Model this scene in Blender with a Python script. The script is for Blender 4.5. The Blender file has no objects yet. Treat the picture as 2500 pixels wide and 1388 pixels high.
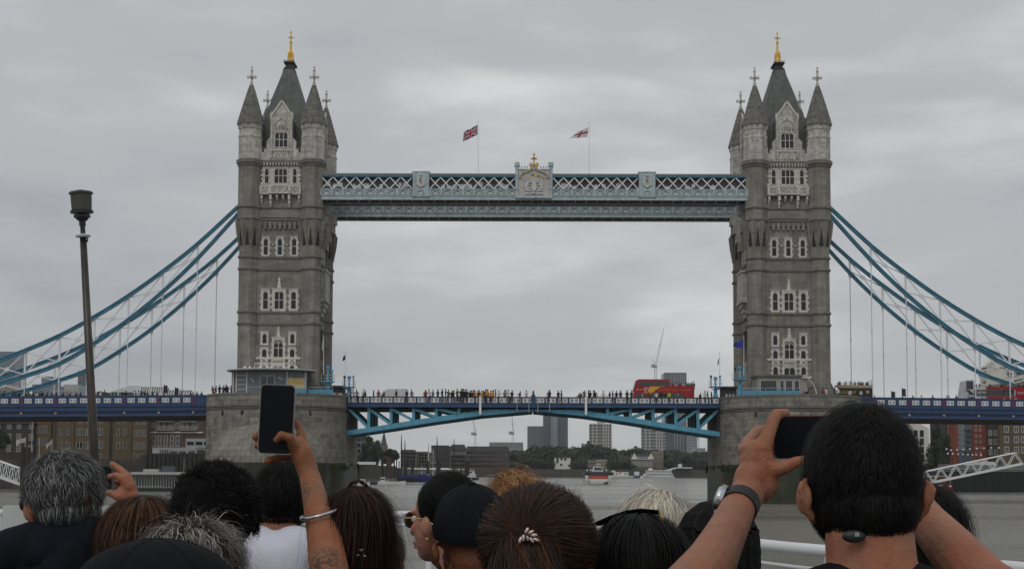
import bpy, math, random
import numpy as np
from mathutils import Vector, Matrix, Euler
PI = math.pi
rad = math.radians
RND = random.Random(7)
scene = bpy.context.scene
col = scene.collection
# ------------------------------------------------------------------ camera
FPX = 3187.2                                   # focal length in pixels of a 2500 px wide picture
CAMP = Vector((-2.1662, -209.93, 4.5844))
_y, _p, _r, SHY = .0061, .0648, .0036, 250.78
FWD = Vector((-math.sin(_y)*math.cos(_p), math.cos(_y)*math.cos(_p), math.sin(_p)))
_rt = Vector((math.cos(_y), math.sin(_y), 0)); _up = _rt.cross(FWD)
RT = _rt*math.cos(_r)+_up*math.sin(_r); UP = -_rt*math.sin(_r)+_up*math.cos(_r)
cd = bpy.data.cameras.new('camera'); cam = bpy.data.objects.new('camera', cd); col.objects.link(cam)
cd.sensor_width = 36; cd.lens = FPX/2500*36; cd.shift_y = SHY/2500; cd.clip_end = 20000; cd.clip_start = .05
M4 = Matrix((RT, UP, -FWD)).transposed().to_4x4(); M4.translation = CAMP; cam.matrix_world = M4
scene.camera = cam
def ray(px, py): return FWD+RT*((px-1250)/FPX)-UP*((py-694-SHY)/FPX)
def at(px, py, Y):                              # survey helper: the point seen at a pixel on the plane y = Y
    d = ray(px, py); return CAMP+d*((Y-CAMP.y)/d.y)
def atd(px, py, D): return CAMP+ray(px, py)*D
# ------------------------------------------------------------------ world, sun, exposure
w = bpy.data.worlds.new('World'); scene.world = w; w.use_nodes = True
nt = w.node_tree; N = nt.nodes; L = nt.links; N.clear()
SUNEL, SUNROT = rad(48), rad(200)
sky = N.new('ShaderNodeTexSky'); sky.sky_type = 'NISHITA'; sky.sun_disc = False
sky.sun_elevation = SUNEL; sky.sun_rotation = SUNROT
tc = N.new('ShaderNodeTexCoord'); sep = N.new('ShaderNodeSeparateXYZ'); L.new(tc.outputs['Generated'], sep.inputs[0])
def cl_noise(sx, sz, scale, detail, seed, rough=.55):
    m = N.new('ShaderNodeMapping'); m.inputs['Scale'].default_value = (sx, sx, sz); m.inputs['Location'].default_value = (seed, seed*.7, seed*.3)
    n = N.new('ShaderNodeTexNoise'); n.inputs['Scale'].default_value = scale; n.inputs['Detail'].default_value = detail; n.inputs['Roughness'].default_value = rough
    n.inputs['Distortion'].default_value = .35
    L.new(tc.outputs['Generated'], m.inputs[0]); L.new(m.outputs[0], n.inputs[0]); return n.outputs[0]
def wmath(op, a, b):
    n = N.new('ShaderNodeMath'); n.operation = op
    for i, x in enumerate((a, b)):
        if isinstance(x, (int, float)): n.inputs[i].default_value = x
        else: L.new(x, n.inputs[i])
    return n.outputs[0]
n1 = cl_noise(1, 3.0, 2.7, 3, 2.3, .48); n2 = cl_noise(1, 4, 9, 5, 9.2, .5)
mixn = wmath('ADD', wmath('MULTIPLY', n1, .72), wmath('MULTIPLY', n2, .28))
# one broad thin place in the cloud deck, behind the middle of the bridge
dxx = wmath('MULTIPLY', wmath('ADD', sep.outputs['X'], -.03), 3.6); dzz = wmath('MULTIPLY', wmath('ADD', sep.outputs['Z'], -.215), 9.)
gs = wmath('POWER', 2.718, wmath('MULTIPLY', wmath('ADD', wmath('MULTIPLY', dxx, dxx), wmath('MULTIPLY', dzz, dzz)), -1.)); fy = wmath('GREATER_THAN', sep.outputs['Y'], 0.)
mixn = wmath('ADD', mixn, wmath('MULTIPLY', wmath('MULTIPLY', gs, fy), .075))
rp = N.new('ShaderNodeValToRGB'); cr = rp.color_ramp; cr.interpolation = 'EASE'
cr.elements[0].position = .32; cr.elements[0].color = (.385, .40, .42, 1)
cr.elements[1].position = .72; cr.elements[1].color = (.74, .75, .745, 1)
e = cr.elements.new(.5); e.color = (.50, .513, .525, 1)
L.new(mixn, rp.inputs[0])
# overcast sky: the cloud deck is brighter towards the zenith
zen = N.new('ShaderNodeMapRange'); zen.inputs['From Min'].default_value = .38; zen.inputs['From Max'].default_value = 1
zen.inputs['To Min'].default_value = 9.6; zen.inputs['To Max'].default_value = 11.5
L.new(sep.outputs['Z'], zen.inputs[0])
vm = N.new('ShaderNodeVectorMath'); vm.operation = 'SCALE'; L.new(rp.outputs[0], vm.inputs[0]); L.new(zen.outputs[0], vm.inputs['Scale'])
mx = N.new('ShaderNodeMix'); mx.data_type = 'RGBA'; mx.inputs[0].default_value = .955
L.new(sky.outputs[0], mx.inputs[6]); L.new(vm.outputs[0], mx.inputs[7])
bg = N.new('ShaderNodeBackground'); bg.inputs[1].default_value = .1; L.new(mx.outputs[2], bg.inputs[0])
wo = N.new('ShaderNodeOutputWorld'); L.new(bg.outputs[0], wo.inputs[0])
sd = bpy.data.lights.new('sun', 'SUN'); sd.energy = .6; sd.angle = rad(25); sd.color = (1, .97, .93)
so = bpy.data.objects.new('sun', sd); col.objects.link(so)
_sv = Vector((math.sin(SUNROT)*math.cos(SUNEL), math.cos(SUNROT)*math.cos(SUNEL), math.sin(SUNEL)))
so.rotation_euler = _sv.to_track_quat('Z', 'Y').to_euler()
scene.view_settings.view_transform = 'Standard'; scene.view_settings.look = 'None'
scene.view_settings.exposure = 0; scene.view_settings.gamma = 1; scene.view_settings.use_curve_mapping = False
scene.render.engine = 'CYCLES'
scene.cycles.max_bounces = 5; scene.cycles.diffuse_bounces = 2; scene.cycles.glossy_bounces = 2
# ------------------------------------------------------------------ materials
MATS = {}
def mat(name, c, rough=.7, metal=0., var=.0, vs=2., bump=0., bs=8., spec=.5, brick=None, streak=0, c2=None, em=None, alpha=None, trans=0):
    if name in MATS: return MATS[name]
    m = bpy.data.materials.new(name); m.use_nodes = True; t = m.node_tree; n = t.nodes; l = t.links
    b = n['Principled BSDF']; b.inputs['Roughness'].default_value = rough; b.inputs['Metallic'].default_value = metal
    b.inputs['Specular IOR Level'].default_value = spec
    b.inputs['Base Color'].default_value = (*c, 1)
    if trans: b.inputs['Transmission Weight'].default_value = trans
    co = n.new('ShaderNodeTexCoord').outputs['Object']; geo = n.new('ShaderNodeNewGeometry').outputs['Position']
    cs = None
    def noise(src, sc, det=4, scl=None, ro=.6):
        x = n.new('ShaderNodeTexNoise'); x.inputs['Scale'].default_value = sc; x.inputs['Detail'].default_value = det; x.inputs['Roughness'].default_value = ro
        if scl:
            mp = n.new('ShaderNodeMapping'); mp.inputs['Scale'].default_value = scl; l.new(src, mp.inputs[0]); l.new(mp.outputs[0], x.inputs[0])
        else: l.new(src, x.inputs[0])
        return x.outputs[0]
    def mul(cur, fac, lo, hi, a=.3, bb=.7):
        r = n.new('ShaderNodeMapRange'); r.inputs['From Min'].default_value = a; r.inputs['From Max'].default_value = bb
        r.inputs['To Min'].default_value = lo; r.inputs['To Max'].default_value = hi; l.new(fac, r.inputs[0])
        v = n.new('ShaderNodeVectorMath'); v.operation = 'SCALE'; l.new(r.outputs[0], v.inputs['Scale'])
        if cur is None: v.inputs[0].default_value = c
        else: l.new(cur, v.inputs[0])
        return v.outputs[0]
    hgt = None
    if c2 is not None:
        mm = n.new('ShaderNodeMix'); mm.data_type = 'RGBA'; mm.inputs[6].default_value = (*c, 1); mm.inputs[7].default_value = (*c2, 1)
        r = n.new('ShaderNodeMapRange'); r.inputs['From Min'].default_value = .4; r.inputs['From Max'].default_value = .62
        l.new(noise(geo, vs*.6, 6), r.inputs[0]); l.new(r.outputs[0], mm.inputs[0]); cs = mm.outputs[2]
    if brick:
        bw, bh, mo, dk = brick
        sx = n.new('ShaderNodeSeparateXYZ'); l.new(geo, sx.inputs[0])
        ad = n.new('ShaderNodeMath'); ad.operation = 'ADD'; l.new(sx.outputs[0], ad.inputs[0]); l.new(sx.outputs[1], ad.inputs[1])
        cb = n.new('ShaderNodeCombineXYZ'); l.new(ad.outputs[0], cb.inputs[0]); l.new(sx.outputs[2], cb.inputs[1])
        br = n.new('ShaderNodeTexBrick'); br.inputs['Scale'].default_value = 1; br.inputs['Brick Width'].default_value = bw; br.inputs['Row Height'].default_value = bh
        br.inputs['Mortar Size'].default_value = mo; br.inputs['Mortar Smooth'].default_value = .3
        br.inputs['Color1'].default_value = (1, 1, 1, 1); br.inputs['Color2'].default_value = (.8, .8, .8, 1); br.inputs['Mortar'].default_value = (dk, dk, dk, 1); br.inputs['Bias'].default_value = 0
        l.new(cb.outputs[0], br.inputs[0])
        mm = n.new('ShaderNodeMix'); mm.data_type = 'RGBA'; mm.blend_type = 'MULTIPLY'; mm.inputs[0].default_value = 1
        if cs is not None: l.new(cs, mm.inputs[6])
        else: mm.inputs[6].default_value = (*c, 1)
        l.new(br.outputs[0], mm.inputs[7]); cs = mm.outputs[2]
    if var: cs = mul(cs, noise(geo, vs, 6), 1-var, 1+var)
    if streak: cs = mul(cs, noise(geo, 1., 5, (1.6, 1.6, .12)), 1-streak, 1+streak*.6)
    if cs is not None: l.new(cs, b.inputs['Base Color'])
    if bump:
        bp = n.new('ShaderNodeBump'); bp.inputs['Strength'].default_value = .6; bp.inputs['Distance'].default_value = bump
        l.new(noise(geo, bs, 5), bp.inputs['Height']); l.new(bp.outputs[0], b.inputs['Normal'])
    MATS[name] = m; return m
stone = mat('tower_stone', (.27, .255, .222), .9, var=.26, vs=.5, bump=.03, bs=3, brick=(1.2, .46, .018, .75), streak=.26)
stone_l = mat('tower_stone_pale', (.56, .54, .49), .9, var=.28, vs=1.2, bump=.03, bs=3, brick=(1.1, .5, .015, .75), streak=.3)
band_s = mat('band_stone', (.17, .163, .148), .9, var=.3, vs=1.5)
white_s = mat('portland_stone', (.62, .60, .54), .85, var=.2, vs=2.5, streak=.15)
cone_s = mat('turret_roof_stone', (.19, .185, .165), .95, var=.4, vs=1.6, bump=.04, bs=4, brick=(.9, .5, .03, .5))
slate = mat('roof_slate', (.115, .125, .115), .7, var=.25, vs=1.2, brick=(.4, .3, .02, .8), streak=.2)
blackm = mat('black_iron', (.015, .016, .018), .5)
gold = mat('gilding', (.78, .50, .13), .35, metal=.7)
glassd = mat('dark_window_glass', (.012, .014, .018), .08, spec=.8)
glassw = mat('bridge_window_glass', (.02, .022, .022), .35, spec=.4)
iron_l = mat('pale_blue_ironwork', (.43, .51, .54), .55, var=.18, vs=1.5, streak=.15)
iron_p = mat('pale_grey_iron_panel', (.55, .57, .56), .6, var=.2, vs=2)
iron_w = mat('white_painted_iron', (.78, .79, .79), .5, var=.08, vs=2)
iron_d = mat('dark_teal_iron', (.05, .15, .21), .45, var=.25, vs=1.5)
iron_c = mat('turquoise_chain_paint', (.06, .225, .33), .42, var=.28, vs=.8)
iron_b = mat('sky_blue_girder_paint', (.115, .38, .53), .45, var=.15, vs=.8, streak=.12)
navy = mat('royal_blue_paint', (.024, .062, .150), .4, var=.2, vs=1, streak=.15)
purple = mat('purple_paint', (.12, .03, .10), .5)
brownrail = mat('brown_handrail', (.05, .03, .025), .6)
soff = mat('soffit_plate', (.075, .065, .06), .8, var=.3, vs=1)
grayi = mat('grey_roofing', (.22, .21, .21), .7, var=.1)
asph = mat('asphalt', (.05, .05, .052), .9, var=.2, vs=3)
pave = mat('paving', (.22, .21, .2), .9, var=.15)
# ------------------------------------------------------------------ mesh helpers
def tag(o, label=None, cat=None, group=None, kind=None):
    if label: o['label'] = label
    if cat: o['category'] = cat
    if group: o['group'] = group
    if kind: o['kind'] = kind
    return o
class MB:
    def __init__(s): s.v = []; s.f = []; s.m = []; s.mats = []
    def mi(s, m):
        if m not in s.mats: s.mats.append(m)
        return s.mats.index(m)
    def add(s, vs, fs, m):
        k = len(s.v); s.v += [tuple(v) for v in vs]; i = s.mi(m)
        for f in fs: s.f.append([a+k for a in f]); s.m.append(i)
        return s
    def box(s, x0, y0, z0, x1, y1, z1, m):
        return s.add([(x0, y0, z0), (x1, y0, z0), (x1, y1, z0), (x0, y1, z0), (x0, y0, z1), (x1, y0, z1), (x1, y1, z1), (x0, y1, z1)],
                     [(3, 2, 1, 0), (4, 5, 6, 7), (0, 1, 5, 4), (1, 2, 6, 5), (2, 3, 7, 6), (3, 0, 4, 7)], m)
    def prism(s, pts, a, b, m, axis='y'):
        n = len(pts)
        if axis == 'y': vs = [(x, a, z) for x, z in pts]+[(x, b, z) for x, z in pts]
        elif axis == 'x': vs = [(a, x, z) for x, z in pts]+[(b, x, z) for x, z in pts]
        else: vs = [(x, y, a) for x, y in pts]+[(x, y, b) for x, y in pts]
        fs = [list(range(n)), list(range(2*n-1, n-1, -1))]+[(i+n, (i+1) % n+n, (i+1) % n, i) for i in range(n)]
        return s.add(vs, fs, m)
    def bar(s, p, q, w, h, m, up=(0, 0, 1)):
        p = Vector(p); q = Vector(q); d = (q-p)
        if d.length < 1e-6: return s
        d.normalize(); u = Vector(up)
        if abs(d.dot(u)) > .98: u = Vector((0, 1, 0))
        a = d.cross(u).normalized(); b = a.cross(d)
        vs = [e+a*(w/2*i)+b*(h/2*j) for e in (p, q) for i, j in ((-1, -1), (1, -1), (1, 1), (-1, 1))]
        return s.add(vs, [(0, 1, 2, 3), (7, 6, 5, 4), (1, 0, 4, 5), (2, 1, 5, 6), (3, 2, 6, 7), (0, 3, 7, 4)], m)
    def tube(s, pts, rs, n, m, cap=True):
        pts = [Vector(p) for p in pts]; k = len(pts)
        if not hasattr(rs, '__len__'): rs = [rs]*k
        rings = []; ref = Vector((0, 0, 1))
        for i in range(k):
            d = (pts[min(i+1, k-1)]-pts[max(i-1, 0)]).normalized()
            if abs(d.dot(ref)) > .95: ref = Vector((0, 1, 0)) if abs(d.y) < .9 else Vector((1, 0, 0))
            a = d.cross(ref).normalized(); b = d.cross(a)
            rings.append([pts[i]+(a*math.cos(2*PI*j/n)+b*math.sin(2*PI*j/n))*rs[i] for j in range(n)])
        vs = [v for r in rings for v in r]
        fs = [(i*n+j, i*n+(j+1) % n, (i+1)*n+(j+1) % n, (i+1)*n+j) for i in range(k-1) for j in range(n)]
        if cap: fs += [list(range(n))[::-1], [(k-1)*n+j for j in range(n)]]
        return s.add(vs, fs, m)
    def lathe(s, prof, n, m, c=(0, 0), ph=0, sx=1, sy=1):
        vs = []; k = len(prof)
        for r, z in prof:
            r = max(r, .001)
            for j in range(n):
                a = 2*PI*j/n+ph; vs.append((c[0]+r*math.cos(a)*sx, c[1]+r*math.sin(a)*sy, z))
        fs = [(i*n+j, i*n+(j+1) % n, (i+1)*n+(j+1) % n, (i+1)*n+j) for i in range(k-1) for j in range(n)]
        fs += [list(range(n))[::-1], [(k-1)*n+j for j in range(n)]]
        return s.add(vs, fs, m)
    def mesh(s, name):
        me = bpy.data.meshes.new(name); me.from_pydata(s.v, [], s.f)
        for m in s.mats: me.materials.append(m)
        me.polygons.foreach_set('material_index', s.m); me.update(); return me
    def build(s, name, parent=None, loc=None, smooth=False):
        me = s.mesh(name)
        if smooth: me.shade_smooth()
        return put(name, me, parent, loc)
def put(name, me, parent=None, loc=None, rot=None, scale=None):
    o = bpy.data.objects.new(name, me); col.objects.link(o)
    if parent: o.parent = parent
    if loc is not None: o.location = loc
    if rot is not None: o.rotation_euler = rot
    if scale is not None: o.scale = scale
    return o
def thing(name, loc, label, cat, group=None, rz=0):
    o = bpy.data.objects.new(name, None); o.empty_display_size = .2; col.objects.link(o); o.location = loc; o.rotation_euler = (0, 0, rz)
    return tag(o, label, cat, group)
def kids(o): return KIDS.get(o.name, [])
def copy_tree(o, loc=None, label=None, group=None, rz=None, parent=None, tree=None):
    if tree is None:
        tree = {}
        for x in bpy.data.objects:
            if x.parent: tree.setdefault(x.parent.name, []).append(x)
    c = o.copy(); col.objects.link(c)
    if parent is not None: c.parent = parent
    if loc is not None: c.location = loc
    if rz is not None: c.rotation_euler = (0, 0, rz)
    if label: c['label'] = label
    if group: c['group'] = group
    for ch in tree.get(o.name, []): copy_tree(ch, parent=c, tree=tree)
    return c
UBOX = {}
def ubox(m):
    if m.name not in UBOX: UBOX[m.name] = MB().box(-.5, -.5, -.5, .5, .5, .5, m).mesh('block')
    return UBOX[m.name]
_beam_cache = {}
# ================================================================== river, ground
wm = bpy.data.materials.new('river_water'); wm.use_nodes = True; t = wm.node_tree; n = t.nodes; l = t.links; b = n['Principled BSDF']
b.inputs['Base Color'].default_value = (.155, .145, .115, 1); b.inputs['Roughness'].default_value = .12; b.inputs['IOR'].default_value = 1.33
pos = n.new('ShaderNodeNewGeometry').outputs['Position']
def wn(sc, scl, det, ro=.6):
    mp = n.new('ShaderNodeMapping'); mp.inputs['Scale'].default_value = scl; l.new(pos, mp.inputs[0])
    x = n.new('ShaderNodeTexNoise'); x.inputs['Scale'].default_value = sc; x.inputs['Detail'].default_value = det; x.inputs['Roughness'].default_value = ro; x.inputs['Distortion'].default_value = .6
    l.new(mp.outputs[0], x.inputs[0]); return x.outputs[0]
prev = None
for sc, scl, det, dist in ((.12, (.6, 1, 1), 3, .2), (.55, (.7, 1, 1), 4, .28), (2.2, (.8, 1, 1), 5, .15)):
    bp = n.new('ShaderNodeBump'); bp.inputs['Strength'].default_value = 1; bp.inputs['Distance'].default_value = dist
    l.new(wn(sc, scl, det), bp.inputs['Height'])
    if prev: l.new(prev, bp.inputs['Normal'])
    prev = bp.outputs[0]
l.new(prev, b.inputs['Normal'])
rg = n.new('ShaderNodeMapRange'); rg.inputs['To Min'].default_value = .03; rg.inputs['To Max'].default_value = .4; rg.inputs['From Min'].default_value = .35; rg.inputs['From Max'].default_value = .65
l.new(wn(.02, (.35, 1, 1), 3), rg.inputs[0]); l.new(rg.outputs[0], b.inputs['Roughness'])
MB().add([(-6000, -900, 0), (6000, -900, 0), (6000, 7000, 0), (-6000, 7000, 0)], [(0, 1, 2, 3)], wm).build('river')['kind'] = 'structure'
earth = mat('earth_bank', (.10, .095, .075), .95, var=.3, vs=.3)
mud = mat('foreshore_mud', (.19, .175, .15), .85, var=.25, vs=.4, bump=.05)
def land(name, pts, z, m, zb=-2):
    o = MB().prism(pts, zb, z, m, 'z').build(name); o['kind'] = 'structure'; return o
wallm = mat('river_wall_stone', (.075, .07, .06), .9, var=.35, vs=.5, brick=(1.6, .6, .04, .5), streak=.3)
LB = [(-6000, 112), (-72, 114), (-66, 230), (-62, 420), (-75, 700), (-40, 900), (640, 905), (1400, 600), (2600, 300), (6000, 300), (6000, 7000), (-6000, 7000)]
land('ground', LB, 6.5, earth)
for q in ([(-6000, 111.6), (-71.6, 113.6), (-71.6, 118), (-6000, 118)], [(-40, 899), (640, 904), (640, 910), (-40, 910)], [(-72, 113.7), (-65.6, 230), (-61.6, 420), (-64, 420), (-68.5, 230), (-75, 113.7)]): land('river_wall', q, 7.3, wallm)
RB = [(118, 158), (6000, 158), (6000, 299), (2600, 299), (700, 300), (118, 300)]
land('south_bank_ground', RB, 6.5, earth); land('south_river_wall', [(117.8, 157.5), (6000, 157.5), (6000, 159.5), (117.8, 159.5)], 7.2, wallm)
land('foreshore', [(-60, 430), (-40, 862), (640, 868), (640, 905), (-40, 899), (-75, 701), (-63, 421)], .35, mud)

# ================================================================== PIERS
PXH, PY0, PY1, NOSE = 10.97, -1.2, 14.7, 9.5
def pier_outline(inset=0., nose=NOSE, k=40):
    h = PXH-inset; pts = []
    for i in range(k+1):
        a = PI+PI*i/k; pts.append((h*math.cos(a), PY0+(nose-inset)*math.sin(a)))
    for i in range(k+1):
        a = PI*i/k; pts.append((h*math.cos(a), PY1+(nose-inset)*math.sin(a)))
    return pts
pier_m = mat('pier_granite', (.235, .225, .19), .9, var=.3, vs=.7, bump=.03, bs=3, streak=.2)
pier_m2 = mat('pier_granite_warm', (.265, .245, .20), .9, var=.3, vs=.7, bump=.03, bs=3, streak=.2)
pier_m3 = mat('pier_granite_grey', (.185, .18, .165), .9, var=.35, vs=.7, bump=.03, bs=3, streak=.2)
mortar = mat('pier_joint', (.055, .05, .043), .95, var=.2)
algae = mat('algae_wet_stone', (.035, .036, .022), .55, var=.5, vs=.5, bump=.05, bs=1.5, c2=(.022, .030, .010))
dome_m = mat('cutwater_dome_stone', (.225, .215, .185), .9, var=.3, vs=.8, bump=.04, bs=2)
weed = mat('green_weed', (.03, .045, .012), .9, var=.5, vs=2)
def make_pier(x, label):
    root = thing('bridge_pier', (x, 0, 0), label, 'bridge pier', 'granite piers of the bridge')
    MB().prism(pier_outline(.12), -3, 16.2, mortar, 'z').build('core', root)
    MB().prism(pier_outline(-.1), -3, 5.7, algae, 'z').build('tidal_base', root)
    MB().prism(pier_outline(.35), 16.2, 16.25, pave, 'z').build('pavement', root)
    for z0, z1, o in ((16.3, 16.62, -.12), (14.55, 14.75, -.12), (14.05, 14.2, -.1), (14.32, 14.42, -.05)):
        p = MB(); a = pier_outline(o); c = pier_outline(.3); k = len(a)
        vs = [(q[0], q[1], z) for z in (z0, z1) for q in a]+[(q[0], q[1], z) for z in (z0, z1) for q in c]
        fs = []
        for i in range(k):
            j = (i+1) % k
            fs += [(i, j, j+k, i+k), (i+2*k, i+3*k, j+3*k, j+2*k), (i+k, j+k, j+3*k, i+3*k), (i+2*k, j+2*k, j, i)]
        p.add(vs, fs, band_s if o != -.05 else pier_m); p.build('string_course', root)
    # individual stones on the front of the pier, the joined rest above the tide line
    out = pier_outline(0, k=120); seg = []; tot = 0
    for i in range(len(out)):
        q = Vector(out[i]).to_3d(); r = Vector(out[(i+1) % len(out)]).to_3d(); seg.append((tot, q, r)); tot += (r-q).length
    def pt(s):
        s %= tot
        lo = 0
        for a, q, r in seg:
            if a <= s < a+(r-q).length+1e-9: return q.lerp(r, (s-a)/max(1e-9, (r-q).length)), (r-q).normalized()
        return seg[0][1], (seg[0][2]-seg[0][1]).normalized()
    rr = random.Random(int(x)); cand = []
    zc = [(14.78, 15.52), (15.55, 16.27)]+[(5.74+.59*i, 5.74+.59*i+.565) for i in range(14)]
    for ci, (z0, z1) in enumerate(zc):
        s = rr.random()*1.2
        s0 = s
        while s < tot+s0-.7:
            ln = min(rr.uniform(1.05, 1.75), tot+s0-s)
            p, d = pt(s+ln/2); nrm = Vector((d.y, -d.x, 0))
            cand.append((nrm.y, p, d, nrm, ln, z0, z1)); s += ln
    cand.sort(key=lambda q: q[0]+(0 if q[1].y < 3 else 1)+(.0 if q[5] > 8 else .2))
    rest = MB()
    for i, (_, p, d, nrm, ln, z0, z1) in enumerate(cand):
        m = rr.choice((pier_m, pier_m, pier_m2, pier_m3)); pr_ = rr.uniform(.0, .035)
        c = p-nrm*(.14-pr_); c.z = (z0+z1)/2
        if i < 300:
            put('stone', ubox(m), root, c, (0, 0, math.atan2(d.y, d.x)), (ln-.035, .3, z1-z0))
        else:
            a = d*((ln-.035)/2); b2 = nrm*.15
            vs = [c-a-b2, c+a-b2, c+a+b2, c-a+b2]; hz = Vector((0, 0, (z1-z0)/2))
            rest.add([v-hz for v in vs]+[v+hz for v in vs], [(3, 2, 1, 0), (4, 5, 6, 7), (0, 1, 5, 4), (1, 2, 6, 5), (2, 3, 7, 6), (3, 0, 4, 7)], m)
    o = rest.build('stonework', root); o['kind'] = 'stuff'
    # half dome capping the cutwater
    prof = [(9.6, -3), (9.6, 5.9)]
    nst = 11
    for i in range(nst):
        a = i/nst*PI/2; a2 = (i+1)/nst*PI/2
        r = 9.3*math.cos(a)**.8; z = 6.0+5.7*math.sin(a); z2 = 6.0+5.7*math.sin(a2)
        prof += [(r+.1, z), (r-.02, z2-.03 if i < nst-1 else z2)]
    MB().lathe(prof[:2], 40, algae, (0, PY0-4.6)).build('cutwater', root)
    dm = MB()
    rr = random.Random(3)
    for i in range(nst):
        a = i/nst*PI/2; a2 = (i+1)/nst*PI/2
        r = 9.3*max(.02, math.cos(a))**.8; r2 = 9.3*max(.0, math.cos(a2))**.8; z = 5.9+6.6*math.sin(a); z2 = 5.9+6.6*math.sin(a2)
        k = max(6, int(2*PI*r/1.6)); off = rr.random()
        for j in range(k):
            a0 = 2*PI*(j+off)/k+.003; a1 = 2*PI*(j+1+off)/k-.003
            if math.sin((a0+a1)/2) > .25: continue
            e = rr.uniform(0, .03); vs = []
            for (R_, Z_) in ((r+e+.05, z+.02), (r2+e+.03, z2+.0), (r2-.3, z2-.3), (r-.3, z-.3)):
                for aa in (a0, a1): vs.append((R_*math.cos(aa), PY0-4.6+R_*math.sin(aa), Z_))
            MBd = MB().add(vs, [(0, 1, 3, 2), (2, 3, 5, 4), (0, 2, 4, 6), (1, 7, 5, 3), (6, 7, 1, 0)], dome_m)
            if r > 1: MBd.build('dome_stone', root)
    MB().lathe([(9.1*math.cos(PI/2*i/12)**.8, 5.7+6.5*math.sin(PI/2*i/12)) for i in range(13)], 36, mortar, (0, PY0-4.6)).build('dome_bed', root)
    # weed fringe at the tide line
    wd = MB(); out = pier_outline(-.12, k=80)
    for i in range(len(out)):
        for _ in range(8):
            f = rr.random(); q = Vector(out[i]).lerp(Vector(out[(i+1) % len(out)]), f); h = rr.uniform(.2, .9); z = rr.uniform(5.2, 6.0)
            n_ = Vector((q.x, q.y if q.y < 0 else q.y-PY1)).normalized()*.25
            wd.add([(q.x-.12, q.y, z), (q.x+.12, q.y, z), (q.x+n_.x+rr.uniform(-.1, .1), q.y+n_.y, z-h)], [(0, 1, 2)], weed)
    o = wd.build('weed', root); o['kind'] = 'stuff'
    for sx in (-6.9, -3.6, 6.6):
        MB().box(sx-.2, PY0-NOSE*math.sqrt(1-(sx/PXH)**2)-.14, 13.2, sx+.2, PY0-NOSE*math.sqrt(1-(sx/PXH)**2)+.5, 13.9, blackm).build('drain_opening', root)
    return root
TX = 41.15
make_pier(-TX, 'rounded granite pier with green tide line, under the left tower, behind the raised phone')
make_pier(TX, 'rounded granite pier under the right tower, partly hidden by the man holding a phone sideways')

# ================================================================== TOWERS
TD = 13.5; TW = 5.12
def window(parent, cx, z0, z1, gw, lights=1, y=-.42, quoin=True, transom=True, trac=False, border=.2, pr=.14):
    g = MB(); hw = gw/2; yo = y-pr
    g.box(cx-hw-border, yo, z0-border, cx-hw, y+.1, z1+border, white_s); g.box(cx+hw, yo, z0-border, cx+hw+border, y+.1, z1+border, white_s)
    g.box(cx-hw, yo, z0-border, cx+hw, y+.1, z0, white_s); g.box(cx-hw, yo, z1, cx+hw, y+.1, z1+border, white_s)
    g.box(cx-hw-border-.1, yo-.08, z1+border, cx+hw+border+.1, y+.1, z1+border+.1, white_s)
    lw = gw/lights
    for i in range(1, lights): g.box(cx-hw+i*lw-.055, yo+.05, z0, cx-hw+i*lw+.055, y+.1, z1, white_s)
    if transom: g.box(cx-hw, yo+.06, z0+(z1-z0)*.52-.05, cx+hw, y+.1, z0+(z1-z0)*.52+.05, white_s)
    for i in range(lights):
        a = cx-hw+i*lw; b2 = a+lw; h = min(.34, lw*.42)
        g.prism([(a, z1), (a, z1-h), (a+lw*.22, z1-h*.45), (a+lw/2, z1-.03)], yo+.05, y+.1, white_s)
        g.prism([(b2, z1), (b2, z1-h), (b2-lw*.22, z1-h*.45), (b2-lw/2, z1-.03)], yo+.05, y+.1, white_s)
    if trac:
        for i in range(lights):
            a = cx-hw+(i+.5)*lw; g.bar((a-lw/2, yo+.1, z1-.75), (a, yo+.1, z1-.2), .1, .1, white_s, (0, 1, 0)); g.bar((a+lw/2, yo+.1, z1-.75), (a, yo+.1, z1-.2), .1, .1, white_s, (0, 1, 0))
    if quoin:
        k = max(3, int((z1-z0)/.42)); st = (z1-z0)/k
        for i in range(0, k, 2):
            for sg in (-1, 1):
                a = cx+sg*(hw+border); g.box(min(a, a+sg*.16), yo+.02, z0+i*st, max(a, a+sg*.16), y+.1, z0+(i+1)*st, white_s)
    wdw = g.build('window', parent)
    MB().box(cx-hw, y-.03, z0, cx+hw, y+.05, z1, glassw).build('pane', wdw)
    return wdw
def oct_prof(): pass
R8 = 1/.924
def finial_mb(z, m=white_s, s=1.):
    g = MB(); g.lathe([(.34*s, z), (.34*s, z+.12*s), (.2*s, z+.16*s), (.2*s, z+.34*s), (.3*s, z+.4*s), (.3*s, z+.5*s), (.17*s, z+.55*s), (.15*s, z+1.0*s)], 8, m)
    g.box(-.17*s, -.15*s, z+.95*s, .17*s, .15*s, z+2.5*s, m); g.box(-.78*s, -.14*s, z+1.3*s, .78*s, .14*s, z+1.6*s, m)
    g.box(-.14*s, -.78*s, z+1.31*s, .14*s, .78*s, z+1.59*s, m)
    for dx, dz in ((-.62, 0), (.62, 0)): g.box(dx*s-.1*s, -.16*s, z+1.22*s, dx*s+.1*s, .16*s, z+1.68*s, m)
    g.lathe([(.26*s, z+2.5*s), (.26*s, z+2.62*s), (.12*s, z+2.7*s), (.1*s, z+2.95*s), (.19*s, z+3.05*s), (.02*s, z+3.4*s)], 8, m)
    return g
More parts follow.
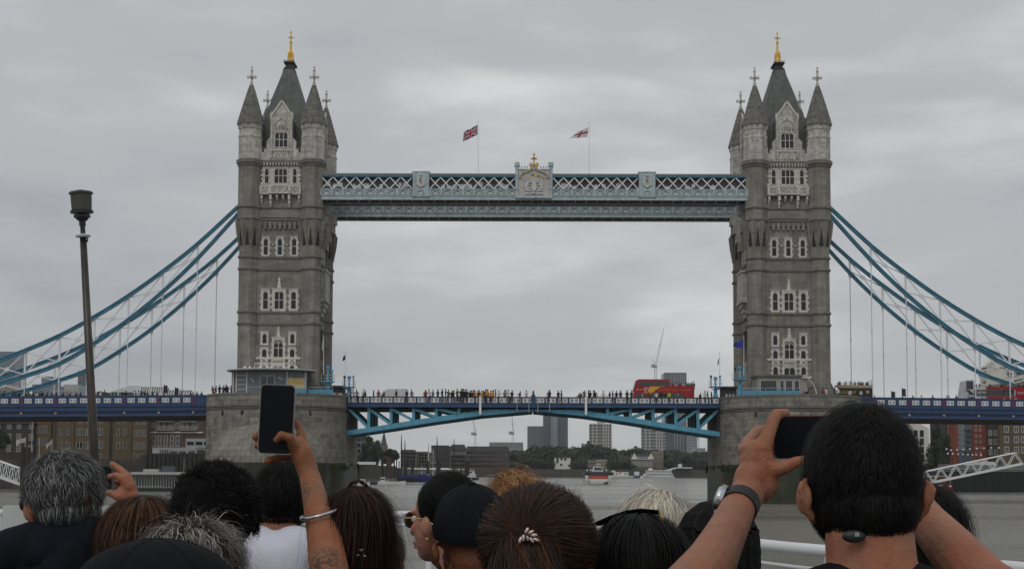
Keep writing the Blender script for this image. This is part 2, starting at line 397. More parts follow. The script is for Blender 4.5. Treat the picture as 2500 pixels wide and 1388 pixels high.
def make_tower():
    root = thing('bridge_tower', (-TX, 0, 0), 'left stone tower of the bridge, dark curved pavilion at its foot', 'tower', 'twin gothic stone towers of the bridge')
    # walls
    for y0, y1, nm in ((-.4, 1.1, 'wall'), (TD-1.1, TD+.4, 'wall')):
        MB().box(-TW, y0, 16.2, TW, y1, 55.05, stone).build(nm, root)
    for sx in (-1, 1):
        a, b2 = sorted((sx*4.3, sx*5.62)); prof = [(1.1, 16.2), (2.6, 16.2), (2.6, 23.5), (3.1, 25.6), (4.6, 27.8), (6.75, 28.9), (8.9, 27.8), (10.4, 25.6), (10.9, 23.5), (10.9, 16.2), (12.4, 16.2), (12.4, 55.05), (1.1, 55.05)]
        g = MB(); g.prism(prof, a, b2, stone, 'x'); g.build('side_wall', root)
        # oriel bay, corbelled, on the side above the arch
        g = MB(); xo = sx*5.62; x1 = sx*6.9
        for (y0, y1, z0, z1, xx) in ((4.4, 9.1, 33.0, 37.6, 1.15), (4.1, 9.4, 37.6, 38.0, 1.3), (4.1, 9.4, 32.6, 33.0, 1.3), (4.9, 8.6, 31.9, 32.6, .95), (5.4, 8.1, 31.1, 31.9, .65), (5.9, 7.6, 30.3, 31.1, .35)):
            a, b2 = sorted((xo, xo+sx*xx)); g.box(a, y0, z0, b2, y1, z1, stone_l)
        g.build('oriel', root)
        for yy in (2.3, 11.2):
            g = MB()
            for k, (z0, z1, xx) in enumerate(((46.6, 48.2, 1.9), (45.2, 46.6, 1.45), (43.6, 45.2, .95), (42.2, 43.6, .5))):
                a, b2 = sorted((xo, xo+sx*xx)); g.box(a, yy-.75, z0, b2, yy+.75, z1-.04, stone_l)
            g.build('walkway_corbel', root)
        for (zz, hh) in ((40.2, 2.4), (21.5, 0)):
            if hh:
                g = MB()
                for yy in (4.2, 6.75, 9.3):
                    a, b2 = sorted((xo, xo+sx*.14)); g.box(a, yy-.65, zz-hh/2, b2, yy-.4, zz+hh/2, white_s); g.box(a, yy+.4, zz-hh/2, b2, yy+.65, zz+hh/2, white_s); g.box(a, yy-.65, zz+hh/2, b2, yy+.65, zz+hh/2+.2, white_s)
                g.build('side_window_surround', root)
    MB().box(-4.2, 1.2, 30, 4.2, 12.3, 30.4, soff).build('vault', root)
    # turrets
    tp = [(1.62, 16.2), (1.62, 17.8), (1.52, 18.2), (1.46, 18.4), (1.46, 41.3), (1.55, 42.2), (1.76, 44.8), (1.76, 54.2)]
    up = [(1.80, 55.0), (1.80, 58.6), (1.88, 58.7), (1.88, 58.95), (1.76, 59.05), (1.76, 60.0), (1.86, 60.1), (1.95, 60.45), (1.98, 60.85)]
    for sx in (-1, 1):
        for yy in (0, TD):
            c = (sx*TW, yy); tr = MB().lathe([(r*R8, z) for r, z in tp], 8, stone, c, PI/8).build('turret', root)
            MB().lathe([(r*R8, z) for r, z in up], 8, stone_l, c, PI/8).build('turret_head', tr)
            g = MB(); z = 60.85; ncs = 10
            for i in range(ncs):
                f0 = i/ncs; f1 = (i+1)/ncs; r0 = 1.86*(1-f0)**.93+.26; r1 = 1.86*(1-f1)**.93+.26; zz = 60.85+6.75*f0; z1 = 60.85+6.75*f1
                g.lathe([(r0*R8+.03, zz), (r1*R8+.06, z1), (r1*R8-.1, z1)], 8, cone_s, c, PI/8)
            g.build('turret_roof', tr)
            for j in range(16):
                a = 2*PI*j/16; g = MB()
            g = MB()
            for j in range(24):
                a = 2*PI*j/24; g.box(c[0]+1.86*math.cos(a)-.13, c[1]+1.86*math.sin(a)-.13, 60.5, c[0]+1.86*math.cos(a)+.13, c[1]+1.86*math.sin(a)+.13, 60.95, cone_s)
            g.build('cornice_blocks', tr)
            fm = finial_mb(67.5); o = fm.build('stone_finial', tr); o.location = (c[0], c[1], 0)
            # blind tracery panels and the lancet corbels
            g = MB()
            for a in (-PI/2, -PI/4, -3*PI/4, 0, PI):
                ca, sa = math.cos(a), math.sin(a); tx, ty = -sa, ca
                for dx in (-.38, .38):
                    for (z0, z1, w2) in ((55.5, 57.9, .09),):
                        px_ = c[0]+1.8*ca+tx*dx; py_ = c[1]+1.8*sa+ty*dx
                        g.bar((px_, py_, z0), (px_, py_, z1), .1, .1, stone_l, (ca, sa, 0))
                px_, py_ = c[0]+1.8*ca, c[1]+1.8*sa
                g.bar((px_-tx*.38, py_-ty*.38, 57.9), (px_, py_, 58.35), .1, .1, stone_l, (ca, sa, 0)); g.bar((px_+tx*.38, py_+ty*.38, 57.9), (px_, py_, 58.35), .1, .1, stone_l, (ca, sa, 0))
                g.bar((px_-tx*.3, py_-ty*.3, 57.2), (px_+tx*.3, py_+ty*.3, 57.2), .08, .1, stone_l, (ca, sa, 0)); g.bar((px_-tx*.3, py_-ty*.3, 56.2), (px_+tx*.3, py_+ty*.3, 56.2), .08, .1, stone_l, (ca, sa, 0))
            g.build('tracery_panel', tr)
            g = MB()
            for j in range(8):
                a = j*PI/4; ca, sa = math.cos(a), math.sin(a); tx, ty = -sa, ca; r0 = 1.50; r1 = 1.80
                for dx in (0,):
                    P = [(c[0]+r1*ca+tx*(-.36), c[1]+r1*sa+ty*(-.36), 43.1), (c[0]+r1*ca+tx*.36, c[1]+r1*sa+ty*.36, 43.1), (c[0]+(r1+.02)*ca, c[1]+(r1+.02)*sa, 44.9)]
                    g.add([(c[0]+1.52*ca-tx*.34, c[1]+1.52*sa-ty*.34, 41.0), (c[0]+1.52*ca+tx*.34, c[1]+1.52*sa+ty*.34, 41.0), (c[0]+1.80*ca, c[1]+1.80*sa, 44.0)], [(0, 1, 2)], blackm if j in (5, 6, 7, 4, 0) else stone)
            for j in range(8):
                a = j*PI/4+PI/8; ca, sa = math.cos(a), math.sin(a)
                g.tube([(c[0]+1.60*ca, c[1]+1.60*sa, 40.6), (c[0]+1.83*ca, c[1]+1.83*sa, 43.2), (c[0]+1.9*ca, c[1]+1.9*sa, 45.1)], [.05, .3, .42], 4, stone)
            g.build('lancet_corbel', tr)
    # string courses wrap walls and turrets
    def ring(z0, z1, e, m=band_s, turret_r=1.46, name='string_course'):
        g = MB(); g.box(-TW, -.4-e, z0, TW, .2, z1, m); g.box(-TW, TD-.2, z0, TW, TD+.4+e, z1, m)
        for sx in (-1, 1):
            a, b2 = sorted((sx*5.4, sx*(5.62+e))); g.box(a, .5, z0+.003, b2, TD-.5, z1+.003, m)
            for yy in (0, TD): g.lathe([((turret_r+.02)*R8, z0-.08), ((turret_r+e)*R8, z0+.05), ((turret_r+e)*R8, z1-.05), ((turret_r+.02)*R8, z1+.15)], 8, m, (sx*TW, yy), PI/8)
        return g.build(name, root)
    for z in (28.1, 30.0, 37.0, 38.95): ring(z, z+.34, .2)
    for z in (45.15, 47.1): ring(z, z+.32, .2, turret_r=1.76)
    ring(18.1, 18.3, .1)
    ring(53.95, 54.35, .16, turret_r=1.76); ring(54.35, 55.02, .34, turret_r=1.76, name='cornice')
    g = MB(); g.box(-3.4, -.62, 45.6, 3.4, -.35, 46.9, stone); 
    for i in range(14): g.box(-3.2+i*.49-.11, -.86, 54.1, -3.2+i*.49+.11, -.5, 54.6, stone_l)
    g.build('carved_frieze', root)
    # corbel table under band (z 43.9 - 44.8)
    for i in range(7):
        x = -2.4+i*.8; MB().box(x-.22, -.78, 43.75, x+.22, -.38, 44.9, stone).build('corbel', root)
    MB().box(-3.3, -.62, 44.3, 3.3, -.38, 44.44, band_s).build('corbel_band', root)
    # windows
    for cx in (-2.28, 0, 2.32): window(root, cx, 39.55, 42.2, .68, 1, border=.27)
    for cx in (-2.2, 2.35): window(root, cx, 30.75, 33.55, .74, 1, border=.36)
    window(root, 0, 30.75, 33.55, 1.4, 2, border=.42)
    for cx in (-2.25, 2.25): window(root, cx, 25.15, 26.7, .66, 1, quoin=False, transom=False, border=.32)
    window(root, 0, 22.95, 25.75, 1.45, 2, trac=True, border=.32)
    for cx in (-2.25, 2.25):
        window(root, cx, 22.95, 24.25, .72, 1, transom=False, border=.24); window(root, cx, 20.35, 21.6, .72, 1, transom=False, border=.24)
        g = MB(); g.box(cx-.6, -.56, 21.8, cx+.6, -.38, 22.6, white_s); g.bar((cx-.4, -.62, 21.9), (cx, -.62, 22.5), .08, .08, band_s, (0, 1, 0)); g.bar((cx+.4, -.62, 21.9), (cx, -.62, 22.5), .08, .08, band_s, (0, 1, 0)); g.build('carved_panel', root)
    window(root, 0, 20.35, 21.5, 1.7, 2, transom=False, border=.26)
    g = MB(); g.box(-1.1, -.56, 21.75, 1.1, -.38, 22.6, white_s)
    for i in range(4): g.bar((-.9+i*.45, -.62, 21.95), (-.68+i*.45, -.62, 22.45), .07, .08, band_s, (0, 1, 0)); g.bar((-.45+i*.45, -.62, 21.95), (-.68+i*.45, -.62, 22.45), .07, .08, band_s, (0, 1, 0))
    g.build('carved_panel', root)
    for z in (22.6, 19.75):
        MB().box(-3.6, -.6, z, 3.6, -.38, z+.34, white_s).build('stone_band', root)
    for z0, zt in ((34.0, 35.8), (26.1, 27.85)):
        g = MB(); g.prism([(-.5, z0), (.5, z0), (.22, z0+.35), (.34, z0+.6), (.12, z0+.85), (.26, z0+1.05), (.08, z0+1.25), (.2, zt-.35), (.12, zt), (-.12, zt), (-.2, zt-.35), (-.08, z0+1.25), (-.26, z0+1.05), (-.12, z0+.85), (-.34, z0+.6), (-.22, z0+.35)], -.62, -.3, white_s); g.build('carved_ornament', root)
    for cx in (-1.13, 1.15):
        MB().box(cx-.12, -.6, 41.1, cx+.12, -.38, 41.35, white_s).build('carved_boss', root)
    # upper storey: pale panel with windows and balcony
    MB().box(-3.05, -.52, 50.8, 3.05, -.36, 53.95, white_s).build('ashlar_panel', root)
    for cx in (-2.28, 2.28): window(root, cx, 51.25, 53.6, .58, 1, y=-.56, border=.12, pr=.1)
    window(root, 0, 51.25, 53.6, 2.0, 3, y=-.56, border=.16, pr=.12)
    for sg in (-1, 1):
        g = MB()
        for i in range(4): g.box(sg*3.05-.14 if i % 2 else sg*3.05-.24, -.6, 51+i*.7, sg*3.05+.14 if i % 2 else sg*3.05+.24, -.4, 51.35+i*.7, white_s)
        g.build('quoin_stones', root)
    g = MB()
    for (x0, x1, yy) in ((-3.35, -1.7, -.95), (-1.75, 1.75, -1.45), (1.7, 3.35, -.95)):
        g.box(x0, yy, 50.62, x1, -.35, 50.84, white_s); g.box(x0, yy, 49.4, x1, -.35, 49.62, white_s); g.box(x0+.1, yy+.12, 49.6, x1-.1, -.35, 50.64, stone_l)
        for px_ in (x0+.17, x1-.17): g.box(px_-.17, yy-.04, 49.62, px_+.17, yy+.3, 50.62, white_s)
        c = (x0+x1)/2; hw2 = (x1-x0)/2-.4; k = 3 if hw2 > 1 else 1
        for i in range(k):
            a = c-hw2+2*hw2*i/k; b2 = a+2*hw2/k
            g.bar((a, yy+.06, 49.65), (b2, yy+.06, 50.6), .09, .1, white_s, (0, 1, 0)); g.bar((b2, yy+.06, 49.65), (a, yy+.06, 50.6), .09, .1, white_s, (0, 1, 0))
            g.lathe([(.24, 0), (.24, 0.01)], 8, white_s) if False else None
    g.box(-3.5, -1.0, 49.22, 3.5, -.35, 49.4, band_s)
    g.build('balcony', root)
    for x, yy, h in ((-3.05, -.95, 1.3), (3.05, -.95, 1.3), (-1.5, -1.4, 1.9), (1.5, -1.4, 1.9), (-.5, -1.2, .8), (.5, -1.2, .8)):
        g = MB(); g.box(x-.17, yy, 49.2-h*.4, x+.17, -.35, 49.2, white_s); g.box(x-.15, yy+.25, 49.2-h*.75, x+.15, -.35, 49.2-h*.4, white_s); g.box(x-.12, yy+.5, 49.2-h, x+.12, -.35, 49.2-h*.75, white_s); g.build('balcony_bracket', root)
    # battlement and gables (all four faces)
    def gable(rot, full):
        M = Matrix.Rotation(rot, 4, 'Z'); cyy = TD/2; off = cyy if not full is None else 0
        def tf(g):
            g.v = [tuple(M @ Vector((v[0], v[1]-cyy, v[2]))+Vector((0, cyy, 0))) for v in g.v]; return g
        yf = -.55 if rot in (0, PI) else cyy-5.95
        g = MB(); pr0 = [(-2.42, 55.05), (2.42, 55.05), (2.42, 58.2), (1.75, 58.9), (1.75, 62.1), (1.95, 62.4), (1.5, 62.5), (0, 64.7), (-1.5, 62.5), (-1.95, 62.4), (-1.75, 62.1), (-1.75, 58.9), (-2.42, 58.2)]
        g.prism(pr0, yf, yf+.7, stone_l)
        g.bar((-1.75, yf-.1, 62.3), (0, yf-.1, 64.85), .3, .16, white_s, (0, 1, 0)); g.bar((1.75, yf-.1, 62.3), (0, yf-.1, 64.85), .3, .16, white_s, (0, 1, 0))
        gb = tf(g).build('gable', root)
        g = MB()
        for sg in (-1, 1):
            g.box(sg*1.62-.16, yf-.2, 55.4, sg*1.62+.16, yf, 61.9, stone_l); g.lathe([(.2, 61.9), (.2, 62.5), (.02, 63.1)], 4, white_s, (sg*1.75, yf-.05), PI/4)
            pts = [(sg*1.35*math.cos(a), 60.3+1.55*math.sin(a)) for a in (0, .35, .7, 1.05, 1.35)]+[(0, 62.2)]
            for p, q in zip(pts, pts[1:]): g.bar((p[0], yf-.08, p[1]), (q[0], yf-.08, q[1]), .16, .16, white_s, (0, 1, 0))
        g.box(-1.9, yf-.25, 56.55, 1.9, yf, 56.75, white_s)
        g.box(-1.15, yf-.1, 55.3, 1.15, yf, 56.45, white_s)
        for i in range(4): g.bar((-1+i*.5, yf-.14, 55.4), (-.5+i*.5, yf-.14, 56.35), .08, .08, stone_l, (0, 1, 0)); g.bar((-.5+i*.5, yf-.14, 55.4), (-1+i*.5, yf-.14, 56.35), .08, .08, stone_l, (0, 1, 0))
        g.lathe([(.3, 0), (.3, .01)], 6, white_s) if False else None
        for i in range(5): g.box(-.9+i*.42, yf-.1, 60.0, -.72+i*.42, yf, 60.25+.5*math.sin(PI*(i+.5)/5), stone)
        tf(g).build('gable_carving', gb)
        if rot == 0:
            window(root, 0, 57.2, 59.6, 2.0, 3, y=yf, border=.16, pr=.1, quoin=False)
        else:
            g = MB(); g.box(-1, yf-.03, 57.2, 1, yf+.01, 59.6, glassw); tf(g).build('gable_window', gb)
        # gable roof running back to the spire
        g = MB(); g.prism([(-1.9, 58.5), (1.9, 58.5), (1.9, 61.6), (0, 64.2), (-1.9, 61.6)], yf+.7, cyy-1.5, slate); tf(g).build('gable_roof', root)
        # parapet with merlons either side
        g = MB(); w0 = 2.42; wE = 3.5
        for sg in (-1, 1):
            a, b2 = sorted((sg*w0, sg*wE)); g.box(a, yf+.02, 55.05, b2, yf+.4, 56.35, stone_l)
            a, b2 = sorted((sg*(w0+.02), sg*(w0+.42))); g.box(a, yf-.02, 56.35, b2, yf+.44, 57.0, stone_l)
            a, b2 = sorted((sg*(wE-.35), sg*(wE+.25))); g.box(a, yf-.02, 56.35, b2, yf+.44, 57.35, stone_l)
            a, b2 = sorted((sg*(w0-.05), sg*(w0+.5))); g.box(a, yf-.07, 56.95, b2, yf+.5, 57.08, band_s)
            a, b2 = sorted((sg*(w0+.45), sg*(wE-.3))); g.box(a, yf+.1, 56.3, b2, yf+.3, 56.36, band_s)
        tf(g).build('parapet', root)
    for r in (0, PI, PI/2, -PI/2): gable(r, True)
    # main roof
    cy = TD/2
    g = MB(); lv = ((4.6, 5.9, 55.6), (3.75, 4.9, 61.0), (2.45, 3.2, 66.5), (.8, 1.35, 72.1))
    vs = []
    for hx, hy, z in lv: vs += [(-hx, cy-hy, z), (hx, cy-hy, z), (hx, cy+hy, z), (-hx, cy+hy, z)]
    fs = [(i*4+j, i*4+(j+1) % 4, (i+1)*4+(j+1) % 4, (i+1)*4+j) for i in range(3) for j in range(4)]+[(0, 3, 2, 1), (12, 13, 14, 15)]
    g.add(vs, fs, slate); rf = g.build('main_roof', root)
    g = MB(); g.box(-.75, cy-1.45, 72.1, .75, cy+1.45, 72.35, blackm); g.box(-.6, cy-1.3, 72.35, .6, cy+1.3, 73.0, blackm); g.box(-.88, cy-1.6, 73.0, .88, cy+1.6, 73.3, blackm)
    for i in range(7): g.box(-.85+i*.27, cy-1.58, 73.3, -.77+i*.27, cy-1.5, 73.55, blackm)
    for sg in (-1, 1): g.bar((sg*.8, cy-1.4, 72.2), (sg*1.3, cy-1.75, 70.0), .12, .12, blackm)
    g.build('roof_crest', rf)
    g = MB(); g.lathe([(.16, 0), (.16, .01)], 6, blackm); MB().lathe([(.22, 71.0), (.22, 71.06)], 10, blackm, (0, cy-1.5)).build('roof_ventilator', rf)
    g = MB(); cc = (0, cy)
    g.lathe([(.62, 73.3), (.5, 73.8), (.42, 74.6), (.5, 74.7), (.3, 74.85), (.3, 75.3), (.24, 75.4), (.17, 76.9), (.28, 77.0), (.12, 77.15), (.1, 78.6), (.16, 78.7), (.01, 79.1)], 8, gold, cc)
    g.box(-.5, cy-.08, 77.75, .5, cy+.08, 77.95, gold); g.box(-.08, cy-.5, 77.75, .08, cy+.5, 77.95, gold)
    for a in range(4):
        x, yv = .48*math.cos(a*PI/2+PI/4), .48*math.sin(a*PI/2+PI/4)
        g.lathe([(.16, 73.3), (.13, 74.4), (.19, 74.5), (.1, 74.6), (.1, 75.2), (.02, 75.5)], 6, gold, (x, cy+yv))
    g.build('gilded_finial', root)
    # small buttress feet on the outer corner
    for sx in (-1, 1):
        g = MB(); a = sx*6.4
        g.prism([(a, 16.2), (a+sx*1.3, 16.2), (a+sx*1.3, 18.1), (a+sx*.5, 19.6), (a+sx*.5, 22), (a, 22.6)], 1.5, 2.9, stone); g.build('buttress', root)
    return root
tower0 = make_tower()
copy_tree(tower0, (TX, 0, 0), 'right stone tower of the bridge, rising behind the man with the black hair')
# ================================================================== HIGH WALKWAYS
def ring_bars(g, cx, cz, r, y0, y1, m, n=8, w=.06):
    for j in range(n):
        a, b2 = 2*PI*j/n, 2*PI*(j+1)/n
        g.bar((cx+r*math.cos(a), (y0+y1)/2, cz+r*math.sin(a)), (cx+r*math.cos(b2), (y0+y1)/2, cz+r*math.sin(b2)), w, y1-y0, m, (0, 1, 0))
def walkway(y0, dz, label, detail):
    root = thing('high_walkway', (0, y0, dz), label, 'footbridge', 'high level walkways between the towers')
    D = 3.8; x0, x1 = -35.0, 35.0
    MB().box(x0+.6, .1, 52.6, x1-.6, D-.1, 52.87, grayi).build('roof', root)
    MB().box(x0+.3, 0, 52.25, x1-.3, .3, 52.62, iron_d).build('top_chord', root)
    MB().box(x0+.3, D-.3, 52.25, x1-.3, D, 52.62, iron_d).build('top_chord', root)
    g = MB(); g.box(x0, -.06, 48.5, x1, .16, 48.72, iron_l); g.box(x0, 0, 48.72, x1, .2, 49.1, iron_l); g.box(x0, -.1, 49.1, x1, .2, 49.22, iron_l); g.box(x0, -.1, 50.22, x1, .2, 50.34, iron_l); g.box(x0, .06, 49.2, x1, .25, 50.24, iron_l)
    g.build('bottom_girder', root)
    MB().box(x0, D-.25, 48.5, x1, D, 50.34, iron_l).build('bottom_girder', root)
    g = MB(); g.box(x0+.6, .2, 48.75, x1-.6, D-.25, 48.95, soff)
    k = 40
    for i in range(k): g.box(x0+1+i*1.77, .2, 48.6, x0+1.12+i*1.77, D-.25, 48.75, iron_l)
    g.build('soffit', root)
    # parapet panels
    pm = MB(); W = 1.77
    for i in (-1, 1): pm.box(i*.62-.12 if i < 0 else .5, -.08, 49.2, i*.62+.12 if i < 0 else .74, .08, 50.24, iron_l)
    pm = MB(); pm.box(-.62, -.03, 49.36, -.5, .08, 50.1, iron_l); pm.box(.5, -.03, 49.36, .62, .08, 50.1, iron_l); pm.box(-.5, -.03, 50.0, .5, .08, 50.1, iron_l); pm.box(-.5, -.03, 49.36, .5, .08, 49.44, iron_l)
    pm.box(-.5, .02, 49.44, .5, .07, 50.0, iron_p)
    pts = [(.5*math.cos(a), 49.5+.42*math.sin(a)) for a in [PI*i/6 for i in range(7)]]
    for p, q in zip(pts, pts[1:]): pm.bar((p[0], 0, p[1]), (q[0], 0, q[1]), .07, .1, iron_d, (0, 1, 0))
    pme = pm.mesh('parapet_panel')
    n = 39
    for i in range(n):
        x = (i-19)*W
        if detail and abs(x) < 2.4: continue
        put('parapet_panel', pme, root, (x, 0, 0))
    pl = MB().box(-.17, -.14, 49.22, .17, .06, 50.22, iron_l).mesh('pilaster')
    for i in range(n+1):
        x = (i-19.5)*W
        if abs(x) < 34.9 and not (detail and abs(x) < 2.2): put('pilaster', pl, root, (x, 0, 0))
    if not detail:
        MB().box(x0+.6, .3, 50.3, x1-.6, .34, 52.3, glassw).build('glazing', root); return root
    # lattice
    L_ = 1.86; h = 52.25-50.34
    ang = math.atan2(h, W); ln = math.hypot(h, W)
    bar_m = MB().box(-ln/2, -.05, -.085, ln/2, .05, .085, iron_w).mesh('lattice_bar')
    gb = MB()
    secs = ((-34.5, -19.75), (-16.9, -3.05), (3.05, 16.9), (19.75, 34.5))
    for a, b2 in secs:
        k = round((b2-a)/W)
        for i in range(k):
            x = a+(b2-a)*(i+.5)/k
            put('lattice_bar', bar_m, root, (x, .12, (52.25+50.34)/2), (0, ang, 0)); put('lattice_bar', bar_m, root, (x, .23, (52.25+50.34)/2), (0, -ang, 0))
            for s in (-1, 1): gb.bar((x-s*W/2, D-.15, 50.34), (x+s*W/2, D-.15, 52.25), .14, .1, iron_w, (0, 1, 0))
    gb.build('rear_lattice', root)
    # enclosed inner gallery as an opaque dark wall with random pale shapes before it
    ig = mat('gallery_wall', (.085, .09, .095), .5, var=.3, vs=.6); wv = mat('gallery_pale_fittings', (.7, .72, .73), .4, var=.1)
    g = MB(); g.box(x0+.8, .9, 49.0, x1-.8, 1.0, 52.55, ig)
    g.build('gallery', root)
    rr = random.Random(11); g = MB()
    for a, b2 in secs:
        x = a+1
        while x < b2-1:
            if rr.random() < .62:
                r = rr.uniform(.22, .5); z = rr.uniform(50.6, 51.2)
                g.box(x-r, .82, z-.25, x+r, .88, z+.25+r*.6, wv) if rr.random() < .55 else g.prism([(x+r*math.cos(t_), z+r*math.sin(t_)) for t_ in [2*PI*q/8 for q in range(8)]], .82, .88, wv)
                if rr.random() < .5: g.bar((x-.5, .8, 50.4), (x+.5, .8, 50.95), .16, .05, wv, (0, 1, 0))
            x += rr.uniform(.7, 1.3)
    g.build('gallery_fittings', root)
    # intermediate shield panels
    for sx in (-1, 1):
        c = sx*18.32; g = MB(); g.box(c-1.32, -.22, 49.0, c+1.32, .45, 53.0, iron_l); g.box(c-1.45, -.3, 53.0, c+1.45, .5, 53.15, iron_l)
        for s in (-1, 1): g.box(c+s*1.15-.17, -.32, 49.0, c+s*1.15+.17, -.2, 53.0, iron_l)
        sp = g.build('shield_pier', root)
        g = MB(); g.prism([(c-.65, 50.9), (c, 50.5), (c+.65, 50.9), (c+.6, 52.3), (c-.6, 52.3)], -.3, -.22, iron_p)
        g.prism([(c-.4, 51.4), (c, 51.0), (c+.4, 51.4), (c+.35, 52.1), (c-.35, 52.1)], -.38, -.3, iron_p)
        for a in (.5, 1.5, 2.5): g.bar((c-.35+.2*a, -.42, 51.3), (c-.2+.1*a, -.42, 52.0), .07, .08, grayi, (0, 1, 0))
        g.bar((c-.7, -.3, 50.9), (c, -.3, 50.45), .1, .1, grayi, (0, 1, 0)); g.bar((c+.7, -.3, 50.9), (c, -.3, 50.45), .1, .1, grayi, (0, 1, 0))
        g.lathe([(.15, 52.3), (.3, 52.45), (.1, 52.7)], 8, iron_p, (c, -.28)); g.build('shield', sp)
        put('parapet_panel', pme, root, (c, -.25, 0))
    # central coat of arms
    cp = mat('arms_backing', (.50, .48, .45), .7, var=.12, vs=2); cb = mat('arms_relief', (.60, .61, .61), .6, var=.2, vs=3); gm = mat('arms_moulding', (.42, .37, .26), .6, var=.3, vs=3); gp = mat('weathered_gilding', (.62, .40, .17), .5, metal=.25, var=.2, vs=3)
    g = MB(); g.box(-2.5, -.3, 49.2, 2.5, .4, 53.4, cp); g.box(-2.6, -.42, 53.4, 2.6, .45, 53.52, iron_l); g.box(-2.9, -.45, 48.75, 2.9, .4, 49.2, iron_l); arms = g.build('arms_panel', root)
    for s in (-1, 1):
        g = MB(); c = (s*2.73, 0); g.lathe([(.33, 48.9), (.33, 53.75), (.42, 53.95), (.5, 54.05), (.5, 54.2), (.42, 54.3), (.44, 54.6), (.38, 54.66)], 8, iron_l, c, PI/8); g.box(s*2.73-.37, -.37, 50.2, s*2.73+.37, .37, 50.3, iron_l)
        g.build('arms_pillar', root)
        g = MB()
        for i in range(3):
            x = s*(1.1+i*.45); g.lathe([(.12, 53.5), (.07, 53.6), (.06, 53.78), (.15, 53.88), (.14, 54.0), (.02, 54.12)], 6, iron_p, (x, 0))
        g.build('cresting', root)
    g = MB()
    for s in (-1, 1):
        pts = [(2.35, 52.05), (2.2, 52.5), (1.8, 52.9), (1.2, 53.12), (.6, 53.35), (.2, 53.75), (0, 54.15)]
        for p, q in zip(pts, pts[1:]): g.bar((s*p[0], -.42, p[1]), (s*q[0], -.42, q[1]), .3, .25, gm, (0, 1, 0))
        g.box(min(s*1.9, s*2.45), -.42, 51.95, max(s*1.9, s*2.45), -.3, 52.07, gm)
    g.build('ogee_arch', arms)
    g = MB(); rr = random.Random(2)
    for i in range(26):
        x = rr.uniform(-1.7, 1.7); z = 52.75-.45*abs(x)+rr.uniform(-.3, .1); g.box(x-.1, -.38, z-.08, x+.1, -.3, z+.08, gold if i % 2 else gm)
    g.build('gilded_foliage', arms)
    g = MB()   # shield, helm, crown and two rampant supporters in relief
    g.prism([(-.42, 50.9), (.42, 50.9), (.4, 50.3), (0, 49.75), (-.4, 50.3)], -.55, -.3, cb); g.lathe([(.5, 0), (.5, .01)], 5, cb) if False else None
    g.prism([(-.3, 50.9), (.3, 50.9), (.25, 51.35), (-.25, 51.35)], -.52, -.3, cb)
    for a in (-.36, -.18, 0, .18, .36): g.prism([(a-.09, 51.35), (a+.09, 51.35), (a+.04, 51.95), (a-.04, 51.95)], -.5, -.3, cb)
    g.box(-.5, -.46, 51.3, .5, -.3, 51.45, cb)
    for s in (-1, 1):
        B = [(s*.5, 49.9), (s*1.0, 50.0), (s*1.25, 50.5), (s*1.15, 51.0), (s*.85, 51.3)]
        g.tube([(x, -.36, z) for x, z in B], [.14, .22, .24, .2, .15], 6, cb); g.lathe([(.01, 51.2), (.19, 51.35), (.19, 51.55), (.01, 51.7)], 6, cb, (s*.78, -.38))
        g.tube([(s*1.1, -.4, 51.0), (s*.75, -.42, 50.85), (s*.5, -.45, 50.95)], [.09, .08, .06], 5, cb); g.tube([(s*1.2, -.4, 50.4), (s*.8, -.42, 50.3), (s*.55, -.45, 50.4)], [.1, .08, .06], 5, cb)
        g.tube([(s*1.0, -.36, 50.05), (s*1.5, -.36, 49.9), (s*1.35, -.36, 49.6), (s*.7, -.38, 49.6)], [.13, .1, .1, .12], 5, cb)
        g.tube([(s*1.25, -.36, 50.6), (s*1.6, -.36, 51.1), (s*1.45, -.36, 51.5), (s*1.65, -.36, 51.75)], [.09, .08, .08, .04], 5, cb)
        g.tube([(s*.4, -.38, 51.1), (s*.7, -.38, 51.9), (s*.95, -.36, 51.9)], [.08, .1, .04], 5, cb)
    g.tube([(-1.5, -.38, 49.5), (-.7, -.44, 49.42), (0, -.46, 49.55), (.7, -.44, 49.42), (1.5, -.38, 49.5)], .1, 5, cb)
    g.build('heraldic_relief', arms)
    g = MB()
    for s in (-1, 1): g.prism([(s*.05, 53.65), (s*.55, 53.75), (s*.82, 54.15), (s*.75, 54.5), (s*.45, 54.6), (s*.12, 54.35)], -.3, .1, gp)
    g.box(-.13, -.25, 54.0, .13, .05, 56.0, gp); g.box(-.5, -.25, 55.15, .5, .05, 55.38, gp); g.lathe([(.12, 55.9), (.2, 56.0), (.12, 56.15), (.01, 56.25)], 8, gp, (0, -.1))
    g.build('gilded_crown', arms)
    return root
walkway(-.9, 0, 'front high walkway with white lattice and central coat of arms, between the towers', True)
walkway(11.1, -.45, 'rear high walkway, seen just below the front one', False)
# catenary tie rods over the walkway ends
for s in (-1, 1):
    g = MB(); g.bar((s*34.2, 3, 53.9), (s*30.8, 3, 53.0), .12, .12, iron_l); g.bar((s*30.8, 3, 53.0), (s*34.0, 3, 52.9), .1, .1, iron_l)
    tag(g.build('tie_rod'), 'pale tie rod sloping onto the %s end of the walkway roof' % ('left' if s < 0 else 'right'), 'tie rod')

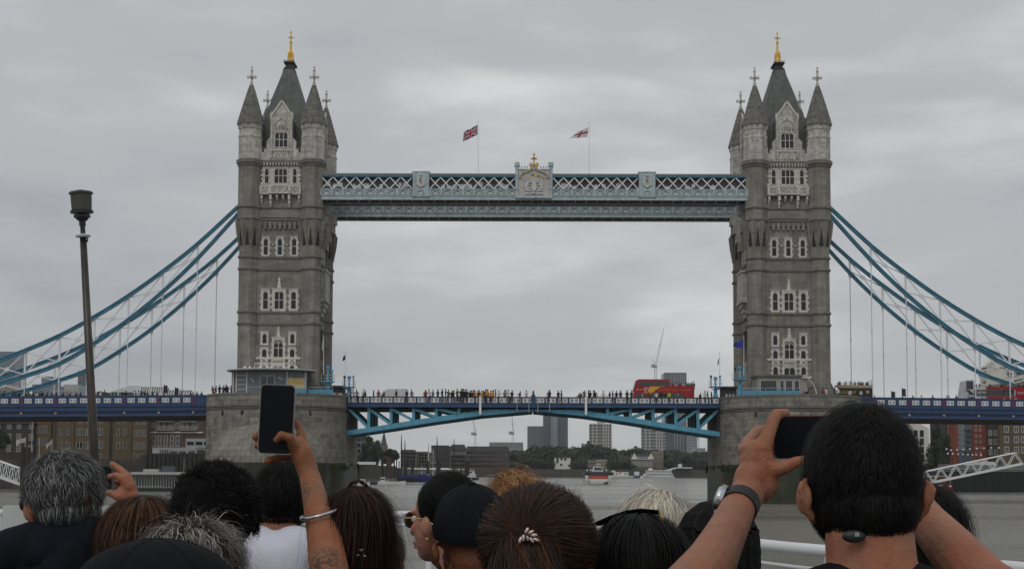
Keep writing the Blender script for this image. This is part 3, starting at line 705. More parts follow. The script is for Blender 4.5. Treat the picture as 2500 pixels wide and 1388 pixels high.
# ================================================================== BASCULES
fw = MB()
FWW, FH = 1.40, .78
for x, z, X, Z in ((-.7, 0, .7, .07), (-.7, .71, .7, .78), (-.7, .07, -.63, .71), (.63, .07, .7, .71)): fw.box(x, -.06, z, X, .02, Z, iron_w)
for cx in (-.34, .34):
    ring_bars(fw, cx, .39, .27, -.05, .02, iron_w, 8, .09)
    for a in (PI/4, 3*PI/4, 5*PI/4, 7*PI/4): fw.bar((cx+.26*math.cos(a), -.02, .39+.26*math.sin(a)), (cx+.42*math.cos(a), -.02, .39+.42*math.sin(a)), .11, .06, iron_w, (0, 1, 0))
    fw.box(cx-.07, -.045, .3, cx+.07, .01, .48, iron_w)
fw.bar((0, -.02, .1), (0, -.02, .68), .11, .06, iron_w, (0, 1, 0))
fret = fw.mesh('fretwork_panel')
def botz(x):   # underside of the bascule girder
    ax = abs(x); xs = (0, 8.5, 15.7, 23, 30.1); zs = (14.42, 13.66, 12.64, 11.49, 10.41); return float(np.interp(ax, xs, zs))
def topz(x):
    ax = abs(x); return float(np.interp(ax, (0, 3.9, 8.5, 12, 15.7, 19.4, 23, 26.6, 30.1), (15.0, 14.95, 14.5, 14.0, 13.5, 12.9, 12.29, 11.7, 11.2)))
def bascule(s, label):
    root = thing('bascule_leaf', (s*.02, 0, 0), label, 'bridge deck', 'two lifting leaves of the bridge')
    X = 30.1; y0, y1 = 1.0, 12.9
    def sb(a, b2): return (min(s*a, s*b2), max(s*a, s*b2))
    a, b2 = sb(.03, X)
    MB().box(a, y0-.6, 15.5, b2, y1+.6, 15.72, asph).build('roadway', root)
    MB().box(a, y0-.5, 15.721, b2, y0+2.4, 15.85, pave).build('pavement', root); MB().box(a, y1-2.4, 15.721, b2, y1+.5, 15.85, pave).build('pavement', root)
    for yy, nm in ((y0-.75, 'fascia_beam'), (y1+.6, 'fascia_beam')):
        g = MB(); g.box(a, yy, 15.02, b2, yy+.15, 15.64, navy); g.box(a, yy-.06, 15.58, b2, yy+.2, 15.68, navy); g.box(a, yy-.06, 14.96, b2, yy+.2, 15.06, navy); g.build(nm, root)
    MB().box(a, y0-.8, 16.55, b2, y0-.6, 16.7, brownrail).build('handrail', root)
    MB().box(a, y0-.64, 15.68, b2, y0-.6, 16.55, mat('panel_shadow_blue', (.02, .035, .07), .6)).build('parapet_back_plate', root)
    n = 16; st = X/n
    pm = MB().box(-.14, y0-.78, 15.66, .14, y0-.6, 16.56, navy).mesh('parapet_post')
    for i in range(n):
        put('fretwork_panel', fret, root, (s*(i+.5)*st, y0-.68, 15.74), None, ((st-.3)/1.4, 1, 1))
        put('parapet_post', pm, root, (s*(i+1)*st-(s*.14 if i == n-1 else 0), 0, 0))
    g = MB(); g.box(a, y1+.6, 15.68, b2, y1+.75, 16.6, navy); g.build('rear_parapet', root)
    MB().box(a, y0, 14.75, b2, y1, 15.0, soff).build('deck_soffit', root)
    vx = [3.9, 8.5, 12.0, 15.7, 19.35, 23.0, 26.6, 29.9]
    for gi, yy in enumerate((y0, y0+3.9, y0+7.8, y1-.3)):
        g = MB(); xs = [0.05, 3.9, 8.5, 12, 15.7, 19.35, 23, 26.6, 30.1]
        top = [(s*x, topz(x)) for x in xs]; bot = [(s*x, botz(x)) for x in xs]
        g.prism(top+bot[::-1], yy, yy+.18, iron_b if gi == 0 else iron_b)
        gi_ = g.build('bottom_chord', root)
        g = MB(); 
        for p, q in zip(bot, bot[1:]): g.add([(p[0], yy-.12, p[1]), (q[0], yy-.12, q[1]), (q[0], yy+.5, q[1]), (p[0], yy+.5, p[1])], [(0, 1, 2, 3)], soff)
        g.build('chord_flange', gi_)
        MB().box(a, yy, 14.7, b2, yy+.18, 15.02, iron_b if gi else soff).build('top_chord', root)
        for i, x in enumerate(vx):
            zb = topz(x)-.1
            if 14.8-zb > .35 and i < 7: MB().box(s*x-.24, yy-.02, zb, s*x+.24, yy+.22, 14.9, iron_b).build('upright', root)
            if i+1 < len(vx) or True:
                xn = vx[i-1] if i else None
                if xn is not None and i >= 1:
                    # diagonal from the top over the outer upright to the foot of the inner one
                    p = (s*x, yy+.1, 14.75); q = (s*(xn+.15), yy+.1, topz(xn)+.0)
                    if 14.75-q[2] > .5: MB().bar(p, q, .42, .2, iron_b, (0, 1, 0)).build('diagonal', root)
    for i, x in enumerate(vx[1:]):      # solid cross frames between the girders
        zb = topz(x)
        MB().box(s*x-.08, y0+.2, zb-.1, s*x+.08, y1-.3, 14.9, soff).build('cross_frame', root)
    for k, x in enumerate((.7, 2.6)):
        g = MB(); g.bar((s*x, .15, 15.6), (s*x, .1, 14.1), .09, .09, iron_l); g.box(s*x-.2, -.1, 13.9, s*x+.2, .5, 14.25, blackm); g.build('lock_bracket', root)
    return root
bascule(-1, 'left leaf of the lifting road deck, sky blue truss, crowded with pedestrians')
bascule(1, 'right leaf of the lifting road deck, sky blue truss, carrying a red tour bus')
for s, px in ((-1, 1172.5), (1, 1430.5)):
    p = at(px, 990, .1); tag(MB().box(p.x-.17, -.1, 13.85, p.x+.17, .12, 16.75, mat('white_marker_paint', (.85, .85, .85), .5)).build('marker_board'), 'vertical white marker board on the parapet, %s of mid span' % ('left' if s < 0 else 'right'), 'marker')
g = MB(); g.box(-.35, .0, 14.9, .35, .3, 17.0, navy); g.lathe([(.2, 17.0), (.12, 17.4), (.2, 17.5), (.02, 17.75)], 6, blackm, (0, .15)); tag(g.build('centre_post'), 'dark blue post on the parapet where the two leaves meet', 'post')

# ================================================================== SIDE SPANS
def side_span(s, label):
    root = thing('side_span_deck', (s*52.0, 0, 0), label, 'bridge deck', 'side spans of the bridge')
    X = 62; slope = -.009
    def zz(x): return slope*x
    y0, y1 = -.6, 14.1
    def strip(ya, yb, z0, z1, m, name, x0=0, x1=X):
        p = [(s*x0, z0+zz(x0)), (s*x1, z0+zz(x1)), (s*x1, z1+zz(x1)), (s*x0, z1+zz(x0))]
        return MB().prism(p, ya, yb, m).build(name, root)
    strip(y0, y1, 15.2, 15.7, asph, 'roadway'); strip(y0+.1, y0+2.6, 15.701, 15.83, pave, 'pavement'); strip(y1-2.6, y1-.1, 15.701, 15.83, pave, 'pavement')
    strip(y0-.25, y0, 15.15, 16.62, navy, 'parapet_wall'); strip(y0-.32, y0+.05, 16.62, 16.78, navy, 'parapet_coping'); strip(y0-.38, y0, 15.0, 15.16, navy, 'moulding')
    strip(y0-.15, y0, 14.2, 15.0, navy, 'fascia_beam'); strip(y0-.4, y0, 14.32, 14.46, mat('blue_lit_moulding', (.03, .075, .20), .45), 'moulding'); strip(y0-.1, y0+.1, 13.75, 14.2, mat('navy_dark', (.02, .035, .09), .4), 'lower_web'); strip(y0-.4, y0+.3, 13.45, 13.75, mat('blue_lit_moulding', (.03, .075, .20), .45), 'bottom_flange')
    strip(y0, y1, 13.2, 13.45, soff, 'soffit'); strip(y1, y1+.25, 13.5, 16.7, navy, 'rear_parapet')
    lamp = mat('lamp_housing', (.45, .38, .22), .5)
    pan = MB(); k = 0; J = [2.6+5.53*i for i in range(11)]
    for i, xj in enumerate(J):
        MB().box(-.2, 0, 0, .2, .06, 1.2, purple)
        o = MB().box(s*xj-.2, y0-.33, 15.3+zz(xj), s*xj+.2, y0-.24, 16.6+zz(xj), purple).build('purple_post', root)
        MB().box(s*xj-.17, y0-.4, 13.85+zz(xj), s*xj+.17, y0-.1, 14.12+zz(xj), lamp).build('under_lamp', root)
        for q in range(3):
            x = xj+(q+.5)*1.72+.19
            put('fretwork_panel', fret, root, (s*x, y0-.27, 15.6+zz(x)), None, (.8, 1, .95))
            if q < 2: MB().box(s*(x+.86)-.2, y0-.3, 15.25+zz(x), s*(x+.86)+.2, y0-.24, 16.6+zz(x), navy).build('parapet_post', root)
    return root
side_span(-1, 'blue side span of the road, left of the left tower, above the warehouses')
side_span(1, 'blue side span of the road, right of the right tower, above the red flats')

# ================================================================== SUSPENSION CHAINS
JT = [(48.1, 47.5, 46.3), (54.6, 41.35, 38.95), (60.17, 36.85, 33.5), (65.65, 32.85, 28.9), (71.1, 29.4, 25.05), (76.65, 26.35, 21.75), (82.2, 23.9, 19.75), (87.7, 21.8, 18.1), (93.2, 20.0, 17.2), (98.7, 18.3, 16.9), (104, 17.0, 16.7)]
def cham(s, y, label, grp='suspension chains of the bridge'):
    root = thing('suspension_chain', (s*48, y, 15), label, 'suspension chain', grp)
    inner = Vector((s*48, y, 15))
    def V(x, z, dy=0): return Vector((s*x, y+dy, z))-inner
    for key, nm in ((1, 'upper_chord'), (2, 'lower_chord')):
        g = MB()
        # smooth the chord between joints
        xs = [j[0] for j in JT]; zs = [j[key] for j in JT]
        pts = []
        P = [(46.8, zs[0]+(zs[0]-zs[1])/6.5*1.2)]+list(zip(xs, zs))
        for i in range(len(P)-1):
            p0 = P[max(i-1, 0)]; p1 = P[i]; p2 = P[i+1]; p3 = P[min(i+2, len(P)-1)]
            for t_ in (0, .33, .66):
                q = [.5*(2*p1[d]+(p2[d]-p0[d])*t_+(2*p0[d]-5*p1[d]+4*p2[d]-p3[d])*t_**2+(-p0[d]+3*p1[d]-3*p2[d]+p3[d])*t_**3) for d in (0, 1)]; pts.append(q)
        pts.append(P[-1])
        for p, q in zip(pts, pts[1:]):
            a, b2 = V(*p), V(*q); g.bar(a, b2, .56, .34, iron_d, (0, 1, 0))
            for dz in (.24, -.24): g.bar(a+Vector((0, -.08, dz)), b2+Vector((0, -.08, dz)), .16, .62, iron_c, (0, 1, 0))
            g.bar(a+Vector((0, -.03, 0)), b2+Vector((0, -.03, 0)), .32, .36, iron_c, (0, 1, 0))
        g.build(nm, root)
    for i in range(1, len(JT)-1):
        x, zt, zb = JT[i]
        MB().bar(V(x, zb+.2), V(x, zt-.2), .3, .2, iron_w, (0, 1, 0)).build('post', root)
        g = MB(); g.prism([(V(x, 0).x-.32, zb-15-.15), (V(x, 0).x+.32, zb-15-.15), (V(x, 0).x+.1, zb-15-1.0), (V(x, 0).x-.1, zb-15-1.0)], -.1, .1, iron_w); g.build('hanger_clevis', root)
        if zb-16.6 > 1.2:
            g = MB(); g.tube([V(x, zb-.9), V(x, 15.6)], .085, 6, iron_w); zc = (zb+16)/2; g.tube([V(x, zc-.25), V(x, zc+.25)], .14, 6, iron_w); g.build('hanger', root)
    for i in range(1, len(JT)-2):
        x, zt, zb = JT[i]; xn, znt, znb = JT[i+1]
        g = MB(); A, B2, C2, D2 = V(x, zt-.3), V(xn, znb+.3), V(x, zb+.3), V(xn, znt-.3)
        g.bar(A, B2, .17, .12, iron_w, (0, 1, 0)); MB_ = g.build('brace', root)
        MB().bar(C2, D2, .17, .14, iron_w, (0, 1, 0)).build('brace', root)
        # crossing of the two braces
        d1, d2 = B2-A, D2-C2; den = d1.x*d2.z-d1.z*d2.x; tt = ((C2.x-A.x)*d2.z-(C2.z-A.z)*d2.x)/den; c = A+d1*tt
        g = MB(); g.prism([(c.x-.45, c.z), (c.x, c.z-.42), (c.x+.45, c.z), (c.x, c.z+.42)], -.1, .1, iron_w); g.build('gusset_plate', root)
    return root
for s, nm in ((-1, 'left'), (1, 'right')):
    cham(s, 0., 'front turquoise suspension chain sweeping down to the %s from the %s tower' % (nm, nm))
    cham(s, 13.5, 'rear turquoise suspension chain %s of the %s tower, seen lower behind the front one' % (nm, nm))

# ================================================================== ON THE PIERS
cabg = mat('cabin_grey_panel', (.16, .18, .19), .4, var=.1); cabw = mat('cabin_white_frame', (.62, .62, .6), .5); cabs = mat('cabin_stone', (.33, .32, .29), .8, var=.15)
poster = mat('yellow_poster', (.72, .50, .18), .6, var=.2, vs=2, c2=(.7, .55, .3)); cyan = mat('cyan_steel', (.10, .38, .60), .45, var=.1)
def left_pavilion():
    root = thing('control_pavilion', (-TX, -4, 16.3), 'curved grey glazed pavilion with thin oval roof, at the left tower foot', 'pavilion')
    z0 = .0
    def P(x): return -1.2-4.2*math.sqrt(max(0, 1-(x/7.5)**2))+2.2
    def curve(x0, x1, za, zb, m, name, e=0., k=8, par=root):
        g = MB()
        for i in range(k):
            a = x0+(x1-x0)*i/k; b2 = x0+(x1-x0)*(i+1)/k
            g.add([(a, P(a)-e, za), (b2, P(b2)-e, za), (b2, P(b2)-e, zb), (a, P(a)-e, zb), (a, P(a)+.1, za), (b2, P(b2)+.1, za), (b2, P(b2)+.1, zb), (a, P(a)+.1, zb)], [(0, 1, 2, 3), (3, 2, 6, 7), (7, 6, 5, 4), (0, 3, 7, 4), (1, 5, 6, 2)], m)
        return g.build(name, par)
    curve(-6.4, 5.6, 0, 3.9, cabg, 'facade')
    g = MB(); g.prism([(6.9*math.cos(a)-.2, -.6+4.6*math.sin(a)) for a in [2*PI*i/36 for i in range(36)]], 3.9, 4.02, cabg, 'z'); g.prism([(7.1*math.cos(a)-.2, -.6+4.8*math.sin(a)) for a in [2*PI*i/36 for i in range(36)]], 4.02, 4.16, cabw, 'z'); g.build('canopy', root)
    for x in (-6.1, -5.5, -3.7, 2.65, 5.35): curve(x-.1, x+.1, 0, 3.88, cabw, 'mullion', .08, 1)
    for z in (.3, 1.0, 1.75, 2.5, 3.2): curve(-5.4, -3.8, z, z+.09, cabw, 'glazing_bar', .06, 2)
    wd = curve(-1.55, .75, 1.3, 3.2, cabw, 'window', .06, 3); curve(-1.45, .65, 1.4, 3.1, glassd, 'pane', .1, 3, wd); curve(-.45, -.37, 1.4, 3.1, cabw, 'mullion', .13, 1, wd)
    curve(2.8, 5.2, .2, 2.85, poster, 'poster', .05, 4); curve(3.0, 4.2, 3.0, 3.5, glassd, 'pane', .05, 3)
    curve(2.85, 3.5, .75, 1.2, cabw, 'poster_patch', .07, 1); curve(4.1, 4.6, 1.0, 1.6, cabw, 'poster_patch', .07, 1)
    curve(-3.6, 5.6, 1.35, 1.4, cabw, 'dado_line', .04)
    for x, z in ((-2.9, 2.6), (1.8, 2.6), (-2.6, 2.3), (1.5, 2.8)): curve(x-.13, x+.13, z-.13, z+.13, cabw, 'wall_light', .1, 1)
    g = MB(); y = -2.2
    for i in range(7): g.bar((-2.6+i*.9, y, 4.16), (-2.6+i*.9, y, 5.2), .06, .06, iron_w)
    for z in (4.6, 5.0, 5.2): g.bar((-2.6, y, z), (2.8, y, z), .05, .05, iron_w)
    g.build('roof_rail', root)
    for x in (-4.2, -3.4, 3.9): MB().lathe([(.05, 4.16), (.05, 4.4), (.22, 4.45), (.2, 4.6), (.05, 4.7)], 8, iron_w, (x, -2)).build('roof_lamp', root)
    return root
left_pavilion()
def right_cabin():
    root = thing('control_cabin', (TX, -4, 16.3), 'low grey stone cabin with dark windows at the foot of the right tower', 'cabin')
    MB().box(-6.2, -2.0, 0, .8, 2.5, 3.35, cabs).build('wall', root); MB().box(-6.6, -2.5, 3.35, .9, 2.7, 3.62, band_s).build('roof', root)
    for x0, x1, z0, z1 in ((-5.7, -3.2, 1.1, 2.7), (-2.6, -2.1, 1.1, 2.7), (-1.75, -.75, .9, 2.7), (-.4, .3, .9, 2.7)):
        g = MB(); g.box(x0-.1, -2.08, z0-.1, x1+.1, -1.95, z1+.1, cabw); f = g.build('window', root); MB().box(x0, -2.12, z0, x1, -2.07, z1, glassd).build('pane', f)
    g = MB(); pts = [(2.5*math.cos(a)+.6-.0, 3.4*math.sin(a)) for a in [PI/2*i/8 for i in range(9)]]
    for p, q in zip(pts, pts[1:]): g.bar((p[0], -1.9, p[1]), (q[0], -1.9, q[1]), .12, .25, cabw, (0, 1, 0))
    g.build('arched_canopy', root)
    g = MB(); g.prism([(.6, 1.0)]+[(.6+1.1*math.cos(a), 1.0+1.9*math.sin(a)) for a in [PI/2*i/6 for i in range(7)]], -1.9, -1.8, cabs); g.build('gothic_panel', root)
    return root
right_cabin()
ggl = mat('blue_glass_panel', (.10, .30, .42), .3)
def pier_fence(x0, x1, y, label):
    root = thing('glass_balustrade', (x0, y, 16.55), label, 'balustrade', 'blue balustrades on the piers'); n = max(2, int((x1-x0)/1.6))
    for i in range(n): MB().box((x1-x0)*i/n+.05, 0, .05, (x1-x0)*(i+1)/n-.05, .05, .85, ggl).build('panel', root)
    for i in range(n+1): MB().box((x1-x0)*i/n-.04, -.02, 0, (x1-x0)*i/n+.04, .06, 1.25, cyan).build('post', root)
    MB().box(0, -.02, 1.2, x1-x0, .06, 1.27, iron_l).build('rail', root)
pier_fence(-TX+5.8, -TX+9.6, -5.6, 'pale blue railing at the right edge of the left pier, by the mast')
pier_fence(-TX+1.6, -TX+5.7, -7.6, 'pale green glass balustrade in front of the yellow poster')
pier_fence(TX-8.6, TX+.3, -6.6, 'long blue glass balustrade before the stone cabin on the right pier')
def mast(px, py0, py1, Y, label, plat, m=iron_b):
    p = at(px, py1, Y); q = at(px, py0, Y); root = thing('signal_mast', (p.x, Y, p.z), label, 'signal mast', 'blue signal masts of the bridge'); H = q.z-p.z
    g = MB(); g.lathe([(.42, 0), (.42, .5), (.3, .7), (.3, H*.45), (.16, H*.5), (.16, H-.5), (.3, H-.45), (.34, H-.1), (.2, H)], 8, m); g.build('column', root)
    g = MB(); zp = H*plat; g.box(-.95, -.95, zp, .95, .95, zp+.14, m); g.bar((-.8, 0, zp), (-.1, 0, zp-.55), .1, .1, m); g.bar((.8, 0, zp), (.1, 0, zp-.55), .1, .1, m); g.build('platform', root)
    g = MB()
    for a, b2 in ((-.92, -.92), (.92, -.92), (-.92, .92), (.92, .92), (0, -.92), (0, .92)): g.bar((a, b2, zp+.1), (a, b2, zp+1.15), .05, .05, iron_l)
    for z in (zp+.6, zp+1.15):
        for sy in (-.92, .92): g.bar((-.92, sy, z), (.92, sy, z), .04, .04, iron_l)
        for sx in (-.92, .92): g.bar((sx, -.92, z), (sx, .92, z), .04, .04, iron_l)
    g.build('platform_rail', root)
    for dx in (-.75, .7): MB().lathe([(.09, zp+.2), (.09, zp+1.5), (.17, zp+1.55), (.17, zp+1.9), (.05, zp+1.95)], 6, blackm if dx < 0 else m, (dx, -.2)).build('signal_light', root)
mast(800, 893, 961, -5, 'blue signal mast with platform on the left pier, beside the tower', .42)
mast(1806, 893, 967, -5, 'blue signal mast with platform on the right pier, beside the tower', .55)
mast(852, 917, 969, 1, 'slim blue signal mast at the left end of the lifting deck', .45, cyan)
mast(1747, 919, 973, 1, 'slim blue signal mast at the right end of the lifting deck', .52, cyan)
def kiosk(px0, px1, pyt, pyb, Y, label):
    a = at(px0, pyb, Y); b2 = at(px1, pyt, Y); r = thing('toll_hut', (a.x, Y, 16.0), label, 'hut', 'dark huts by the towers'); W = b2.x-a.x; H = b2.z-16.0
    MB().box(0, 0, 0, W, 3, H-.35, mat('dark_hut', (.05, .05, .048), .7, var=.2)).build('wall', r); MB().box(-.35, -.4, H-.35, W+.3, 3.3, H-.05, mat('dark_hut', (.05, .05, .048), .7)).build('roof', r)
    for i in range(3): MB().box(.5+i*.55, -.05, .5, .5+i*.55+.28, .01, H-1.3, iron_p).build('window', r)
kiosk(1764, 1797, 942, 970, 1.5, 'dark hut with white windows between the right mast and the tower'); kiosk(808, 838, 940, 966, 1.5, 'dark flat-roofed hut between the left tower and the slim mast')

# flags --------------------------------------------------------------
def flag_mat(name, kind):
    m = bpy.data.materials.new(name); m.use_nodes = True; t = m.node_tree; n = t.nodes; l = t.links; b = n['Principled BSDF']; b.inputs['Roughness'].default_value = .8
    uv = n.new('ShaderNodeUVMap'); sx = n.new('ShaderNodeSeparateXYZ'); l.new(uv.outputs[0], sx.inputs[0])
    def M(op, a, c=None):
        q = n.new('ShaderNodeMath'); q.operation = op
        for i, v in enumerate((a, c)):
            if v is None: continue
            if isinstance(v, (int, float)): q.inputs[i].default_value = v
            else: l.new(v, q.inputs[i])
        return q.outputs[0]
    U, V_ = sx.outputs[0], sx.outputs[1]; u = M('SUBTRACT', U, .5); v = M('SUBTRACT', V_, .5); au = M('ABSOLUTE', u); av = M('ABSOLUTE', v)
    def mixc(fac, c1, c2):
        q = n.new('ShaderNodeMix'); q.data_type = 'RGBA'; l.new(fac, q.inputs[0])
        for i, c in ((6, c1), (7, c2)):
            if isinstance(c, tuple): q.inputs[i].default_value = (*c, 1)
            else: l.new(c, q.inputs[i])
        return q.outputs[2]
    W, R, B = (.6, .6, .62), (.38, .02, .045), (.008, .011, .045)
    hor = lambda t_: M('LESS_THAN', av, t_); ver = lambda t_: M('LESS_THAN', au, t_)
    if kind == 'cross':
        c = mixc(M('MAXIMUM', hor(.1), ver(.06)), W, R)
    else:
        dg = M('ABSOLUTE', M('SUBTRACT', au, av))
        c = mixc(M('LESS_THAN', dg, .10), B, W); c = mixc(M('LESS_THAN', dg, .035), c, R)
        c = mixc(M('MAXIMUM', hor(.17), ver(.10)), c, W); c = mixc(M('MAXIMUM', hor(.1), ver(.06)), c, R)
    l.new(c, b.inputs['Base Color']); return m
def flag(px, py0, py1, Y, corners, m, label, polelabel_m=None, flaglabel=None, thick=.055):
    """pole between two heights, flag as a waving cloth from four surveyed corners"""
    a = at(px, py1, Y); b2 = at(px, py0, Y); root = thing('flagpole', (a.x, Y, a.z), label, 'flagpole', 'flagpoles on the bridge')
    MB().tube([(0, 0, 0), (b2.x-a.x, 0, b2.z-a.z)], [thick, thick*.6], 6, iron_w).build('pole', root); MB().lathe([(.02, 0), (.1, .08), (.02, .16)], 6, gold).build('ball', root, (b2.x-a.x, 0, b2.z-a.z))
    if corners:
        C4 = [at(x, y, Y) for x, y in corners]       # hoist top, fly top, fly bottom, hoist bottom
        nx, ny = 16, 10; vs = []; fs = []; uvs = []
        for j in range(ny+1):
            for i in range(nx+1):
                u, v = i/nx, j/ny
                p = (C4[0]*(1-u)+C4[1]*u)*(1-v)+(C4[3]*(1-u)+C4[2]*u)*v
                p = p-a; p.y += .35*math.sin(u*7+v*1.5)*u; p.z += .1*math.sin(u*9)*u; vs.append(p); uvs.append((u, 1-v))
        for j in range(ny):
            for i in range(nx): k = j*(nx+1)+i; fs.append((k, k+1, k+nx+2, k+nx+1))
        me = bpy.data.meshes.new('flag'); me.from_pydata([tuple(v) for v in vs], [], fs); me.materials.append(m); ul = me.uv_layers.new(name='UVMap')
        for lp in me.loops: ul.data[lp.index].uv = uvs[lp.vertex_index]
        me.shade_smooth(); o = put('flag', me, None, a); tag(o, flaglabel, 'flag')
flag(1167.5, 299, 440, 0, ((1166, 304), (1132, 324), (1130, 346), (1166, 329)), flag_mat('union_flag', 'u'), 'white flagpole on the left half of the high walkway', None, 'red white and blue flag with diagonal crosses, left of the coat of arms')
flag(1438.5, 300, 456, 0, ((1437, 310), (1405, 326), (1389, 338), (1434, 335)), flag_mat('red_cross_flag', 'cross'), 'white flagpole on the right half of the high walkway', None, 'white flag with a red cross, right of the coat of arms')
flag(844, 859, 945, 1, ((843, 864), (837, 872), (835, 881), (843, 878)), mat('navy_flag', (.012, .018, .05), .8), 'thin pole with dark flag above the slim left mast', None, 'small dark blue flag beside the left tower')
flag(1757, 861, 950, 1, ((1756, 872), (1753, 880), (1752, 893), (1755, 886)), mat('grey_flag', (.2, .22, .25), .8), 'thin pole with limp flag above the slim right mast', None, 'limp grey and white flag beside the right tower')
flag(790, 820, 912, -6, ((789, 823), (786, 840), (785, 856), (789, 852)), mat('white_flag', (.6, .65, .7), .8), 'white pole leaning on the left pier by the blue mast', None, 'limp white and pale blue flag at the left tower')
flag(1816, 822, 918, -6, ((1815, 826), (1792, 838), (1790, 846), (1815, 850)), mat('blue_flag', (.03, .05, .28), .8), 'white pole on the right pier by the blue mast', None, 'royal blue flag with white marks flying left at the right tower')
# traffic lights
def traffic_light(px, py0, py1, Y, label):
    a = at(px, py1, Y); b2 = at(px, py0, Y); r = thing('traffic_light', (a.x, Y, 15.8), label, 'traffic light', 'traffic lights on the bridge road'); H = b2.z-15.8
    MB().tube([(0, 0, 0), (0, 0, H)], .07, 6, blackm).build('post', r)
    g = MB(); g.box(.12, -.2, H-1.35, .5, .2, H-.15, blackm)
    for i in range(3): g.prism([(.5, H-.3-i*.38), (.72, H-.45-i*.38), (.5, H-.45-i*.38)], -.15, .15, blackm); g.prism([(.12, H-.3-i*.38), (-.02, H-.42-i*.38), (.12, H-.42-i*.38)], -.15, .15, blackm)
    h = g.build('signal_head', r)
    for i in range(3): MB().lathe([(.12, 0), (.1, .04)], 8, mat('signal_lens', (.08, .02, .02), .3)).build('lens', h, (.31, -.2, H-.42-i*.38)).rotation_euler = (PI/2, 0, 0)
traffic_light(400, 938, 975, 3, 'left of two black traffic lights on the left side span'); traffic_light(427, 944, 975, 3, 'right of two black traffic lights on the left side span')
traffic_light(2177, 953, 985, 3, 'left of two black traffic lights on the right side span'); traffic_light(2203, 946, 985, 3, 'right of two black traffic lights on the right side span, slightly taller')
# ================================================================== BACKGROUND TOWN
def XZ(px, py, Y): p = at(px, py, Y); return p.x, p.z
tan_b = mat('tan_brick', (.145, .105, .06), .9, var=.15, vs=.4, brick=(.6, .3, .03, .8)); tan_d = mat('brown_brick', (.13, .09, .055), .9, var=.15, vs=.4)
dk_b = mat('dark_brick', (.055, .047, .04), .9, var=.2, vs=.4); red_b = mat('red_cladding', (.20, .05, .03), .8, var=.12, vs=.3); redbr = mat('plum_brick', (.11, .07, .055), .9, var=.2, vs=.4)
grey_c = mat('grey_concrete', (.25, .26, .26), .8, var=.1, vs=.1); pale_c = mat('pale_concrete', (.48, .47, .44), .8, var=.1, vs=.1); wht = mat('white_render', (.66, .65, .6), .8, var=.08, vs=.2)
bl_gl = mat('blue_grey_glass', (.14, .19, .24), .25, var=.15, vs=.05); dkgl = mat('dark_tower_glass', (.075, .09, .11), .25, var=.2, vs=.05); slate_b = mat('house_slate', (.06, .062, .065), .7, var=.1)
frw = mat('window_frame_white', (.42, .42, .40), .6); stucco = mat('cream_stone', (.60, .58, .52), .8, var=.15, vs=.3, streak=.15)
def wmesh(w_, h, frame, kind='sash', fm=None):
    fm = fm or frw; g = MB(); a = w_/2
    g.box(-a-frame, -.12, -frame*1.3, a+frame, .02, 0, fm)
    if frame > .02: g.box(-a-frame, -.08, 0, -a, .02, h, fm); g.box(a, -.08, 0, a+frame, .02, h, fm); g.box(-a-frame, -.08, h, a+frame, .02, h+frame, fm)
    if kind == 'double': g.box(-.07, -.07, 0, .07, .02, h, fm)
    if kind == 'sash': g.box(-a, -.07, h*.5-.04, a, .02, h*.5+.04, fm)
    if kind == 'grid':
        for i in (1, 2): g.box(-a+i*w_/3-.04, -.07, 0, -a+i*w_/3+.04, .02, h, fm)
        g.box(-a, -.07, h*.5-.04, a, .02, h*.5+.04, fm)
    f = g.mesh('window'); p = MB(); p.box(-a, -.05, 0, a, .0, h, glassd); return f, p.mesh('pane')
class B:
    """a building surveyed from the picture: facade plane y = Y"""
    def __init__(s, px0, px1, pyt, Y, depth, m, label, cat='building', group=None, base=6.4, name='building', roof=None):
        s.Y = Y; x0, zt = XZ(px0, pyt, Y); x1, _ = XZ(px1, pyt, Y); s.x0, s.zt = x0, zt
        s.root = thing(name, (x0, Y, base), label, cat, group); s.base = base; s.W = x1-x0; s.H = zt-base
        MB().box(0, 0, 0, s.W, depth, s.H, m).build('wall', s.root)
        if roof: MB().prism(roof(s.W, s.H), -.3, depth, slate_b).build('roof', s.root)
    def lx(s, px): return XZ(px, 1100, s.Y)[0]-s.x0
    def lz(s, py): return XZ(1250, py, s.Y)[1]-s.base
    def wins(s, cols, rows, w_, h, frame=.1, kind='sash', arch=None):
        f, p = wmesh(w_, h, frame, kind)
        for cx in cols:
            for z in rows:
                o = put('window', f, s.root, (cx, 0, z)); put('pane', p, o, (0, 0, 0))
    def add(s, name, fn, m=None):
        g = MB(); fn(g); return g.build(name, s.root)
    def slabs(s, nz, m, z0=0, z1=None, x0=0, x1=None, t=.25, out=.3, nv=0, vm=None, vt=.3, depth=None):
        """floors and mullions as real geometry on a far facade"""
        z1 = z1 or s.H; x1 = x1 or s.W; g = MB()
        for i in range(nz+1): z = z0+(z1-z0)*i/nz; g.box(x0-.1, -out, z-t/2, x1+.1, (depth or .1), z+t/2, m)
        for i in range(nv+1 if nv else 0): x = x0+(x1-x0)*i/nv; g.box(x-vt/2, -out-.08, z0, x+vt/2, .05, z1, vm or m)
        o = g.build('facade_grid', s.root); o['kind'] = 'stuff'
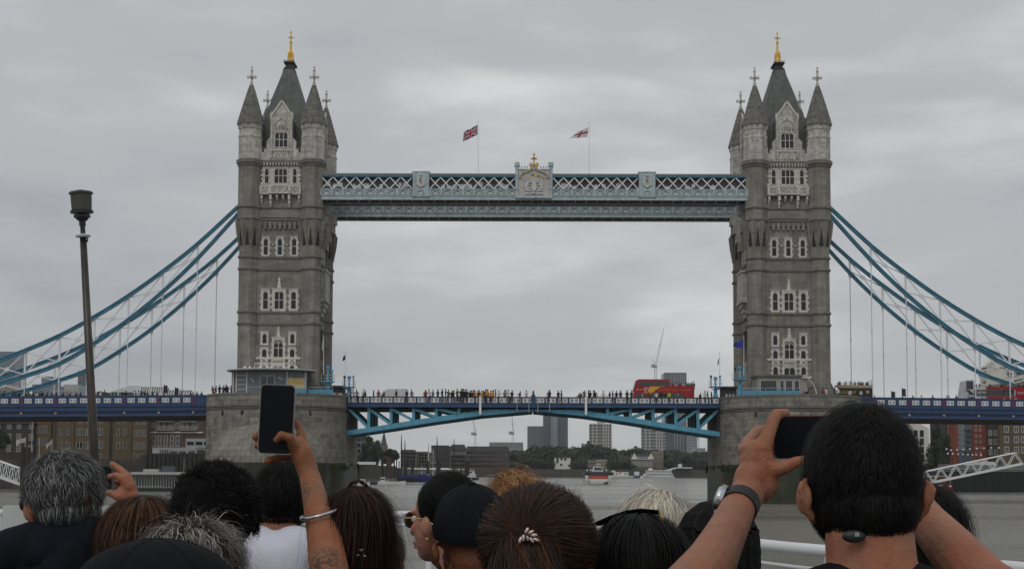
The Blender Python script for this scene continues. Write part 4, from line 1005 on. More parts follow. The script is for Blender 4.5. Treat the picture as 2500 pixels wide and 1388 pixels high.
# --- left bank, under the side span
Yb = 128
b = B(-30, 84, 1033, Yb, 14, dk_b, 'dark brick house with white sash windows at the left edge, under the bridge', 'house', name='brick_house')
b.wins([b.lx(21), b.lx(45), b.lx(75), b.lx(-6)], [b.lz(1049), b.lz(1077), b.lz(1105)], .95, 1.5, .1, 'grid')
b.add('roof', lambda g: g.prism([(-.4, b.H), (b.W+.4, b.H), (b.W-2, b.H+3.5), (2, b.H+3.5)], -.4, 12, slate_b))
b = B(84, 127, 1000, Yb+1, 14, tan_b, 'narrow tan brick block with rows of slit windows beside the dark house', 'building', name='warehouse')
b.wins([b.lx(p) for p in (90.5, 98, 106, 112.5)], [b.lz(y) for y in (1030, 1060, 1089)], .42, 1.7, .05, 'none')
b = B(131, 361, 985, Yb, 16, tan_b, 'long tan brick riverside warehouse with arched windows, under the left span', 'warehouse', name='warehouse')
for p0, p1 in ((131, 137), (266, 275)): b.add('dark_strip', lambda g: g.box(b.lx(p0), -.03, 0, b.lx(p1), .05, b.H, dk_b))  # flat dark strips; the shade of the recessed gaps is put into their colour
for p in (178, 265, 318): b.add('buttress', lambda g: g.box(b.lx(p)-.25, -.35, 0, b.lx(p)+.25, 0, b.H, tan_d))
rws = [b.lz(y) for y in (1034, 1065, 1096.5)]
b.wins([b.lx(p) for p in (147.6, 165, 288, 304.7)], rws, .62, 1.55, .07, 'none'); b.wins([b.lx(p) for p in (194, 243)], rws, 1.35, 1.6, .08, 'double'); b.wins([b.lx(212.5)], rws, .85, 1.5, .08, 'double')
b.wins([b.lx(p) for p in (330, 337, 345, 352)], [b.lz(y) for y in (1038, 1067.5, 1098)], .34, 1.6, .06, 'none')
b.add('relieving_arch', lambda g: [g.prism([(b.lx(p)-.8, z+1.6), (b.lx(p)+.8, z+1.6), (b.lx(p)+.5, z+1.95), (b.lx(p)-.5, z+1.95)], -.06, 0, tan_d) for p in (194, 243) for z in rws])
b.wins([b.lx(p) for p in (180, 242, 330, 346)], [b.lz(1119)], 1.1, .8, .07, 'none')
b = B(361, 497, 985, Yb+3, 16, redbr, 'plum brick block with white balconies and tall arched windows', 'flats', name='apartment_block')
b.wins([b.lx(p) for p in (365, 374, 386, 399, 414, 424, 434, 445, 456, 470, 480)], [b.lz(y) for y in (1028, 1047)], .5, 1.25, .1, 'sash')
b.wins([b.lx(p) for p in (375, 389, 404, 419, 433)], [b.lz(1090)], .7, 2.6, .15, 'sash'); b.wins([b.lx(p) for p in (364,)], [b.lz(1073), b.lz(1097)], .5, 1.1, .1, 'sash')
for (a0, a1) in ((383, 425), (440, 481)):
    for zy in (1031, 1052):
        def bal(g):
            x0, x1, z = b.lx(a0), b.lx(a1), b.lz(zy); g.box(x0, -1, z-.1, x1, 0, z, frw); n_ = int((x1-x0)/.28)
            for i in range(n_+1): g.box(x0+(x1-x0)*i/n_-.03, -1, z, x0+(x1-x0)*i/n_+.03, -.94, z+.95, frw)
            g.box(x0, -1, z+.9, x1, -.93, z+.98, frw)
        b.add('balcony', bal)
b.add('cornice', lambda g: g.box(0, -.4, b.lz(1059), b.W, 0, b.lz(1056), stucco))
b = B(372, 508, 1091, 117, 9, mat('pavilion_grey', (.33, .34, .34), .7, var=.1), 'low two tier grey pavilion on a dark wharf beside the left pier', 'pavilion', name='riverside_pavilion', base=9.0)
b.add('upper_tier', lambda g: g.box(b.lx(448), 2, b.H, b.W, 8, b.lz(1072), MATS['pavilion_grey']))
g = MB(); 
for p0, p1 in ((413, 434), (436, 455), (458, 477), (480, 503)): MB().box(b.lx(p0)+.15, -.06, b.lz(1113), b.lx(p1)-.15, .02, b.lz(1103), glassd).build('window', b.root)
for p0, p1 in ((450, 469), (471, 490), (492, 507)): MB().box(b.lx(p0)+.1, 1.94, b.lz(1088), b.lx(p1)-.1, 2.02, b.lz(1079.5), glassd).build('window', b.root)
MB().box(b.lx(374), -.08, b.lz(1117), b.lx(387), 0, b.lz(1101), frw).build('door', b.root)
b.add('glazed_screen', lambda g: [g.box(b.lx(390), -.05, b.lz(1117), b.lx(412), .01, b.lz(1100), glassd)]+[g.box(b.lx(p)-.06, -.12, b.lz(1117), b.lx(p)+.06, 0, b.lz(1100), frw) for p in (390, 394, 398, 402, 407, 412)])
MB().box(b.lx(482), -.5, b.lz(1102.5), b.lx(504), -.35, b.lz(1094), blackm).build('sign_board', b.root)
MB().box(-1, -.6, -.35, b.W, 9, -.02, blackm).build('deck_edge', b.root)
def text(body, size, loc, parent, m, rot=(PI/2, 0, 0), sx=1, ext=.01, name='lettering'):
    c = bpy.data.curves.new(name, 'FONT'); c.body = body; c.size = size; c.align_x = 'CENTER'; c.align_y = 'CENTER'; c.extrude = ext; c.resolution_u = 2
    o = bpy.data.objects.new('t', c); col.objects.link(o); dg = bpy.context.evaluated_depsgraph_get(); me = bpy.data.meshes.new_from_object(o.evaluated_get(dg)); bpy.data.objects.remove(o)
    me.materials.clear(); me.materials.append(m); return put(name, me, parent, loc, rot, (sx, 1, 1))
whtp = mat('white_lettering', (.8, .8, .8), .6)
text('ROYAL', .62, (b.lx(493.5), -.53, b.lz(1098.3)), b.root, whtp)
MB().box(b.x0-2, 113, .0, b.x0+b.W+.5, 113.6, 8.7, wallm)
g = MB(); 
for i in range(14): g.tube([(b.x0+i*1.1, 112.6, -1), (b.x0+i*1.1, 112.6, 8.7)], .18, 6, blackm)
g.box(b.x0-2, 112.9, 0, b.x0+b.W+.6, 113.5, 8.65, dk_b); tag(g.build('timber_wharf'), 'black timber wharf front under the grey pavilion', 'wharf')
# floating glazed pontoon pavilion
def pontoon():
    x0, x1 = XZ(316, 1190, 86)[0], XZ(462, 1190, 86)[0]; r = thing('pontoon_pavilion', (x0, 86, 0), 'low glazed pavilion boat with pale flat roof moored at the left bank', 'pontoon')
    W = x1-x0; MB().box(-1, -1, -.3, W+.5, 6, .75, blackm).build('hull', r); MB().box(-1, -1.05, .75, W+.5, 6, .9, grey_c).build('deck', r)
    MB().prism([(-.4, 3.75), (W+.4, 3.75), (W-.8, 4.35), (.8, 4.35)], -.9, 5.6, mat('pale_roof', (.45, .45, .45), .6)).build('roof', r); MB().box(.2, .2, .9, W-.3, 5, 3.8, glassd).build('glass_wall', r)
    for i in range(22): MB().box(.2+i*(W-.5)/21-.05, .1, .9, .2+i*(W-.5)/21+.06, .2, 3.8, frw if i % 4 else pale_c).build('mullion', r)
    MB().box(2.6, 1.5, 4.35, 6.0, 3.5, 5.0, frw).build('roof_hatch', r); MB().box(6.8, 1.5, 4.35, 9.4, 3.5, 5.7, dkgl).build('roof_cabin', r); MB().tube([(12, 1, 4.3), (12, 1, 7.5)], .05, 5, frw).build('mast', r)
    g = MB(); g.box(.2, -.4, 1.1, W*.55, -.3, 1.2, frw); g.box(.2, -.4, 1.9, 1.4, -.3, 2.0, frw); [g.box(x, -.4, .9, x+.07, -.3, 3.7, frw) for x in (.2, 1.4, 5.2)]; g.build('railing', r)
pontoon()
def truss_bridge(A, Bp, h, y_d, n, label, group=None, name='gangway'):
    A = Vector(A); Bp = Vector(Bp); r = thing(name, A, label, 'gangway', group); d = Bp-A
    for k, dy in enumerate((0, y_d)):
        o = Vector((0, dy, 0)); u = Vector((0, 0, h))
        MB().bar(o, d+o, .3, .5, iron_w).build('lower_chord', r); ax = d*(1/(n*2)); MB().tube([ax+o+u, d-ax+o+u], .16, 8, iron_w).build('upper_chord', r)
        for i in range(n):
            p0 = d*(i/n)+o; p1 = d*((i+.5)/n)+o+u; p2 = d*((i+1)/n)+o
            for a_, c_ in ((p0, p1), (p1, p2)): MB().bar(a_, c_, .14, .14, iron_w, (0, 1, 0)).build('brace', r)
    MB().bar(Vector((0, y_d/2, 0)), d+Vector((0, y_d/2, 0)), y_d, .15, grey_c).build('walkway', r)
x0, z0 = XZ(-40, 1150, 70); x1, z1 = XZ(50, 1182, 70)
truss_bridge((x0, 70, z0), (x1, 70, z1), 3.3, 1.3, 6, 'white truss gangway sloping down at the left edge', 'truss gangways to the piers')
x0, z0 = XZ(2306, 1171, 110); x1, z1 = XZ(2498, 1131, 110); X_ = Vector((x0, 110, z0)); Y_ = Vector((x1, 110, z1)); st_ = (Y_-X_)/5
truss_bridge(X_-st_*1.6, Y_, 3.0, 1.2, 7, 'white truss gangway rising to the right edge above the dark pontoon', 'truss gangways to the piers')
def pile(px, py0, py1, Y, r_, m, label, group='mooring piles in the river'):
    a = at(px, py1, Y); c = at(px, py0, Y); g = MB(); g.lathe([(r_, 0), (r_, c.z-max(0, a.z-.2))], 10, m); o = g.build('mooring_pile', None, (a.x, Y, max(-.2, a.z-.3))); tag(o, label, 'pile', group)
pile_m = mat('dark_timber', (.03, .025, .022), .8, var=.2); rust = mat('rusty_pile', (.075, .045, .033), .8, var=.3, vs=.5)
pile(54, 1088, 1205, 68, .55, pile_m, 'thick dark pile beside the left white gangway'); pile(68, 1090, 1200, 72, .3, pile_m, 'thinner dark pile just right of the thick one, by the grey haired man')
for px, y0, y1, w_, m, l in ((949, 1113, 1168, 1.0, rust, 'widest rusty brown pile, left of the blue barges'), (933, 1113, 1165, .5, pile_m, 'dark pile left of the rusty brown one'), (875, 1110, 1172, .5, pile_m, 'dark pile nearest the left pier'), (962, 1122, 1166, .25, pile_m, 'thin dark pile right of the rusty one'), (968, 1120, 1164, .2, pile_m, 'second thin dark pile right of the rusty one'), (974, 1124, 1160, .2, pile_m, 'third thin dark pile beside the navy barge'), (992, 1122, 1160, .35, pile_m, 'dark pile behind the navy covered barge'), (1007, 1123, 1155, .55, pile_m, 'stout dark pile behind the wheelhouse boat'), (1045, 1124, 1155, .5, pile_m, 'dark pile left of the white mast'), (1070, 1121, 1156, .9, pile_m, 'broad dark pile below the tallest barge mast'), (1140, 1126, 1158, .9, pile_m, 'broad dark pile behind the tug')):
    pile(px, y0, y1, 268+px % 7, w_, m, l)
# flags at the left pier entrance
def bank_flag(px, py0, py1, Y, fl, label):
    a = at(px, py1, Y); c = at(px, py0, Y); r = thing('banner_pole', a, label, 'flagpole', 'flagpoles on the left bank'); MB().tube([(0, 0, 0), (0, 0, c.z-a.z)], .09, 5, frw).build('pole', r)
    if fl:
        x1, zt = XZ(fl[0], fl[1], Y); _, zb = XZ(fl[0], fl[2], Y); g = MB(); vs = []; n_ = 6
        for i in range(n_+1):
            u = i/n_; x = (x1-a.x)*u; top = (c.z-a.z)*(1-u)+(zt-a.z)*u-.15; bt = top-(zt-zb)*(1-.15*math.sin(u*5)); yy = .25*math.sin(u*7); vs += [(x, yy, top), (x, yy+.05, bt)]
        g.add(vs, [(2*i, 2*i+1, 2*i+3, 2*i+2) for i in range(n_)], mat('banner_white', (.5, .48, .48), .8)); g.build('flag', r)
bank_flag(61, 1066, 1110, 90, (39, 1072, 1084), 'pole with white flag streaming left, at the left edge'); bank_flag(126, 1070, 1108, 90, (112, 1084, 1094), 'pole with small white flag above the grey haired man'); bank_flag(95, 1068, 1115, 90, None, 'bare white pole between the two white flags'); bank_flag(77, 1023, 1100, 92, None, 'tall white yard mast in front of the dark brick house')
# --- skyline over the left span
def sky_block(px0, px1, pyt, Y, depth, m, label, nz=0, nv=0, gm=None, t=.6, vt=.4, base=6.4, name='tower_block', cat='building', vm=None):
    q = B(px0, px1, pyt, Y, depth, m, label, cat, name=name, base=base)
    if nz or nv: q.slabs(max(nz, 1), gm or grey_c, nv=nv, t=t, vt=vt, vm=vm)
    return q
sky_block(-30, 38, 858, 1500, 40, bl_gl, 'blue grey glass skyscraper at the left edge of the skyline', 30, 12, mat('glass_spandrel', (.18, .23, .28), .4), .5, .3)
sky_block(79, 127, 938, 1300, 40, bl_gl, 'wide glass office block behind the left chain', 16, 0, grey_c, .8); sky_block(102, 129, 919, 1400, 30, bl_gl, 'taller glass block rising behind the wide office', 14, 3, grey_c, .6, .3)
sky_block(122, 158, 953, 1250, 30, bl_gl, 'low banded glass office, in front of the striped block', 11, 0, pale_c, .8); q = sky_block(156, 190, 938, 1350, 30, bl_gl, 'glass block with pale vertical stripes', 3, 10, pale_c, .6, 1.3)
sky_block(191, 209, 905, 1450, 25, dkgl, 'slim dark slab tower beside the lamp post', 30, 2, bl_gl, .4, .3)
q = B(232, 268, 962, 330, 16, dk_b, 'dark brown roofed building behind the left span', 'building', name='brown_building'); q.add('roof', lambda g: g.prism([(0, q.H), (q.W, q.H), (q.W*.75, q.H+1.0), (q.W*.15, q.H+1.2)], 0, 14, mat('brown_roof', (.06, .045, .035), .9))); q.add('finial', lambda g: g.box(q.W*.45, 3, q.H+1, q.W*.5, 3.3, q.H+2.2, blackm))
# glass roofed halls
def glass_hall():
    Y = 190; q = B(266, 340, 961, Y, 20, dk_b, 'glazed hipped roof of a hall behind the left span', 'hall', name='glass_roof_hall'); gr = mat('roof_glazing', (.23, .27, .27), .3, var=.15, vs=.2)
    def rf(g):
        z0, z1 = q.lz(960), q.lz(940); xa, xb, xc, xd = q.lx(266), q.lx(294), q.lx(320), q.lx(340)
        g.add([(xa, -.5, z0), (xd, -.5, z0), (xd, 20, z0), (xa, 20, z0), (xb, 8, z1), (xd, 8, z1-.6), (xc, 8, z1)], [(0, 1, 6, 4), (1, 5, 6), (0, 4, 3), (1, 2, 5), (2, 3, 4, 6, 5)], gr)
    o = q.add('roof', rf); z0, z1 = q.lz(960), q.lz(940)
    for i in range(9):
        u = i/8; MB().bar((q.lx(266)+(q.lx(340)-q.lx(266))*u, -.6, z0), (q.lx(294)+(q.lx(340)-q.lx(294))*u, 7.9, z1+.05-.6*max(0, u-.5)), .16, .16, iron_w).build('glazing_bar', q.root)
    q.wins([q.lx(p) for p in (276, 284, 306, 320, 332)], [q.lz(970)], 1.6, 1.1, .15, 'double')
    for (p0, p1, yt, yb, k, lb) in ((335, 402, 944, 972, 12, 'long glazed lean-to roof with white grid, behind the left span'), (405, 462, 952, 976, 9, 'second smaller glazed grid roof nearer the left pier')):
        Yg = 185; c = B(p0, p1, yb-1, Yg, 12, dk_b, lb, 'glasshouse', name='glasshouse', group='glazed roofs behind the left span')
        xa, xb = c.lx(p0), c.lx(p1); sh = (xb-xa)*.09; z0, z1 = c.H, c.lz(yt)
        MB().add([(xa, -.3, z0), (xb, -.3, z0), (xb-sh, 5, z1), (xa-sh+.0, 5, z1), (xa, 12, z0), (xb, 12, z0)], [(0, 1, 2, 3), (3, 2, 5, 4), (0, 3, 4), (1, 5, 2)], mat('dark_roof_glass', (.10, .105, .10), .35, var=.2)).build('roof', c.root)
        for i in range(k+1):
            u = i/k; MB().bar((xa+(xb-xa)*u, -.36, z0), (xa+(xb-xa)*u-sh, 4.95, z1+.04), .14, .12, iron_w).build('glazing_bar', c.root)
        for v in (0, .33, .66, 1): MB().bar((xa-sh*v, -.36+5.3*v, z0+(z1-z0)*v+.04), (xb-sh*v, -.36+5.3*v, z0+(z1-z0)*v+.04), .12, .12, iron_w).build('purlin', c.root)
glass_hall()
q = B(-20, 40, 955, 300, 16, mat('old_stone', (.28, .25, .2), .9, var=.2), 'old stone building with sloping gable at the left edge behind the chain', 'building', name='stone_gable_house'); q.add('gable', lambda g: g.prism([(0, q.H), (q.W, q.H), (q.W*.8, q.H+2.2), (q.W*.55, q.H+3.0)], 0, 12, MATS['old_stone'])); q.wins([q.lx(p) for p in (-4, 8, 26)], [q.lz(966)], .9, 1.6, .15, 'sash')
# --- central skyline
def crane(px0, py0, px1, py1, Y, label, luff=None):
    a = at(px0, py1, Y); c = at(px0, py0, Y); r = thing('tower_crane', (a.x, Y, 6), label, 'crane', 'tower cranes on the skyline'); H = c.z-6; s_ = (Y+210)/3187*2.2
    cm = mat('crane_grey', (.30, .31, .32), .6)
    g = MB()
    for dx in (-1, 1):
        for dy in (-1, 1): g.box(dx*s_-.12*s_, dy*s_-.12*s_, 0, dx*s_+.12*s_, dy*s_+.12*s_, H, cm)
    k = int(H/(2.2*s_)) or 1
    for i in range(k): z = i*H/k; sg = 1 if i % 2 else -1; g.bar((-sg*s_, -s_, z), (sg*s_, -s_, z+H/k), .22*s_, .22*s_, cm)
    g.build('mast', r); MB().box(-1.6*s_, -1.6*s_, H, 1.6*s_, 1.6*s_, H+2.6*s_, cm).build('cab', r)
    if luff:
        t_ = at(luff[0], luff[1], Y); e_ = Vector((t_.x-a.x, 0, t_.z-6)); st_ = Vector((0, 0, H+2*s_)); g = MB(); n_ = 16
        for dx in (-.7, .7): g.bar(st_+Vector((dx*s_, 0, 0)), e_, .3*s_, .3*s_, cm)
        for i in range(n_):
            u = i/n_; v = (i+1)/n_; wd_ = .7*s_*(1-u)*(1 if i % 2 else -1); g.bar(st_.lerp(e_, u)+Vector((wd_, 0, 0)), st_.lerp(e_, v)-Vector((wd_, 0, 0)), .16*s_, .16*s_, cm)
        g.build('jib', r); b_ = at(luff[2], luff[3], Y); g = MB(); bb = Vector((b_.x-a.x, 0, b_.z-6)); g.bar(st_, bb, .6*s_, .4*s_, cm); g.box(-4.5*s_, -1.2*s_, H+.2*s_, -1*s_, 1.2*s_, H+3.5*s_, cm); g.build('counterweight', r); MB().bar(bb, st_.lerp(e_, .6), .12*s_, .12*s_, cm).build('stay', r)
crane(1601, 897, 0, 1090, 1700, 'tall luffing crane rising above the red tour bus', (1621, 800, 1592, 876)); crane(1160, 1062, 0, 1095, 1700, 'grey crane beneath the left leaf, left of the two there', (1155, 1022, 1163, 1050)); crane(1252, 1060, 0, 1090, 1700, 'grey crane beneath mid span, above the long flats', (1250, 1008, 1256, 1050)); crane(1704, 1068, 0, 1100, 1900, 'small crane beside the blue glass tower near the right pier', (1694, 1060, 1712, 1064))
gflat = mat('grey_flat', (.15, .16, .155), .8, var=.1, vs=.05)
sky_block(1195, 1277, 1079, 1500, 30, gflat, 'long low grey slab of flats below mid span', 4, 16, pale_c, .6, .5); sky_block(1288, 1327, 1040, 1600, 40, gflat, 'shorter grey block, left of the tall dark tower', 16, 9, mat('grey_line', (.22, .23, .23), .8), .7, .6)
sky_block(1327, 1386, 992, 1550, 50, dkgl, 'tall dark glass tower under the right leaf', 2, 22, mat('tower_mullion', (.12, .13, .13), .6), .6, .6); q = sky_block(1346, 1361, 996, 1545, 5, bl_gl, 'lighter glass strip tower in front of the tall dark tower', 24, 2, pale_c, .5, .3)
def balc_tower(px0, px1, pyt, Y, label, nz):
    q = B(px0, px1, pyt, Y, 25, mat('shadow_wall', (.14, .14, .135), .8), label, 'tower block', 'white concrete balcony towers', name='tower_block'); g = MB(); W, H = q.W, q.H
    for i in range(nz+1): z = H*i/nz; o_ = .9 if (i//4) % 2 else 0; g.box(-1+o_*1.5, -1.2, z-.75, W+1-o_*1.5, .2, z+.3, pale_c)
    for u in (.12, .3, .62, .74, .86): g.box(W*u-.7, -1.4, 0, W*u+.7, 0, H, pale_c)
    o = g.build('balconies', q.root); o['kind'] = 'stuff'; q.add('plant_room', lambda g: g.box(W*.35, 3, H, W*.7, 14, H+5, pale_c)); return q
balc_tower(1441, 1493, 1034, 1450, 'pale balcony tower standing alone under the right leaf', 15); balc_tower(1570, 1623, 1040, 1450, 'pale balcony tower beside the dark gridded tower', 14)
q = B(1622, 1675, 909, 1600, 40, dkgl, 'tall dark tower with pale crown grid, seen above and below the deck behind the bus', 'tower block', name='tower_block')
q.slabs(38, grey_c, x0=q.W*.45, x1=q.W, nv=4, t=.6, vt=1.0); q.add('crown', lambda g: [g.box(q.W*i/12-.5, -.5, q.H-26, q.W*i/12+.5, .3, q.H, grey_c) for i in range(13)]+[g.box(0, -.6, q.H-1.2, q.W, .3, q.H+.2, grey_c), g.box(0, -.6, q.H-16, q.W, .3, q.H-15, grey_c)])
sky_block(1677, 1701, 1057, 1580, 30, bl_gl, 'short blue glass tower at the right end of the skyline', 14, 5, pale_c, .5, .4); sky_block(1695, 1722, 1093, 1400, 20, bl_gl, 'low pale block right of the blue glass tower', 4, 8, pale_c, .5, .5)
# wharves on the far left bank, seen below the left leaf
brw = mat('wharf_brick', (.085, .065, .055), .9, var=.2, vs=.1); brw2 = mat('wharf_brick_tan', (.12, .10, .08), .9, var=.2, vs=.1)
def wharf(px0, px1, pyt, Y, m, label, nz, nv, roofp=None, w_=1.6, h=1.8):
    q = B(px0, px1, pyt, Y, 15, m, label, 'warehouse', name='wharf_building', group='riverside buildings below the left leaf'); n_ = 0
    f, p = wmesh(w_*.7, h*.8, .0, 'none'); f = p
    for i in range(nv):
        for j in range(nz): o = put('window', f, q.root, (q.W*(i+.5)/nv, 0, q.H*(j+.45)/nz)); 
    q.add('roof', lambda g: g.prism([(-.5, q.H), (q.W+.5, q.H), (q.W-1, q.H+(roofp or 1.2)), (1, q.H+(roofp or 1.2))], -.5, 15, slate_b)); return q
wharf(862, 901, 1068, 330, gflat, 'grey block of flats nearest the left pier, behind the trees', 5, 4, .8); wharf(978, 1014, 1104, 440, brw2, 'tan wharf building behind the blue barges', 4, 5, 1.5); wharf(1015, 1050, 1107, 470, brw2, 'grey brown building left of the tall brick wharf', 4, 5, 1.2)
wharf(1053, 1098, 1089, 420, brw, 'tall plum brick wharf behind the tallest mast', 6, 6, .6); wharf(1099, 1136, 1096, 600, gflat, 'grey building with pale roof right of the tall brick wharf', 4, 6, 3, 2, 2); wharf(1137, 1243, 1101, 680, brw, 'long low brick terrace along the far bank', 4, 18, 3.5, 1.8, 2.2); wharf(1095, 1140, 1112, 500, brw, 'dark low wharf behind the barge masts', 3, 7, 1)
q = B(1104, 1118, 1091, 700, 6, pale_c, 'pale lift tower above the dark wharf', 'building', name='lift_tower')
q.slabs(5, grey_c, nv=2)
# church spire
a = at(937, 1108, 900); c = at(937, 1050, 900); g = MB(); g.box(-3, -3, 0, 3, 3, (c.z-a.z)*.4, brw2); g.lathe([(2.6, (c.z-a.z)*.4), (.15, c.z-a.z)], 8, slate_b); tag(g.build('church_spire', None, (a.x, 900, a.z)), 'thin grey church spire beside the big tree near the left pier', 'spire')
# far bank buildings
q = B(1354, 1393, 1117, 912, 12, wht, 'white rendered riverside house with small dark windows', 'house', name='white_house'); q.add('roof', lambda g: g.box(-.3, -.3, q.H, q.W+.3, 12, q.H+1.0, slate_b)); f, p = wmesh(1.6, 1.8, 0, 'none')
for px, y in ((1361, 1123), (1371, 1122), (1380, 1123), (1361, 1129), (1370, 1136), (1390, 1138)): put('window', MB().box(-1, -.1, 0, 1, .05, 2.0, blackm).mesh('window'), q.root, (q.lx(px), 0, q.lz(y)))
q = B(1435, 1456, 1122, 912, 10, brw, 'low brown building, left half of the pair beside the ferry', 'building', name='brick_building'); q.wins([q.W*(i+.5)/4 for i in range(4)], [3, 7], 1, 1.5, .2)
q = B(1456, 1482, 1124, 912, 10, mat('ochre_render', (.22, .18, .08), .9, var=.2), 'low ochre building behind the ferry', 'building', name='ochre_building'); q.add('roof', lambda g: g.box(-.3, -.3, q.H, q.W+.3, 10, q.H+.8, pale_c)); q.wins([q.W*(i+.5)/3 for i in range(3)], [3, 7], 1.2, 1.5, .2)
q = B(1513, 1541, 1113, 920, 12, brw, 'brown brick end of the gabled terrace, behind the river trees', 'building', name='brick_building')
q = B(1541, 1593, 1119, 915, 12, brw2, 'long building with rows of white windows and two white gables on the far bank', 'building', name='gabled_building'); q.wins([q.W*(i+.5)/13 for i in range(13)], [q.lz(1135), q.lz(1129.5)], .8, 1.5, .35, 'none')
q.add('cornice', lambda g: g.box(-.5, -.5, q.H-.4, q.W+.5, 0, q.H+.2, wht)); q.add('roof', lambda g: g.prism([(0, q.H), (q.W, q.H), (q.W-1, q.H+4.5), (1, q.H+4.5)], 1, 12, slate_b))
for u in (.15, .93): q.add('gable', lambda g: g.prism([(q.W*u-2.6, q.H+.2), (q.W*u+2.6, q.H+.2), (q.W*u, q.H+5)], -.3, .8, wht))
for i in range(6): MB().box(q.W*(.3+.1*i)-.5, .5, q.H+.6, q.W*(.3+.1*i)+.5, 1.2, q.H+2.0, frw).build('dormer', q.root)
q = B(1592, 1620, 1100, 925, 14, mat('sandstone', (.16, .125, .07), .9, var=.2), 'ochre brick tower building beside the gabled terrace', 'building', name='brick_tower_building'); q.wins([q.W*(i+.5)/4 for i in range(4)], [3, 7, 11, 15], .9, 1.8, .25)
# --- south bank at the right
q = B(2205, 2268, 1045, 300, 20, wht, 'white office block with tall dark windows, right of the black haired man', 'building', name='office_block'); q.wins([q.lx(p) for p in (2222, 2236, 2251)], [q.lz(y) for y in (1062, 1082, 1102, 1122)], 1.5, 2.6, .1, 'none'); q.add('roof', lambda g: g.prism([(0, q.H), (q.W, q.H), (q.W*.55, q.H+2.5), (0, q.H+2)], 0, 20, wht))
q = B(2308, 2327, 1015, 185, 15, dk_b, 'dark block with banded bay windows beside the red flats', 'flats', name='apartment_block'); q.wins([q.lx(p) for p in (2319,)], [q.lz(y) for y in (1040, 1055, 1070, 1085)], 1.0, 1.25, .12, 'double')
q = B(2327, 2413, 1005, 180, 16, red_b, 'modern red flats with glass bay, under the right span', 'flats', name='red_flats'); q.add('dark_strip', lambda g: [g.box(q.lx(2341), -.06, 0, q.lx(2374), .02, q.H, dkgl)])
q.wins([q.lx(2349)], [q.lz(y) for y in (1041, 1053, 1066, 1079, 1092)], 1.35, 1.0, .1, 'grid'); q.wins([q.lx(p) for p in (2383, 2394)], [q.lz(y) for y in (1036, 1047, 1062, 1075, 1090, 1104)], .38, .5, .1, 'none'); q.wins([q.lx(2338.5)], [q.lz(y) for y in (1040, 1053, 1066, 1079, 1092)], .25, .9, .05, 'none')
for y in (1046, 1059, 1072, 1085, 1099): MB().box(q.lx(2355), -1.1, q.lz(y), q.lx(2374), 0, q.lz(y)+.18, dkgl).build('balcony', q.root)
q = B(2413, 2440, 1010, 178, 16, dk_b, 'narrow dark brick warehouse between red flats and tan warehouse', 'warehouse', name='warehouse'); q.wins([q.lx(p) for p in (2418, 2431)], [q.lz(y) for y in (1057, 1079, 1104)], .75, 1.3, .14, 'double')
q = B(2440, 2530, 1008, 176, 16, tan_d, 'tan trimmed brick warehouse at the right edge under the bridge', 'warehouse', name='warehouse'); q.add('quoin_strip', lambda g: [g.box(q.lx(p)-.3, -.1, 0, q.lx(p)+.3, 0, q.H, tan_b) for p in (2443, 2472)]); q.wins([q.lx(p) for p in (2458, 2482, 2500)], [q.lz(y) for y in (1049, 1074, 1099)], 1.0, 1.5, .22, 'double')
# white classical building over the right span
q = B(2438, 2560, 905, 240, 18, stucco, 'large white classical building at the right edge, behind the bus', 'building', name='classical_building', base=6.4)
q.add('entablature', lambda g: [g.box(-.8, -1.2, q.lz(927), q.W, 0, q.lz(923), stucco), g.box(-.5, -.9, q.lz(914), q.W, 0, q.lz(912), stucco), g.box(-.4, -.6, q.H-.3, q.W, 0, q.H+.5, stucco)])
for i in range(6): MB().box(1.5+i*2.6, -.1, q.lz(923), 2.6+i*2.6, .03, q.lz(916), glassd).build('window', q.root)
for i in range(5): MB().box(3+i*3, -.1, q.lz(911), 4.6+i*3, .03, q.lz(906), glassd).build('window', q.root)
q2 = B(2404, 2446, 944, 236, 16, stucco, 'lower pedimented wing of the white classical building', 'building', name='classical_wing'); q2.add('pediment', lambda g: g.prism([(-1.2, q2.H), (q2.W+10, q2.H+3.6), (q2.W+10, q2.H+4.6), (-1.5, q2.H+.9)], -1, 2, stucco)); q2.add('chimney', lambda g: g.box(.2, 1, q2.H, .8, 2, q2.H+2, dk_b)); q2.add('attic', lambda g: [g.box(1.8, 3, q2.H, q2.W+3, 8, q2.H+7.2, stucco), g.prism([(1, q2.H+7), (q2.W+4, q2.H+7), (q2.W+3, q2.H+10.5), (4.2, q2.H+9.6)], 2.5, 8, stucco)]); q2.add('column', lambda g: g.tube([(1.0, -.6, q2.H), (1.0, -.6, q2.H+6.8)], .35, 8, stucco))
# jetty lamps, pontoon and boats on the right
x0, _ = XZ(2300, 1190, 120); x1, _ = XZ(2560, 1190, 120); r = thing('pontoon', (x0, 120, 0), 'long black landing pontoon under the white gangway at the right', 'pontoon'); MB().box(0, 0, -.5, x1-x0, 12, 5.2, mat('pontoon_black', (.012, .012, .013), .7, var=.3)).build('hull', r); g = MB(); [g.box(i*2.2, -.12, 0, i*2.2+.3, 0, 5.1, blackm) for i in range(14)]; g.build('fender', r); MB().box(1, 1, 5.2, x1-x0, 11, 5.35, grey_c).build('deck', r)
x0, z0 = XZ(2290, 1133, 135); x1, _ = XZ(2560, 1133, 135); r = thing('moored_barge', (x0, 135, z0-1.6), 'moored vessel with white mesh railing behind the right gangway', 'barge'); MB().box(0, 0, -3, x1-x0, 5, .3, mat('barge_dark', (.05, .05, .05), .7)).build('hull', r); MB().box(0, -.05, .3, x1-x0, .05, .45, frw).build('gunwale', r)
